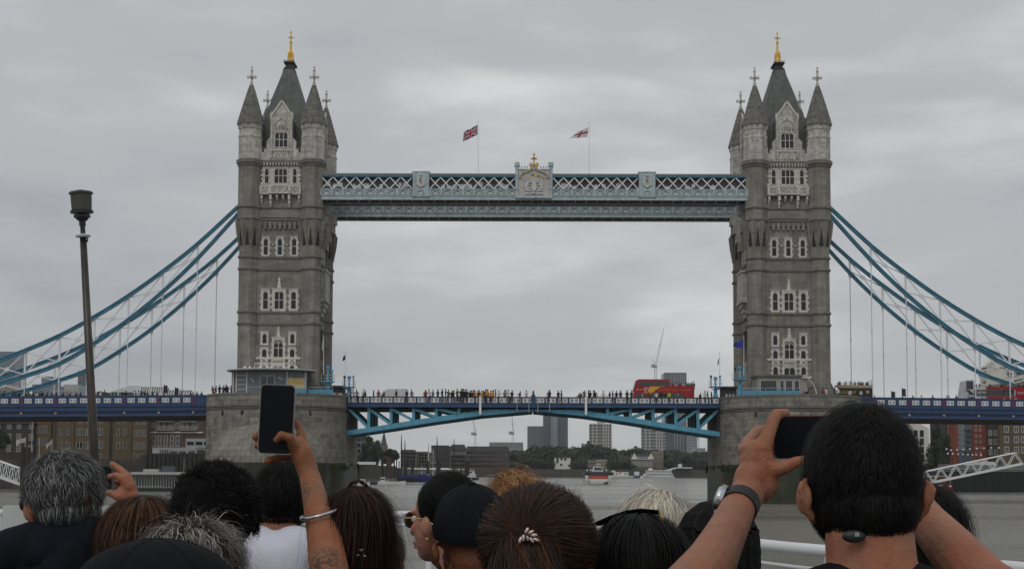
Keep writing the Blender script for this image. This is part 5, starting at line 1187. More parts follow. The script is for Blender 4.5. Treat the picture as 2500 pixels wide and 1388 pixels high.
g = MB(); [g.box(i*.3, -.03, .4, i*.3+.05, .03, 1.6, frw) for i in range(100)]; [g.box(0, -.03, z, x1-x0, .03, z+.05, frw) for z in (.7, 1.0, 1.3, 1.6)]; o = g.build('railing_mesh', r); o['kind'] = 'stuff'; MB().prism([(8, 1.5), (16, 1.5), (15.2, 2.4), (9, 2.4)], 1.5, 4, wht).build('cabin', r)
globe_m = mat('lamp_globe', (.75, .75, .74), .3)
for k, (px, y) in enumerate([(2311, 1095), (2322, 1098), (2337, 1097), (2352, 1096), (2368, 1095), (2385, 1094), (2402, 1093), (2420, 1092), (2438, 1092), (2314, 1106), (2326, 1106.5), (2339, 1107.5), (2351, 1108), (2363, 1108.5), (2374, 1109), (2384, 1109.5), (2395, 1110)]):
    p = at(px, y, 150 if k < 9 else 156); r = thing('globe_lamp', (p.x, p.y, 6.9), '%s globe lamp from the left in the %s row, before the red flats' % (('first', 'second', 'third', 'fourth', 'fifth', 'sixth', 'seventh', 'eighth', 'ninth')[k % 9], 'upper' if k < 9 else 'lower'), 'street lamp', 'white globe lamps along the south bank walk'); h = p.z-6.9
    MB().tube([(0, 0, 0), (0, 0, h)], .05, 5, blackm).build('post', r); MB().lathe([(.27*math.sin(PI*i/6), h-.05-.27*math.cos(PI*i/6)) for i in range(7)], 8, globe_m).build('globe', r)
# ------------------------------------------------------------------ trees
leaf_d = mat('leaf_dark', (.032, .046, .028), .8, var=.35, vs=.25); leaf_m = mat('leaf_mid', (.045, .06, .028), .8, var=.35, vs=.25); bark = mat('bark', (.05, .04, .03), .9)
def crown(seed, R_, H, leafs, sz, m2=None):
    rr = random.Random(seed); g = MB(); bl = [(rr.uniform(-.55, .55)*R_, rr.uniform(-.55, .55)*R_, rr.uniform(.12, .85)*H, rr.uniform(.28, .5)*R_) for _ in range(13)]
    for _ in range(leafs):
        bx, by, bz, br = rr.choice(bl); d = Vector((rr.gauss(0, 1), rr.gauss(0, 1), rr.gauss(0, 1))).normalized(); rad_ = br*rr.uniform(.6, 1.08); c = Vector((bx, by, bz))+Vector((d.x, d.y, d.z*.85))*rad_
        u = Vector((rr.gauss(0, 1), rr.gauss(0, 1), rr.gauss(0, 1))).normalized(); v = u.cross(Vector((rr.gauss(0, 1), rr.gauss(0, 1), rr.gauss(0, 1)))).normalized(); s_ = sz*rr.uniform(.6, 1.3); k = len(g.v)
        g.v += [tuple(c+u*s_), tuple(c+v*s_*.7), tuple(c-u*s_*.8), tuple(c-v*s_*.7)]; g.f.append([k, k+1, k+2, k+3]); g.m.append(g.mi(leaf_d if rr.random() < .6 else leaf_m))
    for bx, by, bz, br in bl:
        g.lathe([(br*.72*math.sin(PI*i/5), bz-br*.62*math.cos(PI*i/5)) for i in range(6)], 7, leaf_d, (bx, by))
    return g.mesh('crown')
def trunk_m(H, r_):
    g = MB(); g.tube([(0, 0, 0), (.1*r_, 0, H*.3), (0, .2, H*.6)], [r_, r_*.7, r_*.4], 7, bark)
    for a in range(4): g.tube([(0, 0, H*.3), (math.cos(a*1.6)*H*.18, math.sin(a*1.6)*H*.18, H*.55)], [r_*.45, r_*.15], 5, bark)
    return g.mesh('trunk')
CR = [crown(i, 8, 15, 1700, .8) for i in range(4)]; CRN = crown(9, 8, 15, 5200, .42); TR = trunk_m(12, .5)
def tree(px, pyt, pyb, wpx, Y, label, group, k=0, near=False):
    a = at(px, pyb, Y); c = at(px, pyt, Y); sc = (Y+210)/3187; W = wpx*sc; H = c.z-a.z; r = thing('tree', (a.x, Y, a.z), label, 'tree', group, rz=k*1.3)
    put('crown', CRN if near else CR[k % 4], r, (0, 0, -H*.12), None, (W/13.5, W/13.5, H*1.12/14.5)); put('trunk', TR, r, None, None, (W/16, W/16, H/15))
side = ['behind the long flats', 'below the grey slab of flats', 'below the shorter grey block', 'in front of the tall dark tower', 'below the tall dark tower', 'left of the white house', 'behind the white house', 'right of the white house', 'below the lone balcony tower', 'behind the ochre building', 'right of the ochre building', 'behind the gabled terrace', 'over the gabled roof', 'left of the ochre brick tower', 'behind the ochre brick tower', 'right of the ochre brick tower', 'below the blue glass tower', 'left of the right pier', 'nearest the right pier']
rr = random.Random(5)
for i in range(19):
    px = 1222+i*28.5; top = [1112, 1100, 1092, 1090, 1086, 1088, 1084, 1082, 1086, 1092, 1090, 1094, 1096, 1097, 1092, 1100, 1104, 1101, 1096][i]
    tree(px, top, 1150, 74, 945+rr.uniform(-6, 25), 'dark leafy tree on the far bank, '+side[i], 'trees along the far bank', i)
fr = ['left of the white house', 'between white house and ochre building', 'just left of the ochre building', 'right of the ochre building', 'before the brown brick end', 'before the gabled terrace', 'right of the ochre brick tower', 'at the far right of the bank']
for i, (px, top, w_) in enumerate(((1300, 1118, 60), (1413, 1120, 44), (1340, 1120, 40), (1497, 1118, 44), (1533, 1122, 40), (1255, 1124, 60), (1650, 1112, 60), (1705, 1114, 60))): tree(px, top, 1148, w_, 914+i*.5, 'lower bushy tree at the river wall, '+fr[i], 'bushy trees at the far river wall', i+1)
tree(915, 1060, 1128, 46, 300, 'large dark tree beside the left pier, below the lifting deck', 'trees near the left pier', 0, True); tree(893, 1078, 1128, 40, 305, 'smaller tree between the large tree and the left pier', 'trees near the left pier', 1, True); tree(940, 1092, 1128, 40, 320, 'round tree right of the large tree near the spire', 'trees near the left pier', 2, True); tree(962, 1098, 1125, 34, 380, 'pale distant tree left of the tan wharf', 'trees near the left pier', 3)
tree(2285, 1030, 1150, 50, 172, 'tall dark slender tree right of the black haired man', 'trees on the south bank', 1, True); tree(2303, 1055, 1150, 36, 168, 'lower dark tree left of the red flats', 'trees on the south bank', 2, True); tree(2262, 1128, 1160, 40, 166, 'round green bush at the foot of the tall south bank tree', 'trees on the south bank', 3, True); tree(4, 1044, 1090, 34, 100, 'rounded dark green tree at the left edge', 'trees on the left bank', 1, True)
# ------------------------------------------------------------------ boats
def hull(L_, W, H, m, sheer=.25, rot=0):
    n_ = 10; vs = []; fs = []
    for i in range(n_+1):
        u = i/n_; x = -L_/2+L_*u; wd_ = W/2*(1-max(0, (u-.55)/.45)**2.2)*(.85 if i == 0 else 1); zt = H*(1+sheer*max(0, u-.4)**2*2.5); vs += [(x, -wd_, zt), (x, -wd_*.72, -.3), (x, wd_*.72, -.3), (x, wd_, zt)]
    for i in range(n_):
        for j in range(3): fs.append((i*4+j, (i+1)*4+j, (i+1)*4+j+1, i*4+j+1))
        fs.append((i*4+3, (i+1)*4+3, (i+1)*4, i*4))
    fs += [(0, 1, 2, 3)]; g = MB(); g.add(vs, fs, m); return g
white_b = mat('boat_white', (.72, .73, .73), .35); navy_b = mat('barge_blue', (.018, .022, .16), .5, var=.1); blk_b = mat('boat_black', (.018, .018, .022), .5); redh = mat('boat_red', (.16, .025, .03), .5); orange = mat('ferry_orange', (.75, .08, .03), .45); woodc = mat('varnished_wood', (.16, .05, .02), .4)
def boat(px, py, D=None, Y=None, label='', name='boat', rz=0, cat='boat', group='boats on the river'):
    d = ray(px, py); t_ = (0-CAMP.z)/d.z; p = CAMP+d*t_
    if Y is not None: p = at(px, py, Y); p.z = 0
    return thing(name, (p.x, p.y, 0), label, cat, group, rz)
# catamaran ferry head-on
r = boat(1461, 1181, label='white and orange passenger catamaran coming head on, right of centre', name='catamaran_ferry', cat='ferry')
for s_ in (-1, 1): g = hull(24, 2.4, 2.3, white_b, .5); g.build('hull', r, (s_*4.2, 10, 0)).rotation_euler = (0, 0, -PI/2)
g = MB(); g.box(-4.9, 1.5, 1.5, 4.9, 20, 2.1, white_b); g.prism([(-3.4, .9), (3.4, .9), (4.0, 2.1), (-4.0, 2.1)], .5, 4, white_b); g.build('bridge_deck', r)
g = MB(); g.prism([(-5.4, 2.1), (5.4, 2.1), (5.2, 4.6), (-5.2, 4.6)], 1.0, 20, blk_b); g.build('cabin', r); MB().box(-3.4, .6, 2.3, 3.4, 1.0, 3.15, orange).build('orange_bow_panel', r); MB().box(-5.4, .8, 4.6, 5.4, 20, 4.78, gflat).build('roof', r)
for i in range(7): MB().box(-3.2+i*.95, .92, 3.3, -2.5+i*.95, 1.02, 4.4, dkgl).build('window', r)
for s_ in (-1, 1): MB().box(s_*4.5-.7, .4, 1.4, s_*4.5+.7, 1.4, 3.4, white_b).build('sponson', r)
g = MB(); g.prism([(-2.2, 5.0), (2.2, 5.0), (1.5, 6.9), (-1.5, 6.9)], 3, 7, white_b); wh = g.build('wheelhouse', r); MB().prism([(-1.7, 5.5), (1.7, 5.5), (1.35, 6.6), (-1.35, 6.6)], 2.9, 3.05, dkgl).build('window', wh)
g = MB(); g.bar((0, 5, 6.9), (0, 5, 8.4), .2, .2, white_b); g.box(-1.2, 4.9, 7.7, 1.2, 5.1, 7.85, white_b); g.build('radar_mast', r)
for x in (-4.2, -2.8, 3.4): MB().lathe([(.35*math.sin(PI*i/6), 5.45-.35*math.cos(PI*i/6)) for i in range(7)], 8, white_b).build('radome', r, (x, 4, 0))
g = MB(); g.box(5.3, 3, 1.0, 6.8, 3.1, 1.1, blk_b); g.box(5.3, 3, 2.0, 6.8, 3.1, 2.1, blk_b); g.box(6.7, 3, 1.0, 6.8, 3.1, 2.1, blk_b); g.build('fender_frame', r)
# passenger boats at the far pier
r = boat(1528, 1166, label='white freight boat with red lettering and blue stern, behind the ferry', name='work_boat', rz=PI); hull(26, 7, 2.0, white_b).build('hull', r); MB().box(-12.5, -3.4, 0, -6, 3.4, 2.3, navy_b).build('stern', r); MB().box(-2, -2.8, 2, 10, 2.8, 5, white_b).build('cabin', r); MB().box(-11, -2.4, 2.3, -7, 2.4, 5.4, white_b).build('wheelhouse', r); MB().box(4, 2.8, 3.6, 6.5, 2.9, 4.7, orange).build('red_lettering_panel', r)
MB().box(9, -2, 5, 12, 2, 6.2, white_b).build('bow_cabin', r); g = MB(); [g.box(x, 2.8, 3.0, x+1.1, 2.86, 4.2, glassd) for x in (-1.4, .4, 7.5)]; g.build('windows', r)
r = boat(1605, 1167, label='white double deck passenger boat moored at the far right pier', name='passenger_boat', rz=PI); hull(27, 6.5, 1.8, white_b).build('hull', r)
for z, x0, x1 in ((1.8, -12, 11), (4.2, -11, 9)):
    MB().box(x0, -2.9, z, x1, 2.9, z+2.2, white_b).build('deck_cabin', r); n_ = int((x1-x0)/1.8)
    for i in range(n_): MB().box(x0+.5+i*1.8, 2.88, z+.8, x0+1.8+i*1.8, 2.96, z+1.7, glassd).build('window', r)
MB().box(-11, -2.9, 6.4, 9, 2.9, 6.6, white_b).build('sun_deck', r); MB().box(4, -1.5, 6.6, 7, 1.5, 8.2, white_b).build('wheelhouse', r)
r = boat(1352, 1163, label='small white cabin cruiser low on the water below the white house', name='small_boat', rz=PI); hull(11, 3, .9, blk_b).build('hull', r); MB().box(-4.2, -1.2, .8, -1.5, 1.2, 3.2, white_b).build('cabin', r); MB().prism([(-1.5, 1), (3.5, 1), (1.5, 2.2), (-1.5, 2.2)], -1, 1, white_b).build('foredeck', r)
# the far pier gangway
p0 = at(1618, 1150, 898); p1 = at(1650, 1141, 898); r = thing('far_pier', (p0.x, 898, p0.z), 'thin white pier walkway with a small hut, right of the double deck boat', 'pier'); MB().bar((0, 0, 0), (p1.x-p0.x, 0, p1.z-p0.z), 1.5, 1.2, white_b).build('ramp', r); p2 = at(1690, 1141, 898); MB().bar((p1.x-p0.x, 0, p1.z-p0.z), (p2.x-p0.x, 0, p1.z-p0.z), 1.5, .8, white_b).build('walkway', r); q_ = at(1660, 1141, 898); MB().box(q_.x-p0.x-1.6, -1, p1.z-p0.z, q_.x-p0.x+1.6, 1, p1.z-p0.z+3.2, white_b).build('hut', r)
for i in range(5): MB().tube([((p1.x-p0.x)+i*3, 0, p1.z-p0.z), ((p1.x-p0.x)+i*3, 0, -p0.z-1)], .25, 5, blk_b).build('leg', r)
# barges, tug, masts below the left leaf
r = boat(996, 1176, label='black lighter with navy cover, left of two barges by the piles', name='barge', cat='barge', rz=0); hull(9, 4, 1.9, blk_b).build('hull', r); MB().prism([(-5, 1.8), (5, 1.9), (3.5, 3.2), (-4, 3.3)], -1.8, 1.8, navy_b).build('cover', r)
r = boat(1033, 1176, label='royal blue barge, right of the navy covered one', name='barge', cat='barge', rz=PI); hull(10.5, 4, 2.9, navy_b).build('hull', r); MB().prism([(-4.5, 2.8), (4, 2.8), (3, 3.4), (-4, 3.4)], -1.8, 1.8, navy_b).build('cover', r)
def small_boat(px, py, L_, Y, label, hm, mast=0, cabin=1, rz=0, cw=2.):
    r = boat(px, py, Y=Y, label=label, name='moored_boat', rz=rz, cat='boat', group='boats moored below the left leaf'); hull(L_, L_*.3, 1.1, hm).build('hull', r)
    if cabin: c_ = MB().box(-L_*.25, -L_*.12, 1, L_*.15, L_*.12, 1+cw, white_b).build('cabin', r); MB().box(-L_*.23, -L_*.125, 1+cw*.4, L_*.13, L_*.125, 1+cw*.75, glassd).build('window', c_)
    if mast:
        g = MB(); g.tube([(0, 0, 1), (0, 0, mast)], [.14, .07], 5, white_b if cabin else pile_m); g.box(-1.2, -.05, mast*.55, 1.2, .05, mast*.55+.12, white_b if cabin else pile_m); [g.bar((x, 0, 1.2), (0, 0, mast*.95), .05, .05, white_b if cabin else pile_m) for x in (-L_*.3, L_*.3)]; g.build('mast', r)
small_boat(1012, 1166, 9, 415, 'white wheelhouse boat behind the navy barge', white_b, 0, 1); small_boat(1030, 1163, 11, 445, 'white workboat with small signal mast behind the blue barge', white_b, 8, 1); small_boat(1057, 1168, 9, 400, 'white yacht with tall white mast behind the sunglasses woman', white_b, 16, 1); small_boat(1066, 1166, 8, 415, 'small boat with short white mast, right of the white yacht', white_b, 9, 1); small_boat(1118, 1163, 14, 445, 'low white boat behind the black haired head', white_b, 0, 1); small_boat(1104, 1163, 12, 455, 'white decked boat beside the black haired head', white_b, 0, 1)
small_boat(886, 1168, 4.5, 200, 'small red and white launch beside the left pier', white_b, 0, 1, 0, 1.2); small_boat(936, 1168, 4, 262, 'small workboat with orange trim left of the rusty pile', white_b, 0, 1, 0, 1.6); small_boat(970, 1172, 6, 262, 'little white dinghy at the bow of the navy barge', white_b, 3, 0)
for px, y0, l in ((979.5, 1060, 'dark sailing barge mast, leftmost'), (988, 1073, 'dark sailing barge mast beside the leftmost one'), (1066.5, 1065, 'tallest dark barge mast before the plum wharf'), (1108, 1070, 'thin dark barge mast right of the plum wharf'), (1046, 1083, 'slender pale mast left of the plum wharf'), (1126, 1110, 'short brown mast post right of the dark wharf')):
    a = at(px, 1160, 335); c = at(px, y0, 335); g = MB(); g.tube([(0, 0, 0), (0, 0, (c.z-a.z)*.75), (0, 0, c.z-a.z)], [.34, .26, .1], 6, pile_m if px != 1046 else pale_c); g.bar((.3, 0, 1), (.1, 0, (c.z-a.z)*.8), .05, .05, pile_m); tag(g.build('barge_mast', None, (a.x, 335, max(0, a.z))), l, 'mast', 'masts of sailing barges')
r = boat(1150, 1171, label='black and white tug with red topped wheelhouse, right of the piles', name='tug_boat', rz=PI*.8); hull(9, 4, 1.5, blk_b, .8).build('hull', r); MB().box(-2.5, -1.5, 1.3, 1.5, 1.5, 3.4, white_b).build('cabin', r); MB().box(-1.8, -1.1, 3.4, .8, 1.1, 5.2, white_b).build('wheelhouse', r); MB().box(-1.6, -1, 4.0, .9, 1.2, 4.8, glassd).build('window', r); MB().box(-1, -.5, 5.2, 0, .5, 6.0, redh).build('funnel', r); MB().tube([(2.5, 0, 1.5), (2.5, 0, 7)], .07, 5, white_b).build('mast', r)
p = at(935, 1178, 268); r = thing('landing_stage', (p.x, 268, 0), 'low grey landing stage left of the navy barge', 'pontoon'); MB().box(-8, -2, -.3, 5.2, 3, .9, pile_m).build('float', r); MB().box(-8, -2.1, .9, 5.2, 3, 1.05, grey_c).build('deck', r); MB().box(.5, -1, 1.05, 4.9, 2, 2.2, gflat).build('hut', r)
for i in range(9): MB().box(-7.5+i*.8, -1.9, 1.05, -7.4+i*.8, -1.8, 2.0, frw).build('rail_post', r)
p = at(882, 1133, 262); MB_ = MB().box(0, 0, 0, 7.5, 2, 1.0, white_b); o = MB_.build('white_canopy', None, (at(866, 1133, 262).x, 262, p.z)); tag(o, 'long white canopy on the bank beside the left pier', 'canopy')
# red tug at right
r = boat(2290, 1200, label='dark red and white motor boat with wooden wheelhouse below the right gangway', name='motor_launch', rz=-.9); hull(8.5, 3.0, 1.3, redh, .9).build('hull', r); MB().prism([(-3.9, -1.45), (1.5, -1.45), (4.0, -.3), (4.0, .3), (1.5, 1.45), (-3.9, 1.45)], 1.3, 1.75, white_b, 'z').build('bulwark', r); w_ = MB().box(-2.2, -1.3, 2.0, 1.3, 1.3, 3.9, woodc).build('wheelhouse', r); MB().box(-2.5, -1.5, 3.9, 1.6, 1.5, 4.05, white_b).build('roof', r)
for i in range(5): MB().box(-2.0+i*.65, -1.36, 2.8, -1.55+i*.65, -1.28, 3.6, glassd).build('window', w_)
MB().tube([(3.5, 0, 1.8), (3.5, 0, 4.5)], .05, 5, white_b).build('mast', r)
# ================================================================== VEHICLES ON THE ROAD
bus_red = mat('bus_red', (.38, .012, .02), .35); bus_yel = mat('bus_yellow', (.80, .42, .04), .45); bus_or = mat('bus_orange_lettering', (.75, .22, .03), .5); bus_brn = mat('bus_dark_maroon', (.028, .014, .012), .4); bus_tan = mat('bus_beige', (.42, .36, .26), .5); bus_wht = mat('bus_white', (.62, .63, .65), .4); tyre = mat('tyre', (.012, .012, .012), .8); yel_t = mat('yellow_lettering', (.55, .5, .03), .5); van_w = mat('van_white', (.66, .68, .68), .35)
RZ = 15.73
def wheels(r, xs, y0, y1, rr_=.48):
    for x in xs:
        for y in (y0, y1):
            w_ = MB().lathe([(rr_, -.14), (rr_, .14)], 14, tyre).build('wheel', r, (x, y, rr_)); w_.rotation_euler = (PI/2, 0, 0); MB().lathe([(rr_*.55, -.16), (rr_*.55, .16)], 10, grey_c).build('rim', w_)
def bus(px0, px1, Y, H, body, low, label, openfrac, deckz=2.35, front='left'):
    x0 = at(px0, 960, Y).x; x1 = at(px1, 960, Y).x; W = x1-x0; r = thing('tour_bus', (x0, Y, RZ), label, 'bus', 'open top tour buses on the bridge')
    f = .45; prof = [(.25, .35), (W, .35), (W, deckz+1.05), (W*openfrac, deckz+1.05), (W*openfrac, H), (1.0, H), (.55, H-.2), (.2, deckz), (.02, 1.2), (.05, .5)]
    MB().prism(prof, 0, 2.5, body).build('body', r); wheels(r, (1.9, W-2.6, W-1.4) if W > 10.5 else (1.9, W-2.4), .1, 2.4)
    MB().box(W*openfrac, .1, deckz+1.0, W-.1, 2.4, deckz+1.06, low).build('upper_deck', r)
    g = MB(); g.box(W-.12, .05, deckz+1.05, W-.05, .12, deckz+1.9, grey_c); g.box(W*openfrac, .02, deckz+1.35, W-.05, .07, deckz+1.4, grey_c); g.box(W-.1, .1, deckz+1.8, W-.04, 2.4, deckz+1.86, grey_c); g.build('deck_rail', r)
    return r, W
r, W = bus(1545, 1695, 9, 4.5, bus_red, bus_red, 'red tour bus with yellow swoosh on the right half of the lifting deck', .6)
for a, b2 in ((.9, 2.05), (2.15, 3.6), (3.7, 6.0)): MB().box(a, -.03, 3.35, b2, .02, 4.15, glassd).build('upper_window', r)
MB().box(2.3, -.03, 1.0, W*.83, .02, 2.15, glassd).build('lower_window', r); MB().box(.35, -.04, .4, 2.0, .02, 2.1, glassd).build('door', r); MB().box(1.0, -.06, .4, 1.12, .0, 2.1, bus_red).build('door_pillar', r); MB().box(1.55, -.06, .4, 1.65, .0, 2.1, bus_wht).build('door_pillar', r)
MB().prism([(.12, 2.5), (.62, 4.1), (.5, 4.25), (.02, 2.5)], .1, 2.4, glassd).build('windscreen', r)
MB().prism([(1.8, 2.2), (3.3, 2.2), (3.9, 2.75), (4.6, 3.2), (5.6, 3.3), (2.9, 3.3), (2.6, 2.9), (2.3, 2.6)], -.05, .01, bus_yel).build('yellow_swoosh', r)
text('City Sightseeing', .5, (5.9, -.05, 2.72), r, bus_or, sx=.98); text('London', .5, (9.0-.5, -.05, 2.7), r, bus_or, sx=.8); text('***', .5, (9.3, -.05, 2.6), r, bus_wht); text('way out', .36, (1.05, -.05, 2.8), r, bus_wht, sx=.9)
MB().lathe([(.4, .0), (.4, .05)], 10, mat('bus_pink_emblem', (.55, .25, .3), .5)).build('emblem', r, (2.2, 0, 2.8)).rotation_euler = (PI/2, 0, 0)
bred = (r, W)
r, W = bus(2046, 2130, 9, 3.4, bus_brn, bus_tan, 'dark maroon open top tour bus full of passengers, right of the right tower', .0, 2.6)
MB().box(0, -.03, 3.15, W, .02, 3.63, bus_tan).build('beige_band', r); MB().box(1, -.03, .9, W-.6, .02, 1.7, glassd).build('lower_window', r); text('BIGBUS.COM', .72, (1.55, -.05, 2.4), r, yel_t, sx=.82); MB().lathe([(.3, 0), (.3, .05)], 8, bus_tan).build('emblem', r, (W-.8, 0, 2.5)).rotation_euler = (PI/2, 0, 0)
bdark = (r, W)
r, W = bus(2348, 2512, 9, 4.55, bus_wht, bus_red, 'white fronted tour bus with red stripes and red rear, at the right edge', .19)
MB().prism([(.75, 3.0), (1.9, 3.0), (1.9, 4.35), (.8, 4.35)], -.04, .01, glassd).build('upper_window', r); MB().prism([(.5, 2.9), (1.2, 2.9), (2.0, 2.2), (2.0, 1.9)], -.05, .0, glassd).build('window_wedge', r)
for z0, z1 in ((2.95, 3.4), (1.35, 1.85)): MB().box(4.1, -.05, z0, W*.87-.8, .01, z1, bus_red).build('red_stripe', r)
MB().box(2.1, -.05, 1.9, W*.78, .01, 2.9, glassd).build('window', r); MB().box(W*.80, -.05, 1.3, W, .01, 3.4, bus_red).build('rear_panel', r); text('TOOTbus', .55, (W*.91, -.08, 2.35), r, whtp, sx=.9); text('NSW', .75, (3.3, -.07, 2.4), r, whtp, sx=.9); MB().box(.9, -.04, .4, 2.2, .01, 1.7, glassd).build('door', r); MB().box(4, -.04, .6, 9, .01, 1.25, glassd).build('lower_window', r); MB().lathe([(.32, 0), (.32, .05)], 10, grey_c).build('emblem', r, (1.35, 0, 2.25)).rotation_euler = (PI/2, 0, 0)
bwht = (r, W)
# van
x0 = at(918, 960, 9).x; r = thing('white_van', (x0, 9, RZ), 'long white panel van on the left half of the lifting deck', 'van'); W = at(995, 960, 9).x-x0
MB().prism([(0, .4), (W, .4), (W, 2.55), (W-.2, 2.75), (1.9, 2.7), (1.3, 2.35), (.75, 1.5), (.1, 1.25)], 0, 2, van_w).build('body', r); MB().prism([(.85, 1.45), (1.5, 1.45), (1.5, 2.2), (1.35, 2.2)], -.03, .01, glassd).build('window', r); MB().prism([(.62, 1.42), (.74, 1.42), (1.32, 2.35), (1.2, 2.35)], .1, 1.9, glassd).build('windscreen', r); wheels(r, (.95, W-1.1), .05, 1.95, .36); MB().box(2.0, -.02, .9, W-.4, .0, .96, grey_c).build('rub_strip', r)
x0 = at(1393, 960, 9).x; r = thing('flatbed_truck', (x0, 9, RZ), 'small white cab truck with empty flatbed, right of the white marker board', 'truck'); W = at(1484, 960, 9).x-x0
MB().prism([(0, .4), (2.2, .4), (2.2, 2.2), (1.5, 2.25), (.9, 1.5), (.1, 1.15)], 0, 1.9, van_w).build('cab', r); MB().prism([(1.0, 1.3), (1.9, 1.3), (1.9, 2.0), (1.5, 2.0)], -.03, .01, glassd).build('window', r); MB().box(2.15, 0, .5, 2.35, 1.9, 2.45, blackm).build('headboard', r); MB().box(2.3, 0, .7, W, 1.9, .95, grey_c).build('flatbed', r)
g = MB(); g.box(2.3, -.02, 1.55, W, .03, 1.65, mat('ochre_rail', (.45, .33, .12), .6)); [g.box(x, -.02, .9, x+.08, .03, 1.6, MATS['ochre_rail']) for x in (4, W-.1)]; g.build('side_rail', r); wheels(r, (.9, W-1.2), .05, 1.85, .34)
x0 = at(1314, 962, 9).x; r = thing('parked_car', (x0, 9, RZ), 'white car roof just showing right of mid span', 'car'); MB().prism([(0, .35), (4, .35), (4.1, .9), (3.6, 1.0), (3.0, 1.55), (1.4, 1.55), (.8, 1.0), (0, .85)], 0, 1.7, van_w).build('body', r); MB().prism([(1.0, 1.02), (3.4, 1.02), (2.9, 1.48), (1.45, 1.48)], -.03, .02, glassd).build('window', r); wheels(r, (.8, 3.2), .05, 1.65, .31)
# ================================================================== PEOPLE ON THE BRIDGE (a few pixels each)
skinp = [mat('far_skin_%s' % n, c, .7) for n, c in (('a', (.35, .2, .14)), ('b', (.16, .08, .05)))]; hairp = mat('far_hair', (.02, .015, .012), .8); trp = mat('far_trousers', (.03, .035, .05), .8)
CLO = {'dark': (.02, .02, .025), 'yellow': (.70, .30, .03), 'white': (.6, .6, .6), 'red': (.25, .03, .03), 'grey': (.16, .16, .17), 'olive': (.09, .085, .05), 'pink': (.5, .2, .2), 'blue': (.06, .09, .2), 'hi-vis yellow': (.5, .6, .05)}
PM = {}
def pmesh(c, v):
    if (c, v) in PM: return PM[c, v]
    g = MB(); cl = mat('far_cloth_'+c.replace('-', '_').replace(' ', '_'), CLO[c], .8); sk = skinp[v % 2]; lean = (0, .1, -.06, .18)[v]; up = (0, 0, 1, 0)[v]
    for s_ in (-1, 1): g.tube([(s_*.09, 0, .0), (s_*.1, .05*s_*(v % 3), .45), (s_*.09, 0, .88)], [.06, .07, .1], 6, trp); g.box(s_*.09-.05, -.16, 0, s_*.09+.05, .1, .07, hairp)
    g.lathe([(.15, .82), (.17, .95), (.15, 1.08), (.2, 1.3), (.21, 1.42), (.1, 1.5), (.055, 1.53)], 8, cl, (lean*.5, 0), 0, 1, .62)
    hx = lean
    g.lathe([(.05, 1.48), (.055, 1.56)], 6, sk, (hx*.9, 0)); g.lathe([(.03, 1.53), (.085, 1.6), (.095, 1.68), (.05, 1.77)], 8, sk, (hx, -.01)); g.lathe([(.1, 1.62), (.108, 1.7), (.075, 1.79), (.01, 1.82)], 8, hairp, (hx, .012))
    for s_ in (-1, 1):
        if up and s_ > 0: g.tube([(lean*.5+s_*.2, 0, 1.4), (s_*.3, -.15, 1.3), (s_*.2, -.3, 1.55)], [.055, .045, .035], 6, cl)
        else: g.tube([(lean*.5+s_*.2, 0, 1.4), (s_*.26, -.02, 1.15), (s_*.22, -.12 if v else 0, .92)], [.055, .045, .035], 6, cl)
    PM[c, v] = g.mesh('person'); return PM[c, v]
def folk(seq, where, ref, Y0=-.0, zf=15.85, grp='pedestrians on the bridge'):
    rr = random.Random(where); cnt = {}
    ordn = ['first', 'second', 'third', 'fourth', 'fifth', 'sixth', 'seventh', 'eighth', 'ninth', 'tenth', 'eleventh', 'twelfth', 'thirteenth', 'fourteenth', 'fifteenth', 'sixteenth']
    seq = sorted(seq)
    for i, (px, c, h) in enumerate(seq):
        Y = Y0+rr.uniform(.0, .9); p = at(px, 960, Y); cnt[c] = cnt.get(c, 0)+1
        o = put('person', pmesh(c, rr.randrange(4)), None, (p.x, Y, zf), (0, 0, rr.choice((0, .6, -.6, PI, 1.6))), (1.05, 1.05, h)); tag(o, '%s %s-clad person from %s, %s' % (ordn[cnt[c]-1], c.replace('hi-vis yellow', 'hi-vis'), ref, where), 'person', grp)
D_, Yl, Wh, Rd, Gy, Ol, Pk, Bl, Hv = 'dark', 'yellow', 'white', 'red', 'grey', 'olive', 'pink', 'blue', 'hi-vis yellow'
folk([(8, D_, 1), (32, D_, 1), (38, D_, 1), (48, D_, 1.02), (60, D_, .98), (67, D_, 1), (72, Gy, 1.05), (81, D_, 1), (92, Wh, .95), (97, D_, 1), (104, D_, 1.06), (114, D_, .93), (128, Bl, .95), (139, D_, 1), (152, D_, .95), (163, Pk, 1), (169, Rd, .94), (187, D_, .98), (197, D_, .98)], 'left span, before the lamp post', 'the left edge', -.2, 15.5)
folk([(232, Wh, .95), (246, Wh, .95), (306, D_, .98), (328, Wh, 1), (337, Wh, 1), (345, D_, .98), (352, D_, 1), (360, D_, .96), (372, D_, .95), (384, Gy, .95), (441, Gy, .9), (466, Bl, .92), (480, Gy, .92), (492, Bl, .92)], 'left span, towards the tower', 'the lamp post', -.2, 15.75)
folk([(521, Rd, .97), (527, D_, 1.02), (536, D_, 1.08), (545, D_, 1.02), (552, D_, 1.1), (556, D_, 1.0), (564, D_, 1), (571, D_, 1.04), (600, D_, 1.04), (607, D_, 1.1), (612, D_, 1), (622, D_, 1.06)], 'on the left pier', 'its left end', -4.5, 16.25)
folk([(716, D_, .9), (723, D_, .95), (748, Bl, .95)], 'behind the glass balustrade, left pier', 'the raised phone', -5.8, 16.3); folk([(815, Wh, .92), (822, Gy, .9), (830, Wh, .88)], 'by the dark hut at the left tower', 'the left mast', 0, 15.9)
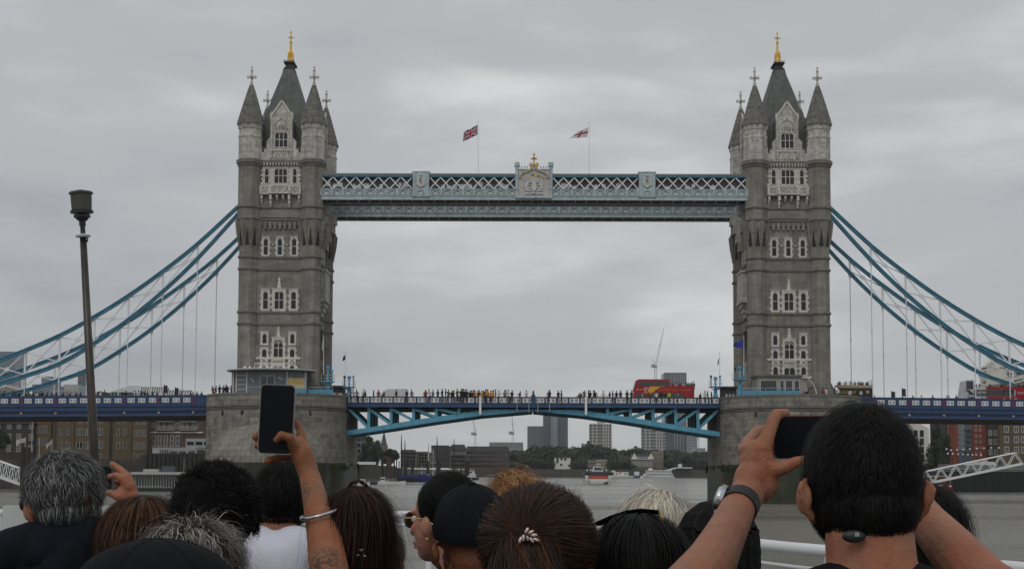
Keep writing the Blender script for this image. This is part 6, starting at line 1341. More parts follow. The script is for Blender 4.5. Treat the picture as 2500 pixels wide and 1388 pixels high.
folk([(844, Gy, .95), (857, Rd, 1.1), (865, Wh, 1.1), (873, Gy, 1.08), (886, Wh, 1.13), (890, D_, .98), (912, D_, 1.05), (924, Rd, 1.08), (968, D_, 1.08), (993, D_, 1.08), (1006, Gy, 1.12)], 'on the lifting deck', 'the slim left mast')
crowd = [(1037, Rd), (1041, Rd), (1050, Wh), (1057, Gy), (1069, D_), (1080, D_), (1088, D_), (1094, Ol), (1101, D_), (1105, D_), (1108, D_), (1117, Ol), (1124, D_), (1128, D_), (1132, D_), (1136, D_), (1140, D_), (1145, D_), (1148, D_), (1152, Rd), (1157, D_), (1160, Yl), (1164, Yl), (1170, D_), (1174, Yl), (1178, Yl), (1183, D_), (1188, Yl), (1192, Yl), (1197, Yl), (1200, Yl), (1205, Yl), (1210, Gy), (1219, Wh)]
folk([(p_, c_, 1.1+.08*math.sin(p_*1.7)) for p_, c_ in crowd], 'in the dense crowd', 'the white van'); folk([(1231, Gy, 1.1), (1235, Pk, 1.08), (1241, Wh, 1.12), (1249, D_, 1.06), (1268, D_, .98), (1285, Wh, 1.08)], 'before the centre post', 'the crowd')
folk([(1338, D_, 1.06), (1342, D_, 1.14), (1364, D_, 1.05), (1371, D_, 1.08), (1428, Gy, 1.05), (1437, D_, 1.12), (1440, D_, 1.08), (1449, Ol, 1.1), (1455, D_, 1.06), (1473, Wh, 1.05), (1489, D_, 1.0), (1496, D_, 1.02), (1504, D_, 1.05), (1515, D_, 1.1), (1531, D_, 1.1), (1541, D_, 1.1)], 'before the red bus', 'the centre post')
folk([(1584, Rd, .98), (1602, Wh, .98), (1607, D_, 1), (1613, D_, 1.05), (1624, D_, .95), (1633, Hv, 1.0), (1655, Gy, 1.0), (1709, D_, .86), (1721, Wh, 1.05), (1728, Gy, 1.06), (1737, D_, 1.0)], 'by the red bus', 'its front')
folk([(1970, D_, 1.1), (2010, Rd, .97), (2015, Wh, 1.05), (2037, D_, 1.0), (2040, Wh, 1.0), (2045, Wh, 1.08), (2075, Wh, .9), (2092, D_, .92), (2102, Wh, .86)], 'on the right pier', 'the stone cabin', -3.5, 16.25)
folk([(2135, D_, 1), (2206, D_, 1), (2211, Wh, 1.04), (2229, D_, 1.02), (2252, Wh, 1.04), (2277, D_, 1.05), (2309, Wh, 1.03), (2316, D_, 1), (2335, D_, 1.05), (2372, Wh, .9), (2397, Gy, .9), (2407, Wh, .93), (2451, Wh, .93), (2478, Wh, .95)], 'on the right side span', 'the right tower', -.2, 15.3)
def riders(b, xs, z, who):
    rr = random.Random(who); names = ['first', 'second', 'third', 'fourth', 'fifth', 'sixth', 'seventh', 'eighth', 'ninth', 'tenth', 'eleventh', 'twelfth', 'thirteenth']
    for i, x in enumerate(xs):
        l_ = b[0].location; o = put('person', pmesh(rr.choice((D_, D_, Gy, Wh, Rd)), rr.randrange(4)), None, (l_.x+x, l_.y+rr.choice((.5, 1.2, 2.0)), l_.z+z), (0, 0, rr.uniform(-1, 1)), (1.1, 1.1, .72)); tag(o, '%s passenger from the front, open top of the %s' % (names[i], who), 'person', 'passengers on the tour buses')
riders(bred, [6.4, 6.9, 7.3, 7.8, 8.2, 8.7, 9.1, 9.5, 9.8, 10.1, 10.3], 2.75, 'red tour bus'); riders(bdark, [.3, .8, 1.3, 1.7, 2.2, 2.7, 3.2, 3.7, 4.2, 4.6, 5.1, 5.5], 3.0, 'dark maroon bus'); riders(bwht, [1.2, 3.0, 3.7, 5.5, 6.8, 7.6, 8.3, 9.6, 10.1, 10.9], 2.75, 'white fronted bus')
# ================================================================== FOREGROUND: THE TOUR BOAT
DECK = CAMP.z-1.66
RAILZ = CAMP.z-.205
boat_r = thing('tour_boat', (CAMP.x, CAMP.y+3, DECK), 'white tour boat under the spectators, with white tubular rail round its bow', 'boat')
glossw = mat('gloss_white_paint', (.74, .75, .76), .18, spec=.6); deckm = mat('boat_deck_grey', (.2, .21, .21), .8, var=.2); panelw = mat('scuffed_white_panel', (.50, .51, .50), .55, var=.14, vs=3)
def rel(v): return Vector(v)-boat_r.location
def AD(px, py, d): return atd(px, py, d)
def flat(px, d, z): p = atd(px, 1152, d); return Vector((p.x, p.y, z))
L_pts = [flat(-900, 6.4, 0), flat(1180, 6.3, 0), flat(1925, 3.6, 0), flat(2700, 2.6, 0)]
MB().prism([(rel(q).x, rel(q).y) for q in L_pts]+[(5, -6), (-7, -6)], -.12, 0, deckm, 'z').build('deck', boat_r)
MB().prism([(rel(q).x, rel(q).y) for q in L_pts]+[(5, -6), (-7, -6)], -DECK-.3, -.12, glossw, 'z').build('hull', boat_r)
for z, r_, nm in ((RAILZ, .0175, 'handrail'), (RAILZ-.05, .006, 'lower_rail'), (RAILZ-.45, .012, 'lower_rail')):
    MB().tube([rel((q.x, q.y, z)) for q in L_pts], r_, 12, glossw).build(nm, boat_r, smooth=True)
for a, b2, k in ((0, 1, 8), (1, 2, 4), (2, 3, 3)):
    for i in range(k):
        q = L_pts[a].lerp(L_pts[b2], (i+.5)/k); MB().tube([rel((q.x, q.y, DECK)), rel((q.x, q.y, RAILZ))], .014, 8, glossw).build('stanchion', boat_r)
p0 = atd(168, 1234, 5.9); p1 = atd(301, 1234, 5.9); p2 = atd(318, 1240, 5.8)
MB().box(rel(p0).x-.3, rel(p0).y, 0, rel(p1).x-.035, rel(p0).y+.05, p0.z-DECK, panelw).build('gate_panel', boat_r)
MB().box(rel(p1).x-.028, rel(p0).y-.01, 0, rel(p2).x+.03, rel(p0).y+.06, p2.z-DECK-.005, glossw).build('gate_post', boat_r); MB().box(rel(p1).x-.045, rel(p0).y-.02, p0.z-DECK-.12, rel(p1).x-.038, rel(p0).y, p0.z-DECK-.09, blackm).build('gate_latch', boat_r)
# lamp post
def lamp_post():
    d = 9.; b_ = atd(231, 1120, d); t_ = atd(203, 578, d); up_ = (t_-b_); base = b_-up_*((b_.z-DECK)/up_.z); r = thing('lamp_post', base, 'leaning grey lamp post with boxy dark lantern, at the left', 'lamp post')
    s_ = d/FPX; ax = up_.normalized(); R_ = ax.to_track_quat('Z', 'Y').to_matrix().to_4x4(); R_.translation = t_-base
    gm = mat('worn_pole_metal', (.055, .047, .04), .4, metal=.4, var=.35, vs=8, streak=.3); lens = mat('lantern_smoked_glass', (.05, .048, .035), .25)
    MB().tube([(0, 0, 0), b_-base, t_-base], [.036, .0315, .0225], 16, gm).build('pole', r, smooth=True)
    def lp(prof, m, nm, n=16, ph=0):
        g = MB(); g.lathe([(a*s_, z*s_) for a, z in prof], n, m, (0, 0), ph); g.v = [tuple(R_ @ Vector(v)) for v in g.v]; return g.build(nm, r)
    lp([(8, -2), (18, 0), (18, 4), (7, 6), (6, 8)], iron_l, 'bracket_disc'); lp([(6, 5), (6, 27)], gm, 'neck'); lp([(8, 27), (8, 38), (14, 42), (15, 46), (20, 47), (20, 54), (14, 55)], blackm, 'collar', 8, PI/8); lp([(27, 57), (27, 64), (23, 66)], blackm, 'lantern_base', 4, PI/4+.2)
    lp([(23.5, 66), (25, 104)], lens, 'lantern', 4, PI/4+.2); lp([(29, 104), (29, 107), (25, 111), (24, 112)], blackm, 'lantern_cap', 4, PI/4+.2)
    g = MB(); k = Vector((10*s_, 0, -6*s_)); g.tube([k, k+Vector((6*s_, 0, -8*s_)), k+Vector((9*s_, 0, -6*s_)), k+Vector((9*s_, 0, 2*s_))], 1.6*s_, 6, blackm); g.v = [tuple(R_ @ Vector(v)) for v in g.v]; g.build('hook', r)
lamp_post()
# ================================================================== FOREGROUND PEOPLE
def skin(name, c, tattoo=None):
    m = mat(name, c, .52, var=.15, vs=22, spec=.3, bump=.004, bs=120, c2=(c[0]*1.12, c[1]*.86, c[2]*.8))
    b = m.node_tree.nodes['Principled BSDF']; b.inputs['Subsurface Weight'].default_value = .12; b.inputs['Subsurface Radius'].default_value = (.012, .004, .002); b.inputs['Subsurface Scale'].default_value = 1
    if tattoo:
        n = m.node_tree.nodes; l = m.node_tree.links; geo = n.new('ShaderNodeNewGeometry').outputs['Position']; src = b.inputs['Base Color'].links[0].from_socket; cur = None
        for (p, r_, sc) in tattoo:
            sb = n.new('ShaderNodeVectorMath'); sb.operation = 'DISTANCE'; l.new(geo, sb.inputs[0]); sb.inputs[1].default_value = p
            nz = n.new('ShaderNodeTexNoise'); nz.inputs['Scale'].default_value = sc; nz.inputs['Detail'].default_value = 2; nz.inputs['Distortion'].default_value = 1.5; l.new(geo, nz.inputs[0])
            mr = n.new('ShaderNodeMapRange'); mr.inputs['From Min'].default_value = r_; mr.inputs['From Max'].default_value = r_*.4; l.new(sb.outputs['Value'], mr.inputs[0])
            th = n.new('ShaderNodeMapRange'); th.inputs['From Min'].default_value = .47; th.inputs['From Max'].default_value = .52; l.new(nz.outputs[0], th.inputs[0])
            mm = n.new('ShaderNodeMath'); mm.operation = 'MULTIPLY'; l.new(mr.outputs[0], mm.inputs[0]); l.new(th.outputs[0], mm.inputs[1]); o = mm.outputs[0]
            if cur: q = n.new('ShaderNodeMath'); q.operation = 'MAXIMUM'; l.new(cur, q.inputs[0]); l.new(o, q.inputs[1]); o = q.outputs[0]
            cur = o
        mx_ = n.new('ShaderNodeMix'); mx_.data_type = 'RGBA'; fc = n.new('ShaderNodeMath'); fc.operation = 'MULTIPLY'; fc.inputs[1].default_value = .72; l.new(cur, fc.inputs[0]); l.new(fc.outputs[0], mx_.inputs[0]); l.new(src, mx_.inputs[6]); mx_.inputs[7].default_value = (.03, .03, .03, 1); l.new(mx_.outputs[2], b.inputs['Base Color'])
    return m
def hairm(name, c): return mat(name, c, .6, var=.25, vs=30, spec=.09)
blk_cloth = mat('black_cloth', (.008, .0085, .010), .9, spec=.1, var=.2, vs=20, bump=.002, bs=120); navy_cloth = mat('navy_black_jacket', (.009, .011, .016), .85, spec=.12, var=.2, vs=12, bump=.003, bs=25); white_cloth = mat('white_hood_cloth', (.66, .67, .76), .85, var=.05, vs=10, bump=.012, bs=14); grey_cloth = mat('grey_cloth', (.1, .1, .11), .9, var=.2, vs=10); jeans = mat('dark_trousers', (.02, .025, .04), .9)
def ell(g, c, r, m, M=None, n=14):
    k = 9; vs = []
    for i in range(k+1):
        a = PI*i/k
        for j in range(n):
            b2 = 2*PI*j/n; v = Vector((r[0]*math.sin(a)*math.cos(b2), r[1]*math.sin(a)*math.sin(b2), -r[2]*math.cos(a)))
            vs.append((M @ v if M else v)+Vector(c))
    g.add(vs, [(i*n+j, i*n+(j+1) % n, (i+1)*n+(j+1) % n, (i+1)*n+j) for i in range(k) for j in range(n)], m)
def chain(g, pts, rs, m, n=12):
    """tapered limb with round joints"""
    g.tube(pts, rs, n, m)
    for p, r_ in zip(pts, rs if hasattr(rs, '__len__') else [rs]*len(pts)): ell(g, p, (r_, r_, r_), m, n=10)
def blob(g, name, parent, voxel, m, smooth=4, loc=None):
    me = g.mesh(name+'_src'); o = bpy.data.objects.new('tmp', me); col.objects.link(o)
    md = o.modifiers.new('r', 'REMESH'); md.mode = 'VOXEL'; md.voxel_size = voxel; md.use_smooth_shade = True
    sm = o.modifiers.new('s', 'SMOOTH'); sm.factor = .5; sm.iterations = smooth
    dg = bpy.context.evaluated_depsgraph_get(); res = bpy.data.meshes.new_from_object(o.evaluated_get(dg)); bpy.data.objects.remove(o); bpy.data.meshes.remove(me)
    res.name = name; res.materials.clear(); res.materials.append(m); res.polygons.foreach_set('material_index', [0]*len(res.polygons)); res.shade_smooth()
    return put(name, res, parent, loc)
def hair_strands(name, parent, c, r, n, L_, k, flow, mats, lift=.05, jit=.25, curl=0., width=.0018, seed=1, region=None, longz=None, freq=2., taper=.15, fly=0.):
    rg_ = np.random.default_rng(seed); c = np.array(c, float); r = np.array(r, float)
    d = rg_.normal(size=(n*3, 3)); d /= np.linalg.norm(d, axis=1)[:, None]; P = c+d*r
    if region is not None: keep = region(d, P); d = d[keep]; P = P[keep]
    P = P[:n]; n = len(P)
    Ls = L_*rg_.uniform(.6, 1.15, n) if not hasattr(L_, '__call__') else L_(P)*rg_.uniform(.75, 1.1, n)
    kk = rg_.normal(size=(3, 3, 3))*np.array([55., 95., 160.])[:, None, None]; cn = np.stack([sum(np.sin(P @ kk[q, :, a]+q+a) for q in range(3)) for a in range(3)], -1)/1.6; jv = rg_.normal(size=(n, 3))*jit*.4+cn*jit*1.0; ph = rg_.uniform(0, 6.28, n); lf = lift*rg_.uniform(.3, 1.6, n)
    if fly: lf += (rg_.random(n) < .06)*fly
    pts = [P.copy()]; sides = []
    Q = P.copy(); q_off = []
    for i in range(k):
        nr = (Q-c)/r**2
        if longz is not None: low = Q[:, 2] < longz; nr[low, 2] = 0
        nr /= np.linalg.norm(nr, axis=1)[:, None]+1e-9
        F = flow(Q)+jv; T = F-nr*(F*nr).sum(1)[:, None]; T /= np.linalg.norm(T, axis=1)[:, None]+1e-9
        side = np.cross(T, nr)
        dd = T+nr*lf[:, None]*(1.2-i/k)
        if curl: a = ph+i*freq; dd = dd+curl*(side*np.cos(a)[:, None]+nr*np.sin(a)[:, None])
        dd /= np.linalg.norm(dd, axis=1)[:, None]; Q = Q+dd*(Ls/k)[:, None]
        e = (Q-c)/r
        if longz is not None: low = Q[:, 2] < longz; e[low, 2] = 0
        ql = np.linalg.norm(e, axis=1); ins = ql < 1.0
        corr = (1.0/np.maximum(ql, .3)-1)[:, None]*(Q-c)
        if longz is not None: corr[low, 2] = 0
        Q = Q+np.where(ins[:, None], corr, 0)
        pts.append(Q.copy()); sides.append(side)
    sides = [sides[0]]+sides
    V = np.empty((n, k+1, 2, 3))
    for i in range(k+1):
        w_ = width*(1-(1-taper)*(i/k)**1.5)
        V[:, i, 0] = pts[i]-sides[i]*w_/2; V[:, i, 1] = pts[i]+sides[i]*w_/2
    V = V.reshape(-1, 3); base = (np.arange(n)*(k+1)*2)[:, None]+(np.arange(k)*2)[None, :]
    F = np.stack([base, base+1, base+3, base+2], -1).reshape(-1, 4)
    me = bpy.data.meshes.new(name); me.vertices.add(len(V)); me.vertices.foreach_set('co', (V-np.array(parent.location)).ravel()); me.loops.add(F.size); me.loops.foreach_set('vertex_index', F.ravel().astype(np.int32))
    me.polygons.add(len(F)); me.polygons.foreach_set('loop_start', np.arange(len(F), dtype=np.int32)*4); me.polygons.foreach_set('loop_total', np.full(len(F), 4, dtype=np.int32))
    for m in mats: me.materials.append(m)
    me.polygons.foreach_set('material_index', np.repeat(np.floor(np.mod(cn[:, 0]*.5+cn[:, 1]*.35+rg_.random(n)*.55+.3, 1)*len(mats)).astype(int) % len(mats), k).astype(np.int32)); me.update(); me.validate(); me.shade_smooth()
    o = put(name, me, parent); o['kind'] = 'stuff'; return o
def rotz(a): return Matrix.Rotation(a, 4, 'Z')
def person(label, px, py, D, hw, yaw, sk, shirt, tilt=0., arms=True, vox=.0055, extra=None, ears=1., neck_r=.056, shoulder=.20, drop=0., shirt_vox=.014, nape=None, face=True, sleeves=True, nz=-.165):
    """hw = half width of the skull in pixels; the head faces away from the viewer when yaw = 0"""
    s = D/FPX; k = hw*s/.077*.93; hc = atd(px, py, D)-Vector((0, 0, .118*k+.007)); base = Vector((hc.x, hc.y, DECK)); root = thing('person', base, label, 'person', 'spectators on the tour boat')
    M = Matrix.Translation(hc-base) @ rotz(yaw) @ Matrix.Rotation(tilt, 4, 'X') @ Matrix.Scale(k, 4)
    g = MB(); h = lambda x, y, z: M @ Vector((x, y, z))
    def E(c, r): ell(g, h(*c), [q*k for q in r], sk, rotz(yaw).to_3x3())
    E((0, -.008, .03), (.076, .096, .088)); E((0, .03, -.03), (.062, .066, .085)); E((0, -.05, -.02), (.06, .05, .06)); E((0, .055, -.088), (.034, .036, .03)); E((0, .045, -.06), (.052, .045, .04))
    E((0, .083, .02), (.05, .016, .012)); E((0, .098, -.065), (.023, .012, .006)); E((0, .096, -.078), (.02, .012, .007)); E((.034, .066, -.025), (.024, .02, .02)); E((-.034, .066, -.025), (.024, .02, .02))
    chain(g, [h(0, .088, .012), h(0, .104, -.018), h(0, .114, -.036)], [.009*k, .011*k, .013*k], sk, 8)
    for sx in (-1, 1):
        if ears:
            e = ears
            ez = lambda z: (z+.0125)*.74-.021
            chain(g, [h(sx*.074, -.002, ez(-.054)), h(sx*(.078+.001*e), -.012, ez(-.046)), h(sx*(.080+.006*e), -.018, ez(-.028)), h(sx*(.081+.012*e), -.022, ez(-.006)), h(sx*(.081+.0145*e), -.022, ez(.010)), h(sx*(.079+.013*e), -.016, ez(.022)), h(sx*(.077+.007*e), -.006, ez(.029)), h(sx*.073, .006, ez(.024))], [.006*k, .007*k, .0055*k, .005*k, .005*k, .005*k, .005*k, .005*k], sk, 8)
            ell(g, h(sx*(.081+.0075*e), -.010, ez(-.008)), (.0085*k, .019*k, .025*k), sk, (rotz(yaw) @ Matrix.Rotation(sx*-.35, 4, 'Z')).to_3x3())
    nb = h(0, -.055, nz-.02); nt = h(0, -.028, -.06); sh0 = Vector((nb.x, nb.y, nb.z-.02-drop)); ya = rotz(yaw*.35)
    chain(g, [nt, (nt+nb)/2+Vector((0, 0, 0)), nb, sh0-Vector((0, 0, .05))], [neck_r*k*.97, neck_r*k, neck_r*k*1.08, neck_r*k*1.5], sk, 16)
    SL = {}
    for sx in (-1, 1):
        o_ = ya @ Vector((sx*shoulder, 0, -.065)); S_ = sh0+o_; SL[sx] = S_; chain(g, [sh0+ya @ Vector((sx*.04, 0, .0)), sh0+ya @ Vector((sx*.12, 0, -.035)), S_], [.055, .052, .05], sk, 10)
    ell(g, sh0-Vector((0, 0, .16)), (.15, .1, .16), sk, ya.to_3x3())
    used = extra(g, SL, root, base, sk) if extra else {}
    for sx in (-1, 1):
        if sx in used: continue
        S_ = SL[sx]; e_ = S_+Vector((sx*.05, -.02, -.29)); w_ = e_+Vector((-sx*.02, .09, -.24)); chain(g, [S_, e_, w_], [.048, .04, .028], sk, 10)
        ell(g, w_+Vector((0, .02, -.06)), (.016, .036, .05), sk)
        for f_ in range(4): chain(g, [w_+Vector((0, -.008+f_*.019, -.1)), w_+Vector((-sx*.004, .0+f_*.02, -.135-(.01 if f_ in (1, 2) else 0))), w_+Vector((-sx*.012, .004+f_*.02, -.16-(.012 if f_ in (1, 2) else 0)))], [.0085, .008, .007], sk, 6)
        chain(g, [w_+Vector((-sx*.01, .05, -.04)), w_+Vector((-sx*.02, .075, -.075)), w_+Vector((-sx*.022, .08, -.1))], [.011, .01, .008], sk, 6)
    body = blob(g, 'body', root, vox, sk, 3)
    if face:
        for sx in (-1, 1):
            e_ = MB(); ell(e_, h(sx*.031, .081, 0), [.0125*k]*3, mat('eye_white', (.6, .58, .55), .2), n=12); eo = e_.build('eye', root, smooth=True); i_ = MB(); ell(i_, h(sx*.031, .0905, 0), [.0055*k]*3, mat('iris_brown', (.03, .015, .008), .2), n=8); i_.build('iris', eo)
    # clothes
    g = MB(); c0 = sh0
    def T(dx, dy, dz): return c0+ya @ Vector((dx, dy, dz))
    chain(g, [T(0, 0, -.07), T(0, .01, -.2), T(0, .01, -.42), T(0, 0, -.62)], [.115, .145, .135, .15], shirt, 16)
    for sx in (-1, 1):
        chain(g, [T(sx*.035, 0, -.012), T(sx*.12, 0, -.035), T(sx*shoulder, 0, -.065)], [.07, .066, .064], shirt, 12)
        ell(g, T(sx*.09, .01, -.22), (.1, .1, .16), shirt, ya.to_3x3()); ell(g, T(sx*.08, 0, -.5), (.1, .1, .16), shirt, ya.to_3x3())
        if sx not in used:
            S_ = SL[sx]; e_ = S_+Vector((sx*.05, -.02, -.29)); w_ = e_+Vector((-sx*.02, .09, -.24)); chain(g, [S_, e_, w_] if sleeves == 'long' else [S_, S_.lerp(e_, .6)], [.062, .055, .045] if sleeves == 'long' else [.062, .058], shirt, 10)
        elif sleeves: S_ = SL[sx]; e_ = used[sx]; chain(g, [S_, S_.lerp(e_, .55)], [.063, .06], shirt, 10)
    blob(g, 'shirt', root, shirt_vox, shirt, 3)
    g = MB(); hz = sh0.z-.62
    for sx in (-1, 1): chain(g, [T(sx*.07, 0, -.6), Vector((T(sx*.1, 0, 0).x, T(sx*.1, 0, 0).y, hz*.5)), Vector((T(sx*.11, -.02, 0).x, T(0, -.02, 0).y, .1))], [.1, .07, .055], jeans, 10)
    ell(g, T(0, 0, -.62), (.16, .11, .12), jeans); blob(g, 'trousers', root, .02, jeans, 2)
    for sx in (-1, 1): g = MB(); q = T(sx*.11, 0, 0); g.prism([(-.13, 0), (.15, 0), (.15, .04), (.05, .1), (-.12, .11)], q.x-.045, q.x+.045, blk_cloth, 'x'); g.v = [(a, b_+q.y, c_) for a, b_, c_ in g.v]; g.build('shoe', root)
    root['_k'] = k; return root, hc, k, M, s
def collar(root, hc, k, m, r=.075, z=-.19, h=.05, yaw=0, yo=-.05):
    g = MB(); c = rotz(yaw) @ Vector((0, yo*k, 0))+(hc-root.location); g.lathe([(r*1.15, z*k-h*.8), (r*1.06, z*k-h*.2), (r, z*k+h*.5), (r*.9, z*k+h*.5), (r*.85, z*k-h*.5)], 28, m, (c.x, c.y)); g.v = [(x, y, zz+c.z+.003*math.sin(3*math.atan2(y-c.y, x-c.x))) for x, y, zz in g.v]; g.build('collar', root, smooth=True)
def cap_under(root, c, r, m, name='hair', longto=None, scale=.97):
    prof = [(math.sin(PI*i/16), math.cos(PI*i/16)) for i in range(0, 9)] if longto else [(math.sin(PI*i/18), math.cos(PI*i/18)) for i in range(0, 16)]
    g = MB(); P = [(a*scale, c[2]+b_*r[2]*scale) for a, b_ in prof]
    if longto: P += [(scale*1.0, (c[2]+longto)/2), (scale*.9, longto)]
    n = 32; vs = []; rr = random.Random(4)
    for a, z in P:
        for j in range(n): t_ = 2*PI*j/n; vs.append((c[0]+r[0]*a*math.cos(t_)-root.location.x, c[1]+r[1]*a*math.sin(t_)-root.location.y, z-root.location.z))
    g.add(vs, [(i*n+j, i*n+(j+1) % n, (i+1)*n+(j+1) % n, (i+1)*n+j) for i in range(len(P)-1) for j in range(n)], m); return g.build(name, root, smooth=True)
def crown_flow(c, cr, down=1.0):
    cr = np.array(cr, float)
    def f(P): v = P-cr; v = v/(np.linalg.norm(v, axis=1)[:, None]+.02); v[:, 2] -= down*.6; return v
    return f
def hairdo(root, hc, D, px, py, rx, rz, ry, n, L_, mats, under, crown=(0, -.03, .1), longto=None, yoff=-.0, region=None, **kw):
    """hair volume given by its outline in the picture: centre, half width, half height (pixels) and real half depth"""
    s = D/FPX; c = atd(px, py, D); c = Vector((c.x, c.y+yoff, c.z)); r = (rx*s, ry*1.06, rz*s)
    lt = (atd(px, longto, D).z) if longto else None
    o = cap_under(root, c, r, under, longto=lt)
    reg = region or (lambda d, P: (d[:, 2] > -.75) & (d[:, 1] < .75))
    hs = hair_strands('hair_strands', root, c, r, n, L_, kw.pop('k', 7), kw.pop('flow', crown_flow(c, (c.x+crown[0], c.y+crown[1], c.z+crown[2]))), mats, region=reg, longz=(c.z if longto else None), **kw)
    return c, r, s
def shades(root, M, k, lensm, framem, name='sunglasses'):
    r = thing(name, root.location, 'x', 'sunglasses'); g = MB()
    for sx in (-1, 1):
        q = MB(); pts = [(.026*math.cos(a)*(1.0)+sx*.033, .021*math.sin(a)-.004*(1 if math.sin(a) < 0 else 0)) for a in [2*PI*i/14 for i in range(14)]]
        q.add([tuple(M @ Vector((x, .104-abs(x)*.12, z))) for x, z in pts]+[tuple(M @ Vector((x, .1015-abs(x)*.12, z))) for x, z in pts], [list(range(14)), list(range(27, 13, -1))]+[(i, (i+1) % 14, (i+1) % 14+14, i+14) for i in range(14)], lensm); q.build('lens', r)
        q = MB(); q.tube([M @ Vector((sx*.058, .098, .004)), M @ Vector((sx*.079, .05, .006)), M @ Vector((sx*.083, -.005, .004)), M @ Vector((sx*.08, -.03, -.01))], .0016*k, 6, framem); q.build('temple', r)
    q = MB(); q.tube([M @ Vector((-.06, .1, .014)), M @ Vector((0, .109, .016)), M @ Vector((.06, .1, .014))], .0014*k, 6, framem); q.build('brow_bar', r); return r
sk_a = skin('skin_ruddy', (.33, .145, .085)); sk_b = skin('skin_tan', (.30, .135, .075)); sk_c = skin('skin_brown', (.19, .085, .045)); sk_d = skin('skin_light', (.40, .215, .15)); sk_h = None
# ---- A grey haired man -------------------------------------------------------------------------
def px_chain(g, base, pts, m, n=10):
    P = [atd(x, y, d)-base for x, y, d, r_ in pts]; chain(g, P, [r_*d/FPX for x, y, d, r_ in pts], m, n)
def A_extra(g, SL, root, base, sk):
    d = 3.42
    el = atd(420, 1470, 3.2)-base; wr = atd(331, 1245, d)-base
    chain(g, [SL[1], el, wr], [.055, .045, 27*d/FPX], sk)
    px_chain(g, base, [(325, 1236, d, 27), (305, 1205, d, 24), (312, 1190, d, 16)], sk); px_chain(g, base, [(318, 1212, d, 22), (316, 1190, d, 15)], sk)
    px_chain(g, base, [(320, 1186, d, 13), (311, 1162, d+.01, 11), (294, 1146, d+.02, 9), (274, 1131, d+.03, 7)], sk)      # index over the phone
    px_chain(g, base, [(312, 1190, d-.01, 12), (300, 1168, d-.01, 10), (284, 1159, d-.005, 8.5), (267, 1162, d, 7)], sk)   # middle
    px_chain(g, base, [(324, 1196, d+.02, 12), (318, 1176, d+.06, 9), (298, 1172, d+.08, 8), (284, 1176, d+.08, 7)], sk); px_chain(g, base, [(326, 1206, d+.03, 11), (318, 1192, d+.07, 8.5), (300, 1188, d+.09, 7.5), (288, 1190, d+.09, 6.5)], sk)
    px_chain(g, base, [(308, 1225, d-.01, 16), (290, 1212, d-.02, 11.5), (270, 1203, d-.015, 9), (250, 1199, d, 6.5)], sk)       # thumb
    return {1: el}
root, hc, k, M, s = person('man with wavy grey hair, sunglasses and black jacket, holding a phone at the left', 150, 1106, 3.1, 80, .85, sk_a, navy_cloth, extra=A_extra, vox=.0035, ears=.9, sleeves='long', neck_r=.062, shoulder=.2, nz=-.125, drop=-.075)
gh = [hairm('hair_grey_light', (.33, .33, .33)), hairm('hair_grey_mid', (.13, .13, .13)), hairm('hair_grey_dark', (.055, .053, .052)), hairm('hair_grey_dark2', (.038, .036, .035))]
ang = .85
def regA(d, P):
    f = d[:, 0]*-math.sin(ang)+d[:, 1]*math.cos(ang)      # towards the face
    return (f < .62-.45*np.clip(-d[:, 2], 0, 1)) & (d[:, 2] > -.93)
c, r, s_ = hairdo(root, hc, 3.1, 157, 1190, 87, 86, .105, 8500, .05, gh, gh[2], region=regA, width=.0016, jit=.38, lift=.2, curl=.5, freq=.7, k=8, seed=3, fly=.6)
hair_strands('nape_hair', root, (c.x+.012, c.y-.002, c.z-.05), (r[0]*.82, r[1]*.93, r[2]*.66), 2600, .045, 6, crown_flow(c, (c.x, c.y, c.z+.1), 1.2), gh, region=lambda d, P: (d[:, 1] < .4) & (d[:, 2] < .3) & (d[:, 2] > -.8) & (d[:, 0] > -.72), width=.002, jit=.3, lift=.15, seed=5)
collar(root, hc, k, navy_cloth, .079, -.098, .055, .3, -.055)
lens_d = mat('brown_lens', (.05, .045, .03), .12, spec=.8); gold_f = mat('gold_frame', (.6, .45, .2), .3, metal=.8)
tag(shades(root, M, k, lens_d, blackm), 'dark wraparound sunglasses worn by the grey haired man', 'sunglasses')
def phone(cpx, cpy, w_, h_, d, tiltz, m_body, label, rim=None, screen=None, yawz=0.):
    p = atd(cpx, cpy, d); r = thing('phone', p, label, 'phone'); R_ = Matrix.Rotation(yawz, 4, 'Z') @ Matrix.Rotation(tiltz, 4, 'Y'); a, b_ = w_/2, h_/2; rc = min(w_, h_)*.13
    def rr_(a, b_, rc): return [(sx*(a-rc)+rc*math.cos(t_), sz*(b_-rc)+rc*math.sin(t_)) for sx, sz, t0 in ((1, 1, 0), (-1, 1, PI/2), (-1, -1, PI), (1, -1, 1.5*PI)) for t_ in [t0+PI/2*i/6 for i in range(7)]]
    def add(pts, y0, y1, m, nm, par=r): g = MB(); g.prism(pts, y0, y1, m); g.v = [tuple(R_ @ Vector(v)) for v in g.v]; return g.build(nm, par)
    add(rr_(a, b_, rc), -.004, .004, rim or m_body, 'case'); add(rr_(a-.0018, b_-.0018, rc*.9), -.0046, -.0038, m_body, 'front_glass'); sc = screen; 
    add(rr_(a-.004 if w_ < h_ else a-.011, b_-.011 if w_ < h_ else b_-.004, rc*.3), -.0050, -.0044, sc, 'screen'); return r
scr = mat('phone_screen', (.006, .007, .009), .3, spec=.12); phb = mat('phone_black', (.004, .004, .005), .3, spec=.2); silver = mat('silver_rim', (.5, .52, .55), .25, metal=.9)
phone(205, 1165, .147, .063, 3.47, .03, phb, 'black phone held sideways by the grey haired man, mostly behind his head', screen=scr)
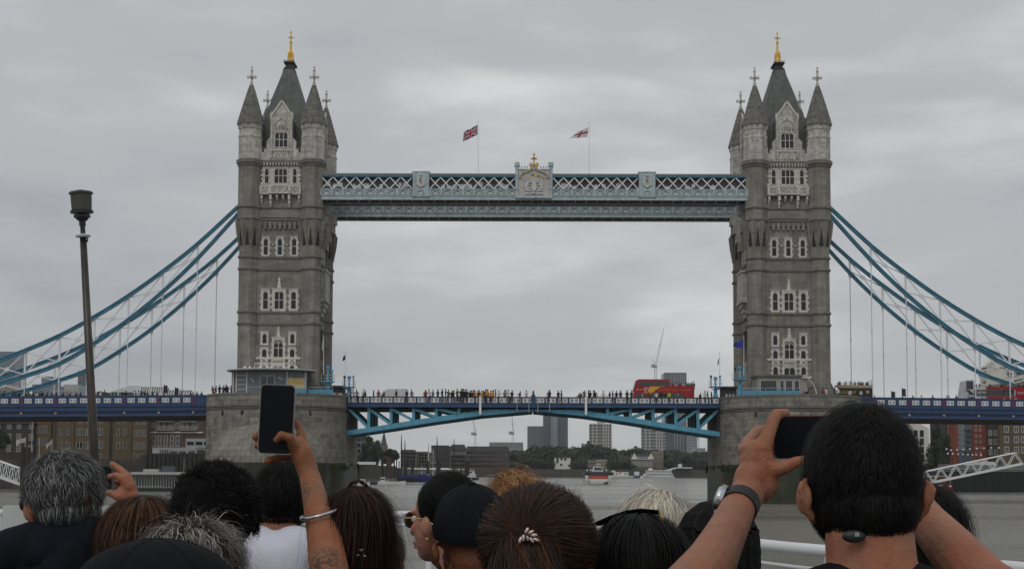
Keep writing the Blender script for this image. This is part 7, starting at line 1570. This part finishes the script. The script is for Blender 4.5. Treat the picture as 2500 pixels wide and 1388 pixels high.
# ---- C brown long haired woman, left
br1 = [hairm('hair_brown', (.052, .027, .016)), hairm('hair_brown_light', (.10, .054, .03)), hairm('hair_brown_dark', (.03, .016, .01))]
root, hc, k, M, s = person('woman with long straight brown hair between the grey haired man and the curly haired one', 350, 1210, 3.0, 74, .1, sk_d, blk_cloth)
hairdo(root, hc, 3.0, 350, 1300, 90, 92, .1, 7500, .34, br1, br1[2], longto=1460, crown=(.0, -.01, .09), width=.0017, jit=.1, lift=.03, k=9, seed=8)
# ---- D curly black hair man with the raised arm
sk_h = skin('skin_arm_tattooed', (.25, .11, .053), [(tuple(atd(752, 1222, 2.72)), .045, 70), (tuple(atd(752, 1200, 2.74)), .03, 90), (tuple(atd(765, 1280, 2.65)), .03, 80), (tuple(atd(790, 1365, 2.5)), .05, 60)])
def D_extra(g, SL, root, base, sk):
    el = atd(812, 1470, 2.48)-base; wd_ = 2.78
    chain(g, [SL[1], el], [.055, .047], sk)
    px_chain(g, base, [(812, 1470, 2.48, 52), (803, 1390, 2.53, 49), (790, 1300, 2.64, 42), (773, 1235, 2.70, 33), (757, 1165, 2.77, 26), (746, 1132, wd_, 27)], sk, 14)
    px_chain(g, base, [(750, 1140, wd_, 26), (736, 1105, wd_, 28), (728, 1084, wd_, 20)], sk, 12); px_chain(g, base, [(742, 1120, wd_+.015, 26), (738, 1085, wd_+.02, 17), (733, 1062, wd_+.02, 12)], sk)
    px_chain(g, base, [(722, 1096, wd_-.01, 17), (706, 1068, wd_-.03, 13), (687, 1062, wd_-.035, 12), (676, 1073, wd_-.032, 9.5)], sk)          # thumb across the screen
    px_chain(g, base, [(738, 1070, wd_+.02, 12.5), (733, 1048, wd_+.03, 11), (724, 1032, wd_+.04, 10), (705, 1022, wd_+.045, 9)], sk)           # index behind
    px_chain(g, base, [(734, 1085, wd_+.03, 12), (700, 1068, wd_+.055, 11), (655, 1060, wd_+.04, 10.5), (630, 1060, wd_+.015, 11), (624, 1065, wd_-.002, 10.5)], sk)
    px_chain(g, base, [(732, 1098, wd_+.03, 12), (700, 1090, wd_+.055, 10.5), (655, 1084, wd_+.04, 10), (633, 1084, wd_+.015, 10), (629, 1087, wd_-.002, 9.5)], sk)
    px_chain(g, base, [(728, 1116, wd_+.015, 12), (705, 1116, wd_+.03, 10), (680, 1116, wd_+.02, 10), (653, 1124, wd_+.0, 9.5)], sk)
    return {1: el}
root, hc, k, M, s = person('man with big curly black hair, raising a phone upright with a tattooed arm', 530, 1150, 2.75, 72, -.12, sk_h, blk_cloth, extra=D_extra, vox=.0035, ears=.9, shoulder=.19)
ch = [hairm('hair_black', (.008, .0075, .0075)), hairm('hair_black_soft', (.018, .016, .015)), hairm('hair_black', (.008, .0075, .0075))]
hairdo(root, hc, 2.75, 528, 1245, 98, 112, .125, 5200, .05, ch, ch[0], width=.0018, jit=1.0, lift=.75, curl=1.5, freq=1.5, k=9, seed=12, region=lambda d, P: (d[:, 1] < .75) & ~((d[:, 2] < -.45) & (d[:, 0] > .45)))
phone(676, 1023, .0745, .148, 2.775, .035, phb, 'black phone with silver rim held upright over the bridge pier', rim=mat('dull_silver_rim', (.22, .23, .25), .3, metal=.8), screen=scr)
def bangle():
    c = atd(781, 1252, 2.66); r = thing('bangle', c, 'silver bangle round the raised tattooed forearm', 'bangle'); g = MB(); n = 36; s_ = 2.70/FPX
    ax = Vector((44*s_, 0, 10.5*s_)); ay = Vector((0, -54*s_, -6*s_)); P = [ax*math.cos(2*PI*i/n)+ay*math.sin(2*PI*i/n) for i in range(n+1)]; g.tube(P, .0035, 8, silver, cap=False); g.v = [(x, y, z*1.0) for x, y, z in g.v]; g.build('band', r, smooth=True)
bangle()
# ---- E grey curly woman
root, hc, k, M, s = person('woman with curly silver grey hair low in front of the curly black haired man', 470, 1284, 2.2, 78, -.2, sk_d, blk_cloth)
ge = [hairm('hair_silver', (.40, .385, .36)), hairm('hair_silver_mid', (.24, .23, .21)), hairm('hair_taupe', (.12, .09, .075)), hairm('hair_dark_taupe', (.05, .04, .035))]
hairdo(root, hc, 2.2, 468, 1362, 108, 88, .11, 5200, .085, ge, ge[3], width=.0017, jit=.4, lift=.25, curl=.55, freq=.85, k=9, seed=15, fly=.7)
hair_strands('loose_curls', root, atd(530, 1375, 2.2), (.04, .06, .045), 500, .09, 12, crown_flow(None, atd(500, 1330, 2.2), 1.5), ge, region=None, width=.002, jit=.3, lift=.3, curl=1.1, freq=.7, seed=18)
# ---- F black cap at the bottom left
root, hc, k, M, s = person('person in a plain black cap, seen from above at the bottom left', 378, 1322, 1.75, 140, 0, sk_c, blk_cloth, ears=.6)
blackc = mat('black_cap_cloth', (.008, .0085, .011), .9, spec=.12, var=.15, vs=40, bump=.0015, bs=200)
def cap(root, cpx, cpy, rx, rz, D, ry, m, button=True, brimlow=None, lab=None, tiltx=0.):
    s_ = D/FPX; c = atd(cpx, cpy, D)-root.location; g = MB(); n = 48; vs = []; kz = 14; r = thing('cap', root.location, lab, 'cap')
    for i in range(kz+1):
        a = PI/2*i/kz*1.12
        for j in range(n):
            t_ = 2*PI*j/n; q = 1+.006*math.cos(6*t_)*(1-abs(1-i/kz)); vs.append((c.x+rx*s_*math.sin(a)*math.cos(t_)*q, c.y+ry*math.sin(a)*math.sin(t_)*q, c.z+rz*s_*math.cos(a)+tiltx*ry*math.sin(a)*math.sin(t_)))
    g.add(vs, [(i*n+j, i*n+(j+1) % n, (i+1)*n+(j+1) % n, (i+1)*n+j) for i in range(kz) for j in range(n)], m); g.build('crown', r, smooth=True)
    if button: b_ = MB(); ell(b_, c+Vector((0, 0, rz*s_)), (.011, .011, .005), m); b_.build('button', r, smooth=True)
    g = MB()
    for j in range(6): t0 = 2*PI*j/6+.3; g.tube([(c.x+rx*s_*math.sin(a)*math.cos(t0)*1.002, c.y+ry*math.sin(a)*math.sin(t0)*1.002, c.z+rz*s_*math.cos(a)*1.002+tiltx*ry*math.sin(a)*math.sin(t0)) for a in [PI/2*i/10*1.1 for i in range(11)]], .0009, 4, m)
    g.build('seam', r); g = MB(); P = [Vector((c.x+rx*s_*.8*math.cos(t_), c.y+ry*(.75+.75*math.sin(t_)), c.z+.0)) for t_ in [PI*i/14 for i in range(15)]]; Pi_ = [Vector((c.x+rx*s_*.8*math.cos(t_), c.y+ry*.6*math.sin(t_), c.z+.006)) for t_ in [PI*i/14 for i in range(15)]]
    g.add(P+Pi_+[p-Vector((0, 0, .003)) for p in P+Pi_], [(i, i+1, i+16, i+15) for i in range(14)]+[(i+30, i+45, i+46, i+31) for i in range(14)]+[(i, i+30, i+31, i+1) for i in range(14)], m); g.build('brim', r)
    return r
cap(root, 378, 1436, 192, 122, 1.75, .115, blackc, False, lab='large plain black cap at the bottom left')
# ---- G dark short hair, white hood
root, hc, k, M, s = person('person with short black hair in a white hooded top, behind the raised arm', 688, 1120, 3.5, 66, 0, sk_b, white_cloth, ears=.9, nz=-.13, drop=-.035)
hairdo(root, hc, 3.5, 688, 1208, 72, 92, .105, 3600, .03, ch, ch[0], width=.002, jit=.35, lift=.18, k=5, seed=20)
s3 = 3.5/FPX; g = MB(); cc = atd(680, 1322, 3.5)-root.location
for i in range(9): a = PI*i/8; 
P = [cc+Vector((.085*math.cos(a), -.085*math.sin(a)-.01, -.012-.055*math.sin(a))) for a in [PI*i/10 for i in range(11)]]; g.tube(P, [.018+.02*math.sin(PI*i/10) for i in range(11)], 12, white_cloth); g.tube([q+Vector((0, -.025, -.035)) for q in P], [.02+.03*math.sin(PI*i/10) for i in range(11)], 12, white_cloth); g.build('hood', root, smooth=True)
# ---- I auburn brown hair woman
ab = [hairm('hair_auburn', (.038, .017, .013)), hairm('hair_auburn_dark', (.016, .008, .007)), hairm('hair_auburn_light', (.06, .028, .021)), hairm('hair_auburn_dark', (.016, .008, .007))]
root, hc, k, M, s = person('woman with long dark auburn hair right of the raised arm', 868, 1190, 2.75, 66, .1, sk_d, blk_cloth)
hairdo(root, hc, 2.75, 868, 1278, 76, 92, .1, 8000, .30, ab, ab[1], longto=1450, crown=(-.01, -.01, .08), width=.0016, jit=.11, lift=.035, k=9, seed=22, fly=.25)
g = MB(); P = [atd(x, y, 2.75)-root.location for x, y in ((845, 1192), (858, 1178), (878, 1174), (896, 1186), (906, 1212), (912, 1240))]
for o_ in range(9): g.tube([p+Vector((.002*math.sin(o_*1.7)*i, .002*o_, .0015*math.cos(o_*2.1)*i)) for i, p in enumerate(P)], [.0014, .0014, .0012, .001, .0007, .0003], 4, ab[0])
g.build('loose_lock', root)
g = MB(); [g.tube([atd(883+dx, 1350+dz, 2.6)-root.location, atd(883+dx*1.8, 1350+dz*1.8, 2.6)-root.location], .0012, 4, silver) for dx, dz in ((5, 4), (-6, 3), (1, -7), (-3, -6))]; g.build('hair_clip', root)
# ---- J short greying hair
root, hc, k, M, s = person('person with short grey brown hair, mostly hidden behind the auburn haired woman', 930, 1290, 3.1, 52, 0, sk_d, grey_cloth, ears=.9)
hj = [hairm('hair_ash', (.13, .11, .095)), hairm('hair_ash_dark', (.06, .05, .042))]
hairdo(root, hc, 3.1, 930, 1345, 55, 62, .095, 2200, .03, hj, hj[1], width=.0018, jit=.5, lift=.3, k=5, seed=24)
# ---- K woman with sunglasses in profile
root, hc, k, M, s = person('woman in profile with gold rimmed sunglasses, slicked back black hair and black top', 1086, 1156, 3.3, 73, .9, sk_d, blk_cloth, vox=.0035, neck_r=.05, shoulder=.17, ears=.7)
a_k = .9
def regK(d, P): f = d[:, 0]*-math.sin(a_k)+d[:, 1]*math.cos(a_k); return (f < .58-.55*np.clip(-d[:, 2], 0, 1)) & (d[:, 2] > -.8)
kh = [hairm('hair_jet', (.008, .008, .008)), hairm('hair_jet_soft', (.016, .015, .014))]
hairdo(root, hc, 3.3, 1094, 1228, 76, 76, .09, 3600, .09, kh, kh[0], region=regK, width=.0016, jit=.08, lift=.02, k=7, seed=26, flow=lambda P: np.array([.5, -.1, -.5])+P*0)
tag(shades(root, M, k, mat('amber_lens', (.10, .055, .03), .15, spec=.7), gold_f), 'gold rimmed amber sunglasses on the woman in profile', 'sunglasses')
g = MB(); [g.lathe([(.004*math.sin(PI*i/5), -.004*math.cos(PI*i/5)) for i in range(6)], 8, gold) for _ in (0,)]; e_ = M @ Vector((-.082, -.012, -.05)); g.v = [(x+e_.x, y+e_.y-.004, z+e_.z) for x, y, z in g.v]; g.build('earring', root)
# ---- L black cap man
root, hc, k, M, s = person('man in a black baseball cap, in front of the woman in profile', 1150, 1206, 2.75, 84, .25, sk_c, blk_cloth, ears=1.1, vox=.004, neck_r=.062)
cap(root, 1151, 1286, 94, 105, 2.75, .113, blackc, True, lab='black baseball cap with button, left of the brown haired woman', tiltx=.15)
hairdo(root, hc, 2.75, 1150, 1290, 82, 60, .088, 1500, .008, kh, kh[0], region=lambda d, P: (d[:, 2] < -.05) & (d[:, 2] > -.75) & (d[:, 1] < .5), width=.0015, jit=.3, lift=.1, k=3, seed=28)
# ---- N ginger blond hair
root, hc, k, M, s = person('person with tousled ginger blond hair, just behind the black cap', 1260, 1164, 3.7, 62, 0, sk_d, grey_cloth)
gi = [hairm('hair_ginger', (.34, .15, .06)), hairm('hair_blond', (.60, .40, .20)), hairm('hair_ginger_dark', (.17, .07, .03))]
hairdo(root, hc, 3.7, 1260, 1222, 62, 68, .1, 5200, .12, gi, gi[0], width=.0016, jit=.5, lift=.16, curl=.6, freq=.55, k=11, seed=30, fly=.8)
# ---- M brown ponytail with clip
root, hc, k, M, s = person('woman with brown hair gathered in a jewelled clip, front centre', 1315, 1204, 2.05, 118, .0, sk_b, blk_cloth, ears=.6, vox=.005)
mh = [hairm('hair_chestnut', (.095, .043, .022)), hairm('hair_chestnut_dark', (.035, .019, .014)), hairm('hair_ashen_brown', (.05, .042, .038)), hairm('hair_chestnut_dark', (.035, .019, .014))]
cl_ = atd(1290, 1312, 1.93); cln = np.array(cl_)
def mflow(P): v = cln-P; return v/(np.linalg.norm(v, axis=1)[:, None]+1e-6)
def mlen(P): return np.linalg.norm(P-cln, axis=1)*1.12
c, r, s_ = hairdo(root, hc, 2.05, 1313, 1318, 130, 122, .115, 9000, mlen, mh, mh[1], flow=mflow, width=.0014, jit=.06, lift=.015, k=9, seed=33, region=lambda d, P: (d[:, 1] < .9))
hair_strands('flyaway_hair', root, c, r, 160, .05, 7, lambda P: np.array([.5, -.2, .9])+P*0, [mh[2]], width=.0008, jit=.7, lift=.8, curl=.3, seed=35, region=lambda d, P: (d[:, 2] > .15) & (d[:, 1] < .5))
def tail(P): v = P-cln; v[:, 2] -= .05; return v/(np.linalg.norm(v, axis=1)[:, None]+.01)
hair_strands('ponytail', root, (cl_.x, cl_.y+.01, cl_.z-.06), (.05, .03, .08), 1400, .16, 9, lambda P: np.array([0, -.1, -1.])+P*0, mh, width=.002, jit=.22, lift=.12, seed=37, region=lambda d, P: (d[:, 1] < .2) & (d[:, 2] > .2))
g = MB(); 
for i, (dx, dz) in enumerate(((-12, 4), (-4, -14), (6, -10), (14, -3), (19, 8), (8, 9), (-2, 3), (-20, 9))): ell(g, atd(1290+dx, 1308+dz, 1.90)-root.location, (.0026, .0026, .0052), mat('pearl_metal', (.65, .5, .45), .3, metal=.6), Matrix.Rotation(.5*i, 3, 'Y'), 8)
o = g.build('clip_petals', root, smooth=True); o.name = 'hair_clip'; MB().tube([atd(1272, 1312, 1.905)-root.location, atd(1290, 1304, 1.9)-root.location, atd(1310, 1318, 1.905)-root.location], .003, 8, mat('clip_brown', (.05, .03, .025), .3)).build('clip_bar', root)
# ---- O platinum blonde
root, hc, k, M, s = person('woman with windblown platinum blonde hair, right of centre', 1603, 1200, 3.3, 72, .0, sk_d, grey_cloth)
bo = [hairm('hair_platinum', (.78, .73, .62)), hairm('hair_platinum_grey', (.52, .50, .48)), hairm('hair_platinum_warm', (.62, .52, .36))]
hairdo(root, hc, 3.3, 1603, 1272, 76, 78, .1, 8000, .2, bo, bo[1], longto=1400, crown=(.02, 0, .07), width=.0018, jit=.2, lift=.06, k=9, seed=40, curl=.1, fly=.3)
# ---- P black hair, sunglasses on top
root, hc, k, M, s = person('woman with smooth black hair and dark sunglasses pushed up on her head', 1562, 1266, 2.2, 88, .0, sk_b, blk_cloth)
hairdo(root, hc, 2.2, 1562, 1352, 99, 102, .105, 4200, .30, kh, kh[0], longto=1480, crown=(0, .01, .1), width=.0022, jit=.08, lift=.02, k=9, seed=42)
r = thing('sunglasses', root.location, 'black sunglasses with gold temples resting on the black haired woman\'s head', 'sunglasses'); g = MB(); d = 2.16
T_ = [(1449, 1275), (1490, 1257), (1530, 1244), (1565, 1240), (1611, 1244)]; B_ = [(1462, 1279), (1497, 1270), (1530, 1252), (1570, 1248), (1612, 1252)]
vs = [atd(x, y, d+.05*math.sin(PI*i/4))-root.location for i, (x, y) in enumerate(T_)]+[atd(x, y, d+.02+.05*math.sin(PI*i/4))-root.location for i, (x, y) in enumerate(B_)]; vs += [v+Vector((0, .006, -.003)) for v in vs]
g.add(vs, [(i, i+1, i+6, i+5) for i in range(4)]+[(i+10, i+15, i+16, i+11) for i in range(4)]+[(i, i+10, i+11, i+1) for i in range(4)]+[(i+5, i+6, i+16, i+15) for i in range(4)], mat('black_lens', (.008, .008, .009), .2, spec=.5)); g.build('lens_bar', r)
for P in (((1450, 1276), (1449, 1290), (1451, 1306)), ((1611, 1246), (1615, 1262), (1621, 1292))): MB().tube([atd(x, y, d-.005)-root.location for x, y in P], [.003, .0035, .0015], 6, gold_f).build('temple', r)
# ---- Q braids
root, hc, k, M, s = person('person with long black braids, left of the large man with the watch', 1752, 1230, 2.8, 84, .0, sk_c, blk_cloth)
s_ = 2.8/FPX; c = atd(1752, 1318, 2.8); cap_under(root, c, (95*s_, .1, 96*s_), kh[0], longto=atd(0, 1470, 2.8).z)
g = MB(); rr = random.Random(6)
for i in range(54):
    a = PI+PI*(i+.5)/54*1.15-.25; P = []
    for j in range(9):
        t_ = j/8; e = min(1, t_*2.2)*PI/2; z = c.z+96*s_*math.cos(e) if e < PI/2 else c.z-(t_-.45)*.32; R_ = math.sin(e)*1.03; P.append(Vector((c.x+95*s_*R_*math.cos(a), c.y+.1*R_*math.sin(a)*1.03, z))-root.location)
    P2 = []
    for j in range(8):
        for q in range(5): t_ = q/5; P2.append(P[j].lerp(P[j+1], t_))
    pz = rr.uniform(0, 6); g.tube(P2, [.0044+.0009*math.sin(q*2.1+pz) for q in range(len(P2))], 5, kh[rr.random() < .4])
g.build('braids', root)
# ---- S woman behind the big man
root, hc, k, M, s = person('woman with long loose black hair, right of the large man', 2258, 1184, 2.75, 74, -.1, sk_b, blk_cloth)
hairdo(root, hc, 2.75, 2258, 1285, 84, 108, .1, 2600, .3, kh, kh[0], longto=1460, crown=(-.02, 0, .08), width=.002, jit=.12, lift=.06, k=9, seed=46)
g = MB(); rr = random.Random(9)
for i in range(30):
    a, b_ = rr.uniform(-6, 8), rr.uniform(0, 1); P = [(2292+a, 1212), (2322+a*1.5, 1252-8*b_), (2350+a*1.5-14*b_, 1300), (2372-30*b_, 1340), (2378-46*b_, 1372)]; g.tube([atd(x+rr.uniform(-2, 2), y, 2.75)-root.location for x, y in P], [.0006, .0006, .0005, .0004, .0003], 3, kh[0])
o = g.build('windblown_hair', root); o['kind'] = 'stuff'
# ---- R the large man with the watch
def R_extra(g, SL, root, base, sk):
    el = atd(1665, 1470, 1.86)-base; d = 2.2
    chain(g, [SL[-1], el], [.06, .05], sk)
    px_chain(g, base, [(1665, 1470, 1.86, 82), (1735, 1375, 1.95, 64), (1768, 1310, 2.03, 52), (1802, 1240, 2.12, 43), (1825, 1205, 2.17, 42)], sk, 16)
    px_chain(g, base, [(1822, 1212, d-.02, 42), (1834, 1165, d-.01, 42), (1836, 1125, d, 33), (1838, 1103, d, 27)], sk, 16); px_chain(g, base, [(1850, 1190, d-.01, 40), (1862, 1140, d, 36), (1862, 1100, d, 24)], sk, 16)
    px_chain(g, base, [(1870, 1180, d, 34), (1885, 1148, d-.01, 24), (1915, 1140, d-.02, 17), (1945, 1126, d-.02, 14), (1962, 1120, d-.015, 10)], sk, 12)   # thumb
    px_chain(g, base, [(1860, 1096, d, 25), (1875, 1062, d+.01, 18), (1886, 1030, d+.02, 16.5), (1896, 1011, d+.03, 15.5), (1918, 1007, d+.045, 11.5)], sk, 12)   # index over the top edge
    px_chain(g, base, [(1838, 1092, d, 20), (1822, 1085, d+.03, 17), (1850, 1052, d+.085, 15), (1900, 1046, d+.10, 13), (1938, 1050, d+.09, 11)], sk)
    px_chain(g, base, [(1826, 1098, d, 20), (1814, 1098, d+.03, 16), (1842, 1075, d+.09, 14), (1895, 1072, d+.105, 12), (1932, 1076, d+.095, 10)], sk)
    px_chain(g, base, [(1822, 1120, d+.01, 18), (1816, 1116, d+.04, 14), (1845, 1098, d+.09, 12), (1890, 1098, d+.10, 10.5), (1918, 1100, d+.095, 9)], sk)
    e2 = atd(2420, 1450, 1.9)-base; chain(g, [SL[1], e2], [.06, .05], sk)
    px_chain(g, base, [(2420, 1450, 1.9, 78), (2320, 1335, 2.0, 60), (2262, 1270, 2.08, 48), (2190, 1175, 2.2, 38), (2170, 1140, d, 40)], sk, 16)
    px_chain(g, base, [(2160, 1120, d, 34), (2135, 1085, d, 26), (2112, 1050, d+.01, 16), (2095, 1015, d+.03, 14)], sk); px_chain(g, base, [(2140, 1135, d, 24), (2110, 1130, d-.02, 15), (2080, 1124, d-.02, 12)], sk)
    for q in range(3): px_chain(g, base, [(2150, 1085+q*18, d+.02, 16), (2165-q*4, 1070+q*18, d+.05, 13), (2120, 1060+q*18, d+.1, 11), (2080, 1062+q*18, d+.09, 10)], sk)
    return {-1: el, 1: e2}
sk_r = skin('skin_warm_brown', (.29, .135, .078))
root, hc, k, M, s = person('large man with cropped black hair and black T-shirt, photographing with both hands', 2104, 984, 1.9, 134, .0, sk_r, blk_cloth, extra=R_extra, vox=.0032, ears=1.25, neck_r=.066, shoulder=.215, shirt_vox=.01, nz=-.15, drop=-.028)
c, r, s_ = hairdo(root, hc, 1.9, 2104, 1152, 143, 176, .112, 9000, .013, kh+[kh[0]], kh[0], width=.0011, jit=.3, lift=.2, k=3, seed=50, region=lambda d, P: (d[:, 1] < .5) & (d[:, 2] > -.93))
cap_under(root, (c.x, c.y-.002, c.z-.046), (r[0]*.90, r[1]*.965, r[2]*.70), kh[0], name='nape_undercoat', scale=.995); hair_strands('nape_hair', root, (c.x, c.y-.003, c.z-.046), (r[0]*.905, r[1]*.965, r[2]*.71), 3800, .014, 3, crown_flow(c, (c.x, c.y, c.z+.1), 1.2), kh+[kh[0]], region=lambda d, P: (d[:, 1] < .3) & (d[:, 2] < .2) & (d[:, 2] > -.97), width=.0012, jit=.3, lift=.15, seed=51)
o = MB(); ell(o, atd(2085, 1308, 1.79)-root.location, (.0165, .008, .009), blackm); o.build('hair_clip', root, smooth=True); MB().box(*(atd(2092, 1303, 1.782)-root.location-Vector((.003, .002, .003))), *(atd(2092, 1303, 1.782)-root.location+Vector((.003, .001, .003))), grey_c).build('clip_tag', root)
phone(1994, 1066, .150, .074, 2.235, -.01, phb, 'black phone with reddish case held sideways by the large man', rim=mat('red_case', (.16, .05, .05), .4), screen=scr)
def watch():
    c = atd(1806, 1232, 2.13); ax = (atd(1828, 1195, 2.17)-atd(1788, 1270, 2.08)).normalized(); r = thing('wrist_watch', c, 'steel watch with wide black strap on the large man\'s left wrist', 'watch'); s_ = 2.13/FPX
    u = ax.cross(Vector((0, 1, 0))).normalized(); v = u.cross(ax).normalized(); g = MB(); n = 40; R1, R2 = 47*s_, 47*s_; w2 = 19*s_; vs = []
    for i in range(n):
        t_ = 2*PI*i/n; o_ = u*math.cos(t_)+v*math.sin(t_)
        for a_, rr_ in ((-w2, R1), (w2, R1), (w2, R1-.0035), (-w2, R1-.0035)): vs.append(o_*rr_+ax*a_)
    g.add(vs, [(i*4+j, ((i+1) % n)*4+j, ((i+1) % n)*4+(j+1) % 4, i*4+(j+1) % 4) for i in range(n) for j in range(4)], mat('watch_strap', (.012, .011, .013), .55)); g.build('strap', r, smooth=False)
    # find the outer left side of the wrist for the case
    o_ = Vector((-1, -.25, 0)); o_ = (o_-ax*o_.dot(ax)).normalized(); q = o_.to_track_quat('Z', 'Y').to_matrix().to_4x4(); q.translation = o_*(R1-.002)
    def lt(prof, m, nm): g = MB(); g.lathe(prof, 28, m); g.v = [tuple(q @ Vector(x)) for x in g.v]; g.build(nm, r)
    lt([(.0195, -.002), (.0205, .004), (.0205, .008), (.0185, .0105), (.017, .0105)], silver, 'case'); lt([(.0168, .010), (.0168, .0112)], mat('watch_dial', (.55, .58, .58), .15, spec=.8), 'dial')
    g = MB()
    for i in range(12): a_ = 2*PI*i/12; g.box(.0135*math.cos(a_)-.0008, .0135*math.sin(a_)-.0008, .0112, .0135*math.cos(a_)+.0008, .0135*math.sin(a_)+.0008, .0118, blackm)
    g.box(-.0005, 0, .0112, .0005, .011, .0119, blackm); g.box(0, -.0005, .0112, .008, .0005, .0119, blackm); g.v = [tuple(q @ Vector(x)) for x in g.v]; g.build('hands', r)
    g = MB(); [g.box(-.008, sy*.021-.003, -.002, .008, sy*.021+.003, .006, silver) for sy in (-1, 1)]; g.v = [tuple(q @ Vector(x)) for x in g.v]; g.build('lugs', r)
watch()
for o in bpy.data.objects:
    if '_k' in o: del o['_k']
# ================================================================== AIR
hz = bpy.data.materials.new('haze_air'); hz.use_nodes = True; t = hz.node_tree; t.nodes.clear(); pv = t.nodes.new('ShaderNodeVolumePrincipled'); pv.inputs['Color'].default_value = (.93, .95, 1, 1); pv.inputs['Density'].default_value = .00008; pv.inputs['Anisotropy'].default_value = .2
t.links.new(pv.outputs[0], t.nodes.new('ShaderNodeOutputMaterial').inputs['Volume'])
o = MB().box(-2500, -260, -3, 2500, 2600, 260, hz).build('haze'); o['kind'] = 'stuff'
